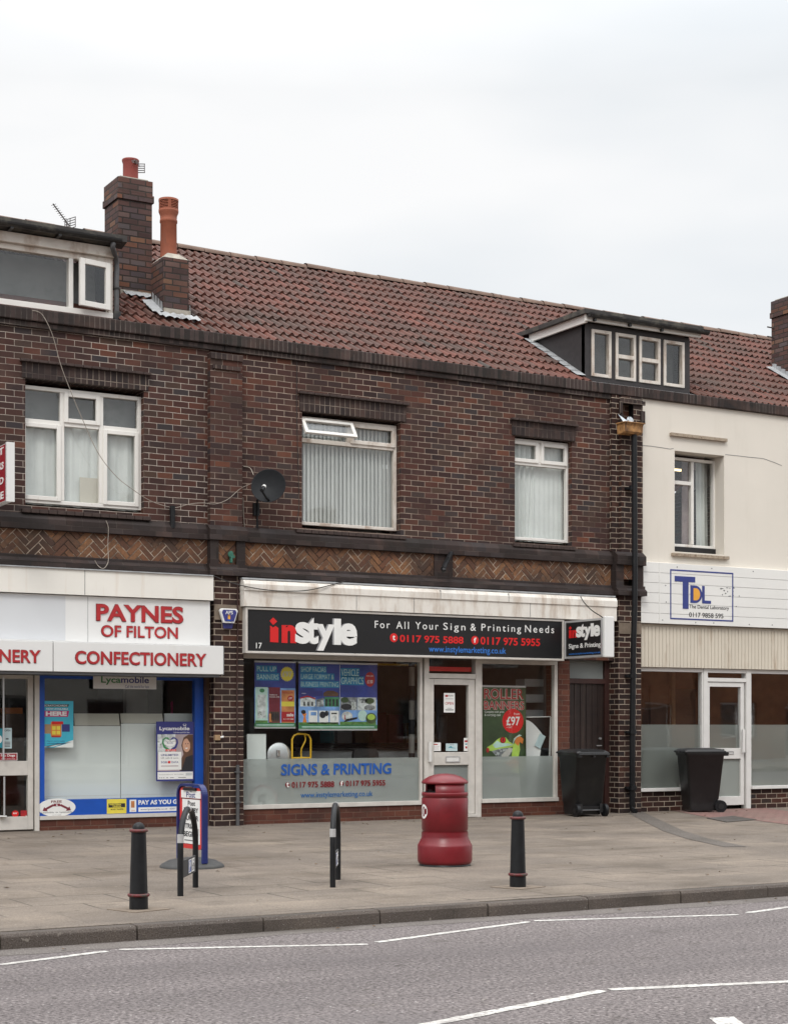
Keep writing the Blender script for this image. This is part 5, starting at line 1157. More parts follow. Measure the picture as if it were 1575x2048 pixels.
# cables
def cable(pts, r, mat, label, n=8):
    pts3 = []
    for px, py, Y in pts: x_, z_ = P(px, py, Y); pts3.append((x_, Y, z_))
    bb = MB(); bb.tube(curve_pts(pts3, n), r, mat, 6); return tag(bb.build('cable'), label, 'cable')
cable([(60, 621, -.06), (78, 624, -.1), (90, 637, -.12), (106, 672, -.12), (122, 730, -.1), (142, 783, -.1), (165, 838, -.1), (196, 905, -.1), (232, 952, -.1), (270, 982, -.09), (300, 1001, -.06), (330, 1012, -.05), (352, 1015, -.05), (380, 1008, -.06), (405, 1006, -.1), (430, 1008, -.12), (455, 999, -.12), (480, 978, -.12), (503, 967, -.3)], .0045, 'cablegrey', 'long pale cable drooping from the coping across the three-part window to the dish')
cable([(487, 933, -.01), (500, 936, -.03), (507, 950, -.2)], .006, 'cablegrey', 'short pale looped cable above the satellite dish')
cable([(486, 995, -.012), (487, 1030, -.012), (490, 1062, -.012)], .006, 'cablegrey', 'short pale vertical cable beside the brick pilaster below the dish')
cable([(428, 1152, -.2), (455, 1163, -.2), (488, 1172, -.27), (520, 1178, -.29), (560, 1182, -.3), (610, 1181, -.29), (650, 1173, -.28), (690, 1162, -.2)], .007, 'cabledark', 'dark slack cable sagging across the stained white canopy')
cable([(1160, 1193, -.28), (1168, 1206, -.35), (1183, 1221, -.6), (1200, 1232, -.95), (1209, 1239, -1.1)], .008, 'cabledark', 'thin dark cable running down to the small black projecting sign')
cable([(491, 1152, -.14), (480, 1160, -.14), (475.5, 1175, -.14), (475.5, 1250, -.14), (474, 1350, -.14), (474, 1450, -.14), (475, 1530, -.14)], .010, 'brownframe', 'brown cable running down the brick pier beside the alarm box')
b = MB(); xq = X(476, -.16); b.cyl((xq, -.15, .0), (xq, -.15, Z(476, 1530, -.16)), .024, 'galv')
for z_ in (.3, .7): b.box(xq - .04, xq + .04, -.18, -.121, z_, z_ + .02, 'galv')
tag(b.build('conduit'), 'grey steel conduit up the lower brick pier beside the wide shop window', 'conduit')
cable([(212, 1041, -.1), (217, 1056, -.1), (216, 1090, -.1), (217, 1120, -.13), (212, 1133, -.16), (205, 1137, -.17), (196, 1131, -.13), (190, 1121, -.13)], .005, 'cablegrey', 'thin white cable curling down over the herringbone band of the newsagent building')
cable([(595, 690, -.09), (594, 720, -.02), (593, 800, -.012), (595, 900, -.012), (598, 1010, -.012), (592, 1040, -.02)], .004, 'cabledark', 'thin dark wire hanging down beside the wide blind window')
b = MB(); xq, zq_ = P(434, 1475, -.15); b.box(xq - .035, xq + .04, -.17, -.121, zq_ - .035, zq_ + .035, 'tan'); b.cyl((xq + .04, -.15, zq_), (xq + .09, -.16, zq_ + .01), .014, 'paper'); tag(b.build('switch_box'), 'small tan switch box low on the brick pier below the alarm', 'switch')
# aerials
def aerial(loc, rz, s_, label, tilt=0):
    a = thing('tv_aerial', label, 'aerial', loc, rz); z_ = .45 * s_
    bb = local(a); bb.cyl((0, 0, -.25), (0, 0, z_), .012, 'aerial'); bb.build('mast', a)
    bb = local(a); bb.T = bb.T @ Matrix.Translation((0, 0, z_)) @ Matrix.Rotation(R_(tilt), 4, 'Y'); bb.tube([(-.55 * s_, 0, 0), (.1 * s_, 0, 0)], .01, 'aerial', 6)
    for i in range(9): x_ = -.52 * s_ + i * .06 * s_; bb.tube([(x_, -.09 * s_, .0), (x_, .09 * s_, .0)], .004, 'aerial', 5)
    bb.build('boom', a)
    bb = local(a); bb.T = bb.T @ Matrix.Translation((.1 * s_, 0, z_))
    for i in range(5): bb.tube([(0, -.2 * s_, -.12 * s_ + i * .06 * s_), (0, .2 * s_, -.12 * s_ + i * .06 * s_)], .0065, 'aerial', 5)
    for y_ in (-.2, 0, .2): bb.tube([(0, y_ * s_, -.13 * s_), (0, y_ * s_, .13 * s_)], .0065, 'aerial', 5)
    bb.build('reflector', a); return a
ap = P(134, 466, 3.9); aerial((ap[0], 3.9, ap[1] - .12), R_(20), .62, 'small tv aerial with slanted boom on the roof ridge behind the white dormer', 40)
z_ = Z(274, 352, 1.45); aerial((X(274, 1.45), 1.45, z_ - .1), R_(62), .5, 'tv aerial grid beside the red chimney pot on the tall chimney', 0)

# ------------------------------------------------------------------ street furniture
# litter bin
bx, by = -3.405, -6.855
lb = thing('litter_bin', 'round dark red litter bin with domed lid standing on the pavement', 'litter bin', (bx, by, 0))
b = MB(); b.lathe([(.001, .012), (.235, .012), (.252, .03), (.258, .05), (.258, .185), (.254, .2), (.249, .206), (.222, .262), (.219, .275), (.219, .318)], 'binred', (bx, by, 0), 64)
b.lathe([(.24, 0), (.24, .02), (.18, .02)], 'black', (bx, by, 0), 40); b.build('base', lb)
b = MB(); b.lathe([(.212, .31), (.212, .335), (.2185, .34), (.2185, .632), (.215, .638)], 'binred', (bx, by, 0), 64); b.build('drum', lb)
b = MB(); b.lathe([(.21, .63), (.21, .652), (.2185, .658), (.2185, .682), (.215, .69), (.19, .69)], 'binred', (bx, by, 0), 64)
for a0, a1 in ((-147, -58), (33, 122)):
    b.lathe([(.205, .685), (.205, .775), (.19, .775), (.19, .685)], 'binred', (bx, by, 0), 24, R_(a0), R_(a1))
    for a in (a0, a1):
        c_, s_ = math.cos(R_(a)), math.sin(R_(a)); b.add([(bx + c_ * .205, by + s_ * .205, .687), (bx + c_ * .19, by + s_ * .19, .687), (bx + c_ * .19, by + s_ * .19, .773), (bx + c_ * .205, by + s_ * .205, .773)], [(0, 1, 2, 3)], 'binred')
b.lathe([(.188, .60), (.188, .70)], 'black', (bx, by, 0), 40); b.lathe([(.001, .64), (.188, .64)], 'black', (bx, by, 0), 40); b.build('aperture_ring', lb)
b = MB(); b.lathe([(.18, .77), (.212, .77), (.2185, .776), (.2195, .786), (.214, .796), (.19, .816), (.15, .838), (.10, .855), (.05, .863), (.001, .866)], 'binred', (bx, by, 0), 64); b.build('lid', lb)
b = MB(); rr_ = .222
def wrap(a_c, cz, fpts, mat, r_):
    vs = [(bx + r_ * math.cos(a_c + p[0] / r_), by + r_ * math.sin(a_c + p[0] / r_), cz + p[1]) for p in fpts]
    b.add([(bx + r_ * math.cos(a_c), by + r_ * math.sin(a_c), cz)] + vs, [(0, i + 1, (i + 1) % len(vs) + 1) for i in range(len(vs))], mat)
AC = R_(-120 - 66)
wrap(AC, .513, [(.062 * math.cos(t_ * .2618), .068 * math.sin(t_ * .2618)) for t_ in range(24)], 'paper', .2195)
wrap(AC, .513, [(.026 * math.cos(t_ * .2618), .048 * math.sin(t_ * .2618)) for t_ in range(24)], 'binred', .2205)
wrap(AC, .513, [(.011 * math.cos(t_ * .2618), .034 * math.sin(t_ * .2618)) for t_ in range(24)], 'paper', .2212); b.build('emblem', lb)
# bollards
def bollard(x_, y_, label):
    t_ = thing('bollard', label, 'bollard', (x_, y_, 0), 0, 'black bollards along the kerb')
    b = local(t_); b.lathe([(.066, 0), (.067, .01), (.066, .095), (.0655, .115), (.064, .13), (.052, .56), (.052, .565), (.044, .575), (.044, .583), (.041, .598), (.030, .614), (.014, .622), (.001, .624)], 'blackpaint', n=36); b.build('post', t_)
    for z_, r_ in ((.105, .066), (.564, .053)):
        b = local(t_); b.lathe([(r_ - .004, z_ - .012), (r_ + .010, z_ - .010), (r_ + .014, z_), (r_ + .010, z_ + .010), (r_ - .01, z_ + .012)], 'ringred', n=36); b.build('ring', t_)
    b = local(t_); b.T = b.T @ rotz(.3); b.box(-.16, .16, -.16, .16, -.05, .005, 'concrete'); b.build('base_pad', t_)
    return t_
g_ = G(278, 1820); bo = bollard(g_[0] + .01, g_[1] + .03, 'black bollard with red rings nearest the news board')
g_ = G(1037, 1775); o = copy_tree(bo); o.location = (g_[0] + .01, g_[1] + .03, 0); o['label'] = 'black bollard with red rings to the right of the red litter bin'
# cycle stands
def cycle_stand(x_, y_, rz, label):
    t_ = thing('cycle_stand', label, 'cycle stand', (x_, y_, 0), rz, 'hoop cycle stands on the pavement')
    Lh = .34; H = .655; ra = .30; r_ = .0235
    pts = [(-Lh, 0, -.02), (-Lh, 0, .2), (-Lh, 0, H - ra)]
    for i in range(1, 24):
        a = math.pi - math.pi * i / 24; pts.append((Lh * math.cos(a) if abs(math.cos(a)) > .0 else 0, 0, H - ra + ra * math.sin(a)))
    pts += [(Lh, 0, H - ra), (Lh, 0, .2), (Lh, 0, -.02)]
    b = local(t_); b.tube(pts, r_, 'blackpaint', 14); b.build('hoop', t_)
    for sx_ in (-1, 1): b = local(t_); b.cyl((sx_ * Lh, 0, .41), (sx_ * Lh, 0, .475), r_ + .002, 'reflect', 14); b.build('reflective_band', t_)
    b = local(t_); b.tube([(Lh * math.cos(a), 0, H - ra + ra * math.sin(a)) for a in (1.48, 1.57, 1.66)], r_ + .002, 'reflect', 14); b.build('reflective_band', t_)
    b = local(t_); b.box(-Lh + .02, Lh - .02, -.006, .006, .13, .265, 'rubber'); b.build('plate', t_, bevel=.002)
    b = local(t_)
    for sy in (1, -1):
        bb_ = local(t_); 
        if sy < 0: b.T = wmat(t_) @ rotz(math.pi)
        b.box(-.02, .10, -.0075, -.0062, .145, .252, 'bluevinyl'); b.frame(-.02, .10, .145, .252, .008, -.009, -.0078, 'paper'); b.text('P', .01, .07, .16, .238, -.0078, 'paper', .001, .05)
        b.box(.13, .25, -.0075, -.0062, .145, .252, 'paper'); 
        for cx_ in (.158, .222): b.disc(cx_, .178, .021, .021, -.0085, -.0077, 'ink', 14); b.disc(cx_, .178, .014, .014, -.0095, -.0086, 'paper', 14)
        b.prism([(.158, .178), (.164, .176), (.186, .212), (.18, .216)], -.0095, -.0087, 'ink'); b.prism([(.18, .212), (.21, .214), (.225, .18), (.22, .177), (.206, .206), (.182, .205)], -.0097, -.0088, 'ink'); b.disc(.198, .235, .009, .009, -.009, -.0078, 'ink', 10)
    b.build('sticker', t_); return t_
n1, f1 = Vector(G(361, 1792)), Vector(G(391, 1775)); n2, f2 = Vector(G(665, 1775)), Vector(G(676, 1759))
d1 = (f1 - n1); d2_ = (f2 - n2); c1_ = (n1 + f1) / 2; c2_ = (n2 + f2) / 2
cs = cycle_stand(c1_.x, c1_.y, math.atan2(d1.y, d1.x), 'black hoop cycle stand with parking plate before the news board')
o = copy_tree(cs); o.location = (c2_.x, c2_.y, 0); o.rotation_euler = (0, 0, math.atan2(d2_.y, d2_.x)); o['label'] = 'black hoop cycle stand alone between news board and red bin'
# wheelie bins
def wheelie(x_, y_, rz, label, k=.93):
    t_ = thing('wheelie_bin', label, 'bin', (x_, y_, 0), rz, 'black wheelie bins by the shop doors')
    b = local(t_); b.T = b.T @ Matrix.Scale(k, 4)
    def ringpts(hx, y0_, y1_, z_, r_):
        o_ = []
        for cx_, cy_, a0 in ((hx - r_, y1_ - r_, 0), (-hx + r_, y1_ - r_, 90), (-hx + r_, y0_ + r_, 180), (hx - r_, y0_ + r_, 270)):
            for i in range(5): a = R_(a0 + 22.5 * i); o_.append((cx_ + r_ * math.cos(a), cy_ + r_ * math.sin(a), z_))
        return o_
    lv = [ringpts(.215, -.25, .20, .03, .05), ringpts(.225, -.262, .215, .12, .05), ringpts(.228, -.265, .22, .20, .05), ringpts(.238, -.27, .235, .22, .05), ringpts(.268, -.335, .315, .93, .05), ringpts(.285, -.355, .335, .94, .05), ringpts(.287, -.357, .337, .985, .05)]
    vs = [p for l_ in lv for p in l_]; n_ = 20; fs = [(j * n_ + i, j * n_ + (i + 1) % n_, (j + 1) * n_ + (i + 1) % n_, (j + 1) * n_ + i) for j in range(len(lv) - 1) for i in range(n_)]
    b.add(vs, fs, 'blackp', 0, True); b.add(lv[0], [tuple(range(n_ - 1, -1, -1))], 'blackp')
    b.box(-.15, .15, .19, .25, .10, .16, 'black'); b.box(-.21, -.155, .2, .27, .06, .2, 'blackp'); b.box(.155, .21, .2, .27, .06, .2, 'blackp'); b.build('body', t_)
    b = local(t_); b.T = b.T @ Matrix.Scale(k, 4)
    l1 = ringpts(.295, -.385, .345, .988, .05); l2 = ringpts(.297, -.388, .347, 1.008, .05); l3 = ringpts(.255, -.33, .27, 1.045, .06); l4 = ringpts(.17, -.2, .15, 1.058, .06)
    vs = l1 + l2 + l3 + l4; b.add(vs, [(j * n_ + i, j * n_ + (i + 1) % n_, (j + 1) * n_ + (i + 1) % n_, (j + 1) * n_ + i) for j in range(3) for i in range(n_)], 'blackp', 0, True); b.add(l4, [tuple(range(n_))], 'blackp'); b.add(l1, [tuple(range(n_ - 1, -1, -1))], 'blackp')
    b.box(-.09, .09, -.425, -.38, .985, 1.012, 'blackp'); b.box(-.2, .2, .28, .33, 1.01, 1.04, 'blackp'); b.build('lid', t_)
    b = local(t_); b.T = b.T @ Matrix.Scale(k, 4); b.cyl((-.27, .37, .975), (.27, .37, .975), .018, 'blackp')
    for x__ in (-.24, 0, .24): b.box(x__ - .02, x__ + .02, .32, .38, .93, .995, 'blackp')
    b.build('handle', t_)
    for sx_ in (-1, 1):
        b = local(t_); b.T = b.T @ Matrix.Scale(k, 4); b.cyl((sx_ * .225, .25, .1), (sx_ * .275, .25, .1), .1, 'blackpaint', 28); b.cyl((sx_ * .276, .25, .1), (sx_ * .284, .25, .1), .045, 'blackp', 18); b.build('wheel', t_)
    b = local(t_); b.T = b.T @ Matrix.Scale(k, 4); b.cyl((-.22, .25, .1), (.22, .25, .1), .012, 'galv'); b.build('axle', t_); return t_
wb = wheelie(2.94, -.46, R_(172), 'black wheelie bin with its wheels to the street before the brown door')
o = copy_tree(wb); gb = G(1402, 1627); o.location = (5.22, -.42, 0); o.rotation_euler = (0, 0, R_(-112)); o['label'] = 'black wheelie bin standing sideways before the white framed door'
# news board
ab = thing('news_board', 'blue framed news board with white poster on a round rubber base', 'sign board', (*G(384, 1734), 0), R_(-86))
b = local(ab); b.lathe([(.30, 0), (.30, .012), (.285, .03), (.22, .065), (.12, .085), (.001, .09)], 'rubber', n=48); b.build('base', ab)
hw, ht = .265, .725
b = local(ab); inner = []; outer = []; rc = .11; tk = .022
def hoop(h_, t__, r__):
    p = [(-h_, .0)]
    for i in range(9): a = math.pi - math.pi / 2 * i / 8; p.append((-h_ + r__ + r__ * math.cos(a), t__ - r__ + r__ * math.sin(a)))
    for i in range(9): a = math.pi / 2 - math.pi / 2 * i / 8; p.append((h_ - r__ + r__ * math.cos(a), t__ - r__ + r__ * math.sin(a)))
    return p + [(h_, .0)]
po = hoop(hw, ht, rc); pi_ = hoop(hw - tk, ht - tk, rc - tk); n_ = len(po); d_ = .028
vs = [(x_, -d_, z_ + .05) for x_, z_ in po] + [(x_, -d_, z_ + .05) for x_, z_ in pi_] + [(x_, d_, z_ + .05) for x_, z_ in po] + [(x_, d_, z_ + .05) for x_, z_ in pi_]
fs = []
for i in range(n_ - 1): fs += [(i, i + n_, i + n_ + 1, i + 1), (i + 2 * n_ + 1, i + 3 * n_ + 1, i + 3 * n_, i + 2 * n_), (i, i + 1, i + 2 * n_ + 1, i + 2 * n_), (i + n_ + 1, i + n_, i + 3 * n_, i + 3 * n_ + 1)]
b.add(vs, fs, 'navyframe'); b.build('frame', ab)
KZ = .925
def lb_(): q_ = local(ab); q_.T = q_.T @ Matrix.Diagonal((1, 1, KZ, 1)); return q_
b = lb_(); pw = .225
def rrect(x0_, x1_, z0_, z1_, r__):
    o_ = []
    for cx_, cz_, a0 in ((x1_ - r__, z1_ - r__, 0), (x0_ + r__, z1_ - r__, 90), (x0_ + r__, z0_ + r__, 180), (x1_ - r__, z0_ + r__, 270)):
        for i in range(5): a = R_(a0 + 22.5 * i); o_.append((cx_ + r__ * math.cos(a), cz_ + r__ * math.sin(a)))
    return o_
b.prism(rrect(-pw, pw, .185, .80, .05), -.012, .012, 'redpanel'); b.build('panel', ab)
b = lb_(); b.box(-.13, .12, -.03, .03, .772, .798, 'black'); b.cyl((-.12, -.02, .79), (.1, -.02, .79), .008, 'silver'); b.build('hinge', ab)
b = lb_(); b.box(-.19, .205, -.0165, -.0125, .695, .77, 'paper'); b.box(-.165, .19, -.0165, -.0125, .235, .683, 'paper'); b.box(-.19, .205, -.018, -.0125, .684, .692, 'darkred')
b.text('Post', -.08, .10, .70, .758, -.0168, 'navy', .001, .012); b.text('The', -.01, .03, .755, .767, -.0168, 'navy', .001, 0)
b.text('Post', -.05, .10, .618, .668, -.0168, 'ink', .001, .02)
for wd, a, c, z0_, z1_ in (('DEWSBY', -.13, .16, .548, .598), ('MURDER', -.14, .165, .468, .52), ('TRIAL', -.11, .12, .388, .438), ('BEGINS', -.14, .16, .305, .36)): b.text(wd, a, c, z0_, z1_, -.0168, 'ink', .001, .03)
b.box(-.12, .09, -.0172, -.0166, .262, .274, 'greyink'); b.build('news_poster', ab)

# ------------------------------------------------------------------ posters, stickers and goods in the shop windows
class Sheet:                       # flat printed sheet, laid out in fractions of its own width and height
    def __init__(s, x0, x1, z0, z1, y, base, th=.004): s.x0, s.w, s.z0, s.h, s.y = x0, x1 - x0, z0, z1 - z0, y; s.b = MB(); s.b.box(x0, x1, y, y + th, z0, z1, base); s.k = 1
    def X(s, f): return s.x0 + f * s.w
    def Zf(s, f): return s.z0 + f * s.h
    def r(s, a, c, d, e, mat, lay=1): s.b.box(s.X(a), s.X(c), s.y - .0008 * lay, s.y - .0008 * (lay - 1) - .00005, s.Zf(d), s.Zf(e), mat); return s
    def t(s, body, a, c, d, e, mat, lay=2, bold=.01): s.b.text(body, s.X(a), s.X(c), s.Zf(d), s.Zf(e), s.y - .0008 * (lay - 1), mat, .0007, bold); return s
    def e(s, cx_, cz_, rx, rz, mat, lay=1, n=20): s.b.disc(s.X(cx_), s.Zf(cz_), rx * s.w, rz * s.h, s.y - .0008 * lay, s.y - .0008 * (lay - 1) - .00005, mat, n); return s
    def p(s, pts, mat, lay=1): s.b.prism([(s.X(a), s.Zf(c)) for a, c in pts], s.y - .0008 * lay, s.y - .0008 * (lay - 1) - .00005, mat); return s
    def done(s, name, label, cat, group=None): return tag(s.b.build(name), label, cat, group)
def area(px0, px1, py0, py1, Y, pxm=None):
    pxm = pxm or (px0 + px1) / 2; return X(px0, Y), X(px1, Y), Z(pxm, py1, Y), Z(pxm, py0, Y)
yg = YS - .004
# newsagent: scratchcard poster
s = Sheet(*area(87, 147, 1402, 1495, yg), yg, 'cyan')
s.p([(0, -.001), (1, .13), (1, .16), (.35, .02), (0, .02)], 'paper', 1); s.p([(.35, .0), (1, 0), (1, .13)], 'wboard', 2)
s.p([(0, .87), (.82, .87), (.86, .93), (0, .93)], 'ink', 1); s.t('SCRATCHCARDS', .03, .8, .88, .92, 'paper', 2, .02); s.t('NOW AVAILABLE', .1, .82, .81, .85, 'paper', 2, .02)
s.p([(.02, .66), (.82, .66), (.86, .79), (.0, .79)], 'magenta', 1); s.t('HERE', .08, .78, .68, .775, 'paper', 2, .05)
s.r(.04, .34, .3, .5, 'tan', 1); s.r(.25, .6, .24, .55, 'orange', 2); s.r(.28, .66, .5, .56, 'red', 3); s.r(.62, .88, .34, .5, 'navy', 2); s.r(.27, .58, .22, .25, 'redsign', 3)
for i in range(2):
    for j in range(2): s.r(.29 + i * .15, .41 + i * .15, .28 + j * .1, .36 + j * .1, 'yellow', 3)
s.t('Play in store today', .12, .72, .12, .15, 'navy', 1, .01); s.t('terms and conditions apply', .12, .7, .07, .10, 'navy', 3, .01)
s.done('scratchcard_poster', 'light blue HERE poster inside the left edge of the blue framed window', 'poster')
# hanging phone card sign at the top
s = Sheet(*area(187, 313, 1338, 1378, YS - .07), YS - .07, 'board', .01)
s.t('Lyca', .12, .43, .20, .62, 'logogreen', 1, .02); s.t('mobile', .435, .88, .30, .63, 'navy', 1, .02); s.t('Call the world for less', .5, .88, .06, .2, 'navy', 1, .0); s.done('phone_card_sign', 'white hanging Lycamobile sign at the top of the blue framed window', 'sign')
# phone offer poster with a face
s = Sheet(*area(313, 388, 1443, 1562, YS - .033), YS - .033, 'navy', .012)
s.t('Lycamobile', .08, .88, .835, .915, 'paper', 1, .025); s.t('Call the world for less', .45, .88, .805, .83, 'paper', 1, .0); s.e(.75, .945, .045, .02, 'paper', 1); s.e(.75, .95, .03, .013, 'navy', 2)
s.r(.03, .97, .17, .785, 'mauve', 1); s.r(.03, .5, .45, .785, 'photo_pale', 2)
s.p([(.62, .17), (.97, .17), (.97, .78), (.85, .78), (.72, .73), (.66, .6), (.72, .45), (.6, .3)], 'brownink', 2); s.e(.80, .60, .105, .115, 'skin', 3); s.p([(.74, .72), (.97, .74), (.97, .40), (.90, .5), (.89, .64), (.82, .71)], 'brownink', 4)
s.e(.775, .625, .014, .008, 'ink', 4); s.e(.84, .625, .014, .008, 'ink', 4); s.p([(.755, .555), (.79, .535), (.83, .55), (.83, .56)], 'paper', 4); s.p([(.8, .61), (.815, .58), (.795, .578)], 'burnt', 4); s.p([(.66, .17), (.97, .17), (.97, .44), (.78, .40)], 'ink', 5)
for sx_, mt in ((-1, 'logogreen'), (1, 'navy')):
    pts = [(0, .49), (.0, .53), (.12, .58), (.17, .64), (.165, .69), (.11, .715), (.05, .70), (.0, .675), (0, .69), (.06, .735), (.13, .735), (.20, .70), (.215, .64), (.17, .56)]; s.p([(.36 + sx_ * a, c) for a, c in pts], mt, 3)
s.e(.36, .64, .15, .055, 'paper', 3); s.t('One in the world', .24, .48, .655, .675, 'greyink', 4, .0); s.t('Bundle', .28, .44, .63, .65, 'navy', 4, .01); s.r(.24, .52, .50, .535, 'red', 4); s.t('GET £15', .27, .5, .507, .53, 'paper', 5, .02)
s.r(.05, .66, .19, .49, 'paper', 3); s.t('UNLIMITED', .12, .58, .42, .455, 'navy', 4, .02); s.t('UK calls & texts', .12, .58, .375, .402, 'greyink', 4, .0); s.t('5GB', .12, .28, .30, .335, 'navy', 4, .01); s.r(.30, .37, .298, .338, 'red', 4); s.t('DATA', .40, .58, .30, .335, 'navy', 4, .01); s.r(.12, .58, .245, .262, 'mauve', 4)
s.r(.03, .97, .03, .155, 'paper', 1); s.t('www.lycamobile.co.uk   020 7132 0322', .06, .72, .10, .118, 'greyink', 2, 0); s.r(.78, .95, .09, .135, 'lightgrey', 2)
for i, (a, c) in enumerate(((.07, .1), (.12, .15), (.18, .21), (.26, .31), (.36, .46), (.58, .78))): s.r(a, c, .052, .062, 'greyink', 2)
s.done('phone_poster', 'purple framed Lycamobile poster with a smiling woman in the blue framed window', 'poster')
# stickers along the blue band
yb = YS - .031
s = MB(); ox, oz = P(114, 1615, yb); s.disc(ox, oz, (X(151, yb) - X(76, yb)) / 2, .115, yb - .002, yb, 'paper', 40)
s.text('FREE', ox - .075, ox + .065, oz + .06, oz + .09, yb - .002, 'darkred', .001, .02); s.prism([(ox - .055, oz + .015), (ox + .055, oz + .015), (ox + .04, oz + .05), (ox - .04, oz + .05)], yb - .003, yb - .002, 'maroon'); s.prism([(ox - .012, oz + .022), (ox + .012, oz + .022), (ox, oz + .046)], yb - .0042, yb - .003, 'paper')
s.prism([(ox - .05, oz + .045), (ox - .05, oz + .015), (ox - .13, oz - .025), (ox - .12, oz - .045), (ox - .185, oz - .04), (ox - .165, oz + .01), (ox - .15, oz - .005)], yb - .003, yb - .002, 'maroon'); s.prism([(ox + .05, oz + .045), (ox + .15, oz - .005), (ox + .165, oz + .01), (ox + .185, oz - .04), (ox + .12, oz - .045), (ox + .13, oz - .025), (ox + .05, oz + .015)], yb - .003, yb - .002, 'maroon')
s.text('Lycamobile  to  Lycamobile', ox - .20, ox + .20, oz - .075, oz - .05, yb - .002, 'greyink', .001, .01); s.text('terms apply', ox - .06, ox + .06, oz - .10, oz - .088, yb - .002, 'greyink', .001, 0); tag(s.build('sticker'), 'white oval FREE sticker on the blue band under the window', 'sticker')
s = Sheet(*area(214, 253, 1598, 1627, yb), yb - .002, 'yellow', .002); s.r(.08, .93, .42, .7, 'ink', 1); s.t('WESTERN', .12, .72, .57, .68, 'yellow', 2, .03); s.t('UNION', .3, .72, .44, .55, 'yellow', 2, .03); s.t('MONEY TRANSFER', .2, .85, .24, .34, 'ink', 1, .02); s.done('sticker', 'square yellow sticker with black lettering on the blue band under the window', 'sticker')
s = Sheet(*area(253, 391, 1594, 1627, yb), yb - .002, 'bluevinyl', .002); s.r(.045, .14, .14, .88, 'paper', 1); s.r(.065, .115, .4, .8, 'burnt', 2); s.t('sim', .07, .12, .18, .28, 'burnt', 2, 0); s.t('PAY AS YOU GO', .17, .80, .56, .84, 'paper', 1, .04); s.r(.17, .92, .14, .4, 'paper', 1); s.t('www.lycamobile.co.uk   0207 132 0322', .2, .88, .2, .33, 'navy', 2, .0); s.done('sticker', 'blue PAY AS YOU GO strip sticker beside the square yellow sticker', 'sticker')
# door stickers
s = Sheet(*area(8, 24, 1456, 1497, yg), yg, 'paper_blue', .002); s.t('OPEN', .1, .82, .83, .93, 'ink', 1, .01); s.r(.25, .6, .44, .5, 'ink', 1)
for i in range(4): s.r(.1, .82, .08 + i * .07, .12 + i * .07, 'greyink', 1)
s.done('hours_card', 'pale OPEN hours card stuck on the grey framed door', 'card')
s = Sheet(*area(-16, 6.5, 1457, 1496, yg), yg, 'teal', .002); s.e(.7, .45, .22, .2, 'paper', 1); s.done('sticker', 'teal card with white emblem stuck on the grey framed door', 'sticker')
s = Sheet(*area(-4, 35, 1506, 1521, yg), yg - .0025, 'paper', .002); s.r(.04, .97, .06, .93, 'crimson', 1); s.t('No Dogs', .16, .88, .42, .84, 'paper', 2, .02); s.t('except guide dogs', .16, .88, .14, .3, 'paper', 2, .0); s.done('sticker', 'small red No Dogs sticker on the grey framed door', 'sticker')
for pc, lab in ((31, 'round red sticker low on the grey framed door'), (48, 'square red sticker low on the grey framed door')):
    s = Sheet(*area(pc - 7, pc + 7, 1621, 1634, yg), yg, 'glass', .0005); 
    if pc == 31: s.e(.5, .5, .5, .5, 'red', 1); s.t('PAY', .2, .8, .45, .7, 'paper', 2, .03)
    else: s.r(.05, .95, .02, 1, 'redsign', 1); s.r(.15, .5, .6, .85, 'crimson', 2); s.r(.75, .9, .1, .25, 'belly', 2)
    s.done('sticker', lab, 'sticker')
# white boards standing behind the newsagent glass
yb2 = YS + .12
for a, c, top, lab in ((60, 241, 1452, 'wide plain white display board behind the blue framed window, left of the dark gap'), (242.5, 391, 1447, 'plain white display board behind the blue framed window, right of the dark gap')):
    x0, x1 = X(a, yb2), X(c, yb2); z1 = Z(240, top, yb2); bb = MB(); bb.box(x0, x1, yb2, yb2 + .02, .2, z1, 'wboard'); bb.box(x0, x1, yb2 - .001, yb2 + .0, .42, .424, 'boardedge'); tag(bb.build('display_board'), lab, 'board', 'display boards in the newsagent window')
for a, c, lab in ((150, 240, 'tan edged shelf board lying on top of the wide white display board'), (243, 327, 'tan shelf board leaning above the right white display board')):
    x0, x1 = X(a, yb2), X(c, yb2); z1 = Z((a + c) / 2, 1427, yb2 + .1); bb = MB(); z0 = Z(a, 1451 if a < 200 else 1446, yb2); bb.add([(x0, yb2 - .002, z0), (x1, yb2 - .002, z0), (x1 + .03, yb2 + .12, z1), (x0 + .03, yb2 + .12, z1), (x0, yb2 + .02, z0), (x1, yb2 + .02, z0), (x1 + .03, yb2 + .14, z1), (x0 + .03, yb2 + .14, z1)], [(0, 1, 2, 3), (7, 6, 5, 4), (0, 4, 5, 1), (1, 5, 6, 2), (2, 6, 7, 3), (3, 7, 4, 0)], 'boardedge'); tag(bb.build('shelf_board'), lab, 'board')
x0, x1 = X(329, yb2 + .1), X(395, yb2 + .1); bb = MB(); bb.box(x0, x1, yb2 + .1, yb2 + .12, .5, Z(350, 1427, yb2 + .1), 'wboard'); tag(bb.build('display_board'), 'white board behind the purple framed poster', 'board')
bb = MB(); x0, z0 = P(352, 1425, 1.2); bb.lathe([(.001, 0), (.07, 0), (.075, .15), (.05, .2), (.05, .24), (.001, .24)], 'magenta', (x0, 1.2, z0 - .02), 18); bb.box(x0 - .15, x0 + .25, 1.05, 1.35, .05, z0 - .021, 'roomdark'); tag(bb.build('display_stand'), 'dark stand with a magenta jar far inside the newsagent shop', 'stand')
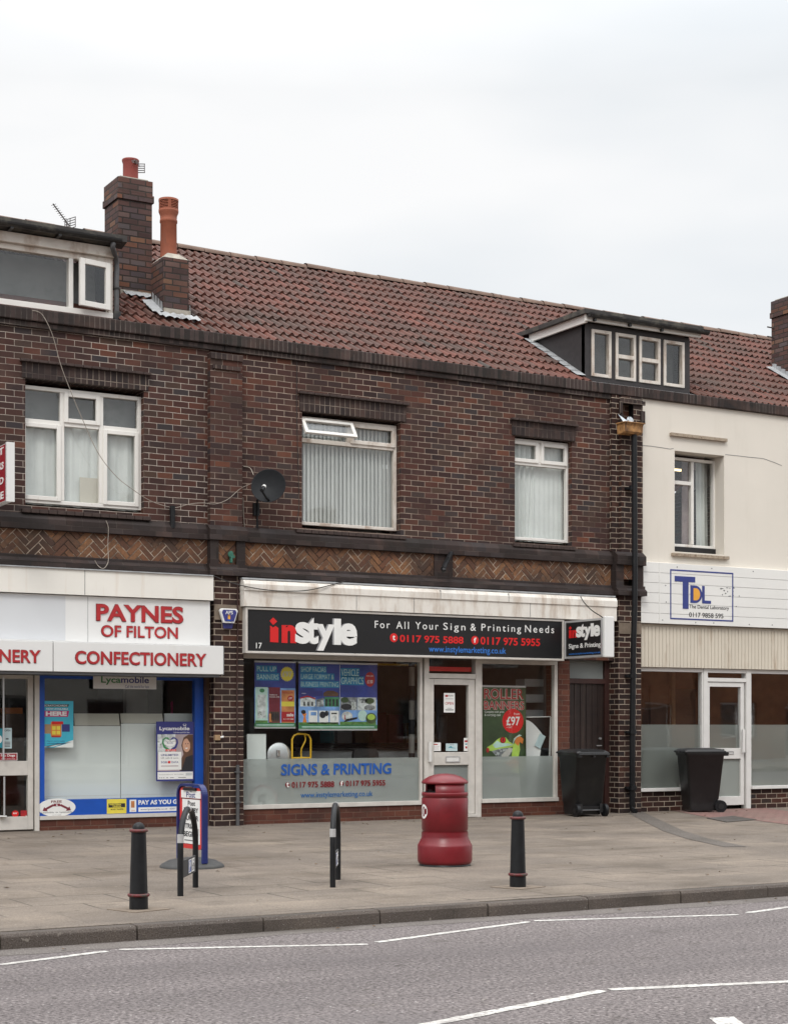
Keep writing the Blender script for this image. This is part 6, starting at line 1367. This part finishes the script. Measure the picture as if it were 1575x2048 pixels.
bb = MB(); x0, x1 = X(252, 1.6), X(296, 1.6); bb.box(x0, x1, 1.6, 1.7, .03, 2.7, 'room'); tag(bb.build('column'), 'grey column inside the dark newsagent shop', 'column')
bb = MB(); xq, zq = P(28, 1420, 1.5); bb.box(xq - .12, xq + .12, 1.5, 1.7, zq - .05, zq + .03, 'orange'); bb.box(xq - .16, xq + .16, 1.55, 1.75, .03, zq - .051, 'brownink'); bb.box(xq + .15, xq + .6, 1.6, 1.8, Z(45, 1492, 1.6), Z(45, 1475, 1.6), 'photo_grey'); tag(bb.build('shelf_unit'), 'brown shelf unit with an orange box behind the grey framed door', 'shelf')

# printing shop: hanging banners
yv = YI + .10
def banner_foot(s): s.r(0, 1, 0, .025, 'silver', 3); s.r(0, 1, .025, .085, 'green', 1); s.r(.04, .96, .045, .06, 'palegreen', 2); s.r(-.005, 1.005, .975, 1.0, 'silver', 3)
s = Sheet(*area(509, 591, 1322, 1457, yv), yv, 'bannerblue', .006); s.r(0, 1, .085, .60, 'skyblue', 1); banner_foot(s)
s.r(.04, .54, .83, .93, 'bannercyan', 1); s.t('PULL UP', .06, .52, .845, .915, 'palegreen', 2, .0); s.r(.04, .60, .71, .82, 'bannercyan', 1); s.t('BANNERS', .06, .58, .725, .80, 'palegreen', 2, 0)
pts = []
for i in range(48): a = 2 * math.pi * i / 48; q_ = 1 if i % 2 else .84; pts.append((.79 + .17 * q_ * math.cos(a), .81 + .115 * q_ * math.sin(a)))
s.p(pts, 'yellow', 1); s.t('£97', .67, .91, .77, .85, 'belly', 2, .02)
s.r(.02, .32, .12, .61, 'palegreen', 2); s.e(.18, .56, .06, .03, 'green', 3); s.r(.07, .27, .15, .5, 'photo_pale', 3); s.r(.02, .32, .085, .12, 'grass_ink', 2)
s.r(.34, .62, .085, .61, 'maroon', 2); s.t('before', .37, .55, .49, .51, 'paper', 3, 0); s.t('business cards', .37, .6, .46, .48, 'paper', 3, 0); s.r(.36, .6, .1, .25, 'brownink', 3); s.r(.35, .42, .1, .22, 'burnt', 4)
for i in range(4): s.e(.42 + i * .05, .18, .022, .07, 'ink', 4)
s.r(.65, .97, .085, .57, 'burnt', 2); s.r(.65, .97, .33, .40, 'yellow', 3); s.e(.87, .45, .07, .04, 'redsign', 4); s.t('£97', .83, .91, .435, .465, 'paper', 5, .01); s.t('ROLLER', .68, .94, .52, .55, 'redsign', 3, .02); s.r(.65, .97, .1, .25, 'redsign', 3); s.t('sale', .78, .95, .18, .23, 'paper', 4, .02); s.t('0117 975 5888', .7, .95, .13, .15, 'paper', 4, 0)
s.done('hanging_banner', 'narrow blue PULL UP BANNERS poster hanging in the wide shop window', 'banner', 'blue banners hanging in the wide shop window')
s = Sheet(*area(597, 754, 1325, 1461, yv), yv, 'bannerblue', .006); s.r(0, 1, .085, .46, 'skyblue', 1); banner_foot(s); s.r(.515, .52, .085, .97, 'silver', 2)
for body, a, c, d, e in (('SHOP FACIAS', .02, .34, .85, .93), ('LARGE FORMAT &', .02, .44, .745, .825), ('BUSINESS PRINTING', .02, .50, .635, .715), ('VEHICLE', .525, .76, .80, .91), ('GRAPHICS', .525, .82, .68, .79)): s.r(a, c + .01, d - .01, e + .01, 'bannercyan', 1); s.t(body, a + .01, c, d + .005, e - .005, 'palegreen', 2, 0)
s.e(.905, .76, .065, .11, 'redsign', 1); s.t('SPECIAL OFFER', .86, .95, .80, .82, 'paper', 2, 0); s.t('£150', .87, .94, .70, .75, 'paper', 2, .01)
s.r(.02, .30, .5, .58, 'navy', 2); s.t('style', .04, .09, .53, .55, 'paper', 3, 0); s.p([(.31, .5), (.50, .5), (.50, .55), (.44, .585), (.36, .585), (.31, .55)], 'brownink', 2)
s.r(.02, .21, .35, .48, 'photo_pale', 2); s.p([(.02, .46), (.11, .49), (.21, .45), (.21, .47), (.11, .51), (.02, .48)], 'redsign', 3)
for i in range(3): s.r(.06 + i * .05, .08 + i * .05, .36, .42, 'ink', 3)
s.p([(.22, .35), (.315, .35), (.315, .48), (.22, .45)], 'photo_grey', 2); s.r(.325, .51, .35, .49, 'green', 2)
for i in range(4): s.r(.335 + i * .045, .36 + i * .045, .36, .46, 'ink', 3)
s.r(.525, .74, .30, .49, 'photo_grey', 2); s.e(.6, .35, .07, .045, 'ink', 3); s.r(.665, .72, .32, .42, 'photo_pale', 3); s.e(.58, .45, .05, .04, 'darkgreen', 3); s.r(.745, .985, .30, .49, 'photo_pale', 2); s.e(.9, .44, .06, .045, 'darkgreen', 3); s.e(.82, .44, .05, .035, 'photo_grey', 3); s.e(.9, .34, .07, .04, 'photo_grey', 4)
s.p([(.05, .12), (.1, .12), (.085, .2), (.1, .25), (.04, .25), (.065, .2)], 'orange', 2); s.e(.06, .27, .03, .03, 'ink', 2); s.r(.125, .235, .1, .29, 'paper', 2); s.r(.15, .22, .22, .27, 'skyblue', 3); s.r(.255, .375, .1, .29, 'paper', 2); s.e(.30, .23, .04, .05, 'ink', 3); s.e(.35, .25, .025, .04, 'ink', 3); s.r(.39, .505, .1, .29, 'paper', 2); s.r(.41, .48, .24, .26, 'ink', 3); s.e(.45, .18, .025, .04, 'photo_pale', 3)
s.e(.61, .21, .07, .07, 'belly', 2); s.e(.61, .21, .055, .055, 'photo_pale', 3); s.r(.575, .585, .16, .23, 'redsign', 4); s.p([(.56, .12), (.74, .17), (.74, .2), (.6, .17)], 'ink', 3); s.r(.52, .985, .085, .13, 'grass_ink', 2); s.e(.81, .22, .06, .08, 'palegreen', 2); s.e(.92, .18, .07, .08, 'darkgreen', 3); s.e(.92, .20, .05, .045, 'lime', 4); s.r(0, .5, .085, .12, 'grass_ink', 2)
s.done('hanging_banner', 'broad blue SHOP FACIAS and VEHICLE GRAPHICS poster hanging in the wide shop window', 'banner', 'blue banners hanging in the wide shop window')
# roller banner with a tree frog
yr = YI + .14
x0, x1, z1 = X(963, yr), X(1051, yr), Z(1005, 1371, yr); s = Sheet(x0, x1, .12, z1, yr, 'darkgreen', .006); H_ = z1 - .12
zf = lambda py: (Z(1005, py, yr) - .12) / H_
s.r(0, 1, .985, 1., 'silver', 2)
s.t('ROLLER', .04, .95, zf(1399), zf(1377), 'belly', 1, .05); s.t('ROLLER', .045, .945, zf(1398.4), zf(1377.6), 'redsign', 2, .015); s.t('BANNERS', .04, .96, zf(1420), zf(1401.5), 'belly', 1, .05); s.t('BANNERS', .045, .955, zf(1419.4), zf(1402), 'redsign', 2, .015)
s.t('Complete with print', .06, .50, zf(1427), zf(1421.5), 'paper', 2, 0); s.t('& carrying case', .06, .42, zf(1433.5), zf(1427.5), 'paper', 2, 0)
pts = [(.70 + .24 * math.cos(2 * math.pi * i / 28), zf(1442) + .10 * math.sin(2 * math.pi * i / 28)) for i in range(28)]; s.p(pts, 'red', 2); s.p([(.49, zf(1437)), (.72, zf(1419)), (.9, zf(1430)), (.6, zf(1445))], 'red', 3); s.t('from', .72, .85, zf(1430), zf(1425), 'paper', 4, .0); s.t('£97', .55, .86, zf(1451), zf(1433), 'paper', 4, .02); s.t('+ VAT', .55, .68, zf(1456.5), zf(1453), 'paper', 4, 0)
s.p([(.10, zf(1500)), (.12, zf(1494)), (.24, zf(1488)), (.34, zf(1479)), (.44, zf(1474)), (.54, zf(1475)), (.62, zf(1484)), (.76, zf(1490)), (.66, zf(1495)), (.42, zf(1497)), (.22, zf(1502))], 'lime', 2); s.p([(.24, zf(1490)), (.34, zf(1481)), (.42, zf(1486)), (.6, zf(1487)), (.70, zf(1490)), (.5, zf(1493)), (.3, zf(1496))], 'palegreen', 3)
s.e(.47, zf(1480), .068, .027, 'darkred', 4); s.e(.475, zf(1480), .05, .020, 'red', 5); s.e(.475, zf(1480), .012, .016, 'ink', 6); s.e(.13, zf(1500), .035, .02, 'redsign', 4)
s.p([(.22, zf(1502)), (.42, zf(1497)), (.64, zf(1495)), (.72, zf(1500)), (.60, zf(1513)), (.34, zf(1514))], 'photo_grey', 2); s.p([(.44, zf(1510)), (.60, zf(1496)), (.70, zf(1497)), (.60, zf(1513)), (.46, zf(1514))], 'belly', 3)
s.p([(.66, zf(1516)), (.70, zf(1492)), (.76, zf(1480)), (.84, zf(1480)), (.86, zf(1500)), (.82, zf(1516))], 'lime', 4); s.p([(.74, zf(1486)), (.75, zf(1474)), (.84, zf(1471)), (.94, zf(1478)), (.92, zf(1488)), (.86, zf(1484)), (.82, zf(1492))], 'orange', 5); s.p([(.68, zf(1492)), (.72, zf(1477)), (.84, zf(1469)), (.90, zf(1471)), (.78, zf(1475)), (.73, zf(1482))], 'palegreen', 6)
s.e(.7, zf(1527), .15, .03, 'orange', 1); s.e(.78, zf(1540), .12, .025, 'lime', 1); s.e(.25, zf(1560), .16, .025, 'redsign', 1); s.r(.4, .9, zf(1575), zf(1555), 'belly', 1); s.done('roller_banner', 'green ROLLER BANNERS display with a tree frog in the narrow shop window', 'banner')
# display rolls and sheets beside it
bb = MB(); yy_ = YI + .10; x0, x1 = X(1051, yy_), X(1082, yy_)
n_ = 16; vs = []
for i in range(n_ + 1):
    f = i / n_; vs += [(x0 + (x1 - x0) * f, yy_ - .02 + .05 * math.sin(f * 2.2), .15), (x0 + (x1 - x0) * f * 1.2, yy_ + .06 * math.sin(f * 2.2), Z(1060, 1440, yy_) - .22 * f * f)]
    if i: pass
for i in range(n_ + 1): a = i / n_; vs[2 * i] = (x0 + (x1 - x0) * .55 * a, vs[2 * i][1], .15)
bb.add(vs, [(2 * i, 2 * i + 2, 2 * i + 3, 2 * i + 1) for i in range(n_)], 'board', 0, True); tag(bb.build('paper_roll'), 'large curled white paper roll beside the tree frog banner', 'paper roll')
bb = MB(); yy_ = YI + .17; x0, x1 = X(1053, yy_), X(1096, yy_); zt_ = Z(1080, 1434, yy_); bb.prism([(x0, .1), (x1 - .03, .1), (x1 + .03, zt_), (x0, zt_ - .01)], yy_, yy_ + .02, 'black'); bb.prism([(x1 - .03, .1), (x1 - .005, .1), (x1 + .056, zt_ + .01), (x1 + .031, zt_)], yy_ - .01, yy_ + .02, 'paper'); bb.prism([(x0, zt_ - .008), (x1 + .03, zt_), (x1 + .03, zt_ + .012), (x0, zt_ + .004)], yy_ - .01, yy_ + .02, 'paper'); tag(bb.build('leaning_board'), 'black display panel with pale edge leaning behind the white paper roll', 'panel')
bb = MB(); yy_ = YI + .13; x0, z0 = P(1080, 1480, yy_); bb.T = Matrix.Translation((x0, yy_, z0)) @ Matrix.Rotation(R_(28), 4, 'Y'); bb.box(-.05, .06, 0, .008, -.12, .09, 'paper_blue'); tag(bb.build('card'), 'small pale card tucked between paper roll and black panel', 'card')
bb = MB(); yy_ = YI + .2; bb.prism([(X(1093, yy_), .12), (X(1098, yy_), .12), (X(1102, yy_), 1.08), (X(1096, yy_), 1.09)], yy_, yy_ + .012, 'lightgrey'); tag(bb.build('leaning_board'), 'narrow light grey strip panel at the right edge of the narrow shop window', 'panel')
for i, (pt, pb) in enumerate(((1358, 1373), (1389, 1405), (1420, 1440))):
    yy_ = YI + .55; x0, x1, z0, z1 = area(1049, 1100, pt, pb, yy_); bb = MB(); bb.box(x0, x1 + .06, yy_, yy_ + .25, z0, z1, 'lightgrey'); tag(bb.build('rack_shelf'), ('topmost', 'middle', 'lowest')[i] + ' of three grey rack shelves behind the narrow shop window', 'shelf', 'grey rack shelves')
# goods low in the wide window
yy_ = YI + .15
bb = MB(); bb.box(X(494, yy_), X(532, yy_), yy_, yy_ + .02, .25, Z(512, 1468, yy_), 'wboard'); tag(bb.build('display_board'), 'white board standing in the left corner of the wide shop window', 'board')
bb = MB(); ox, oz = P(526, 1601, YI + .03); bb.disc(ox, oz, .215, .215, YI + .03, YI + .042, 'redsign', 40); bb.disc(ox, oz, .18, .18, YI + .027, YI + .0299, 'paper', 40); bb.text('5', ox - .09, ox + .05, oz - .11, oz + .09, YI + .0265, 'ink', .002, .04); tag(bb.build('road_sign'), 'round white road sign with red rim and figure 5 behind the frosted film', 'sign')
bb = MB(); ox, oz = P(558, 1512, YI + .2); n_ = 40; bb.lathe([(.001, -.03), (.10, -.02), (.18, .0), (.186, .006), (.17, .0), (.001, -.02)], 'silver', n=n_); 
for i, v in enumerate(bb.v): bb.v[i] = (ox + v[0], YI + .2 + v[2], oz + v[1])
bb.cyl((ox - .03, YI + .17, oz - .0), (ox - .03, YI + .17, oz + .08), .03, 'chrome'); tag(bb.build('lamp'), 'round silver dish lamp behind the wide shop window beside the yellow trolley', 'lamp')
ht_ = thing('hand_trolley', 'yellow tubular hand trolley behind the wide shop window', 'trolley', (X(602, .24), .24, .03))
bb = MB(); yy_ = .24; x0, x1 = X(584, yy_), X(621, yy_); zt_ = Z(602, 1468, yy_); zl = Z(602, 1516, yy_); xc_ = (x0 + x1) / 2
bb.tube([(x0, yy_, .1), (x0, yy_, zt_ - .07), (x0 + .03, yy_, zt_ - .02), (x0 + .08, yy_, zt_), (x1 - .08, yy_, zt_), (x1 - .03, yy_, zt_ - .02), (x1, yy_, zt_ - .07), (x1, yy_, .1)], .014, 'yellowpaint', 10); bb.tube([(x0, yy_, zl), (x1, yy_, zl)], .013, 'yellowpaint', 8); bb.tube(curve_pts([(xc_ + .0, yy_, zl), (xc_ + .0, yy_, zl + .12), (xc_ + .06, yy_, zl + .24), (xc_ + .05, yy_, zt_ - .01)], 6), .010, 'yellowpaint', 8); bb.build('frame', ht_)
bb = MB(); bb.box(x0 - .02, x1 + .02, yy_ - .13, yy_, .035, .05, 'yellowpaint'); bb.build('toe_plate', ht_)
for x_ in (x0, x1): bb = MB(); bb.cyl((x_ - .03, yy_ + .08, .14), (x_ + .03, yy_ + .08, .14), .11, 'rubber', 20); bb.build('wheel', ht_)
ct = thing('shop_counter', 'grey shop counter with black top inside the printing shop', 'counter', (0, 1.3, .03))
bb = MB(); bb.box(X(600, 1.3), X(843, 1.3), 1.3, 1.9, .031, .96, 'lightgrey'); bb.build('front', ct); bb = MB(); bb.box(X(590, 1.3), X(846, 1.3), 1.25, 1.92, .961, 1.0, 'black'); bb.build('top', ct)
bb = MB(); yy_ = .25; bb.lathe([(.11, 0), (.14, .38), (.145, .39), (.12, .39), (.1, .02)], 'teal', (X(635, yy_), yy_, .03), 24); tag(bb.build('waste_bin'), 'blue green bin standing behind the frosted film of the wide window', 'bin')
oc = thing('office_chair', 'dark office chair behind the frosted film of the wide window', 'chair', (X(730, .25), .25, .03))
bb = MB(); xo = X(730, .25); bb.prism(rrect(xo - .2, xo + .2, .62, 1.0, .08), .22, .28, 'blackp'); bb.build('backrest', oc); bb = MB(); bb.box(xo - .22, xo + .22, .28, .70, .45, .52, 'blackp'); bb.build('seat', oc); bb = MB(); bb.cyl((xo, .5, .1), (xo, .5, .45), .03, 'blackp'); bb.box(xo - .25, xo + .25, .48, .52, .035, .1, 'blackp'); bb.box(xo - .02, xo + .02, .3, .7, .036, .099, 'blackp'); bb.build('pedestal', oc)
bb = MB(); xq = X(823, 1.0); bb.cyl((xq, 1.0, .03), (xq, 1.0, 2.7), .045, 'belly', 16)
for i in range(5): bb.cyl((xq, 1.0, .2 + i * .5), (xq, 1.0, .42 + i * .5), .047, 'ink', 16)
tag(bb.build('striped_post'), 'black and white striped post inside the printing shop', 'post')
bb = MB(); yy_ = 3.4; rr = random.Random(5)
for i in range(9):
    x_ = X(640, yy_) + i * .32; bb.box(x_, x_ + .26, yy_, yy_ + .3, 1.05, 1.25 + rr.uniform(.1, .35), rr.choice(['photo_grey', 'maroon', 'teal', 'tan', 'lightgrey']))
bb.box(X(600, yy_), X(860, yy_) + .4, yy_ - .02, yy_ + .4, .03, 1.04, 'roomdark'); tag(bb.build('shelf_unit'), 'dark shelf with rolls and boxes at the back of the printing shop', 'shelf')
bb = MB(); x0, z0 = P(792, 1330, 1.4); bb.box(x0 - .5, x0 + .35, 1.4, 1.5, z0 - .01, z0 + .02, 'yellowpaint'); bb.box(x0 - .02, x0 + .02, 1.44, 1.46, z0 + .021, 2.75, 'roomdark'); tag(bb.build('ceiling_rail'), 'yellow rail under the ceiling of the printing shop', 'rail')
# door cards
yg = YI - .0005
def card(px0, px1, py0, py1, lab, f, base='paper', y=None):
    s_ = Sheet(*area(px0, px1, py0, py1, YI + .009), YI + .009, base, .002); f(s_); s_.done('door_card', lab, 'card')
def f1_(s_): s_.r(.12, .38, .8, .9, 'redsign', 1); s_.t('style', .40, .86, .80, .91, 'greyink', 1, .02); s_.r(.14, .88, .69, .71, 'greyink', 1); s_.t('OPEN', .12, .88, .40, .54, 'redsign', 1, .01); s_.r(.3, .7, .21, .23, 'greyink', 1); s_.r(.14, .88, .14, .17, 'greyink', 1); s_.r(.14, .88, .1, .12, 'greyink', 1)
card(887, 909, 1386, 1425, 'white OPEN card hanging in the glass of the aluminium door', f1_)
def f2_(s_): s_.r(.05, .6, .72, .84, 'redsign', 1); s_.r(.08, .85, .5, .53, 'mauve', 1); s_.r(.08, .7, .35, .38, 'mauve', 1); s_.r(.08, .8, .2, .23, 'mauve', 1)
card(865, 881, 1485, 1502, 'small white notice low in the aluminium door behind its handle', f2_)
def f3_(s_): s_.p([(.2, .4), (.35, .6), (.55, .7), (.45, .55), (.6, .45), (.85, .4), (.85, .36), (.5, .38), (.35, .45)], 'teal', 1); s_.r(.35, .68, .82, .87, 'greyink', 1)
card(891, 914, 1487, 1502, 'small pale blue card low in the middle of the aluminium door', f3_, 'paper_blue')
def f4_(s_):
    for i, (a, c, mt) in enumerate(((.1, .45, 'redsign'), (.55, .92, 'navy'))): s_.r(a, c, .68, .83, mt, 1)
    s_.r(.15, .42, .48, .58, 'teal', 1); s_.r(.55, .9, .46, .6, 'weblue', 1); s_.r(.18, .4, .2, .36, 'redsign', 1); s_.r(.62, .76, .22, .33, 'logogreen', 1)
card(927, 943, 1476, 1502, 'white card with six coloured payment marks in the corner of the aluminium door', f4_)
# cream building interior: panels toned like the houses reflected in the glass, and a lamp
bb = MB(); yy_ = 1.6; x0 = X(1290, yy_); bb.box(X(1300, yy_), X(1340, yy_), yy_, yy_ + .05, 1.35, 2.0, 'reflbrown'); bb.box(X(1345, yy_), X(1386, yy_), yy_ - .05, yy_ + .02, .05, 1.95, 'roomdark'); bb.box(X(1338, yy_), X(1345, yy_), yy_ - .06, yy_ + .02, .05, 2.3, 'tan'); tag(bb.build('partition'), 'brown partition inside the cream shop, coloured like the reflected houses', 'partition')
lp = MB(); xl, zl = P(1355, 938, 1.2); lp.cyl((xl - .2, 1.2, zl), (xl + .12, 1.25, zl + .01), .02, 'paper', 10)
m = bpy.data.materials.new('lit_tube'); m.use_nodes = True; bs = m.node_tree.nodes['Principled BSDF']; bs.inputs['Emission Color'].default_value = (1, .75, .4, 1); bs.inputs['Emission Strength'].default_value = 2.5; M['lit'] = m
lp.cyl((xl - .2, 1.17, zl - .025), (xl + .12, 1.22, zl - .015), .018, 'lit', 10); tag(lp.build('ceiling_lamp'), 'small lit lamp inside the upper window of the cream building', 'lamp')

# ------------------------------------------------------------------ houses across the road (seen in the glass)
def far_house(x0, wd, mat, label):
    t_ = thing('terraced_house', label, 'house', (x0 + wd / 2, -31, 0), 0, 'houses across the road')
    holes = []; y0 = -30.
    for fx in (.16, .62):
        for z0, z1 in ((.9, 2.3), (3.5, 4.8)):
            if fx == .62 and z0 < 1: holes.append((x0 + wd * .64, x0 + wd * .84, .05, 2.2))
            else: holes.append((x0 + wd * fx, x0 + wd * (fx + .26), z0, z1))
    bb = MB(); bb.T = Matrix.Identity(4)
    slab_with_holes(bb, x0, x0 + wd, 0, 5.4, -y0 - .0 - 60.3, -y0 - 60, holes, mat)
    bb.v = [(v[0], v[1], v[2]) for v in bb.v]; bb.box(x0, x0 + wd, -38, -37.7, 0, 5.4, mat); bb.build('wall', t_)
    for (a, c, d, e) in holes:
        w_ = MB(); w_.frame(a + .01, c - .01, d + .01, e - .01, .07, -30.2, -30.12, 'white'); 
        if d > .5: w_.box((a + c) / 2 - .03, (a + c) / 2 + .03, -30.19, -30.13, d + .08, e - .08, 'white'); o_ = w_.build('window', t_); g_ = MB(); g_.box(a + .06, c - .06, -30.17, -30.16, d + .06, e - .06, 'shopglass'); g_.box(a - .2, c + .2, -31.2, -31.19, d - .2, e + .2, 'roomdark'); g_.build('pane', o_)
        else: w_.box(a + .08, c - .08, -30.18, -30.13, d + .08, e - .08, 'brownframe'); w_.build('door', t_)
    rf = MB(); rf.prism_x([(-29.7, 5.3), (-34, 8.4), (-38.3, 5.3), (-38.3, 5.2), (-34, 8.25), (-29.7, 5.2)], x0, x0 + wd, 'tile'); rf.build('roof', t_)
    ch_ = MB(); ch_.box(x0 - .0, x0 + .7, -34.6, -33.6, 7.6, 9.4, 'chim'); ch_.build('chimney', t_)
M['brick_orange'] = brick_mat('orange_brick', [(0, (.30, .10, .045)), (.5, (.38, .135, .06)), (1, (.42, .18, .08))], (.36, .27, .20), (.28, .19, .13))
labs = [('red brick house across the road, seen only in the shop glass', 'brick_orange'), ('cream fronted house across the road, seen only in the shop glass', 'cream'), ('dark brick house across the road, seen only in the shop glass', 'brick')]
for i in range(9): far_house(-28 + i * 7.4, 7.2, *labs[(0, 1, 2, 0, 1, 2, 0, 0, 0)[i]][::-1])
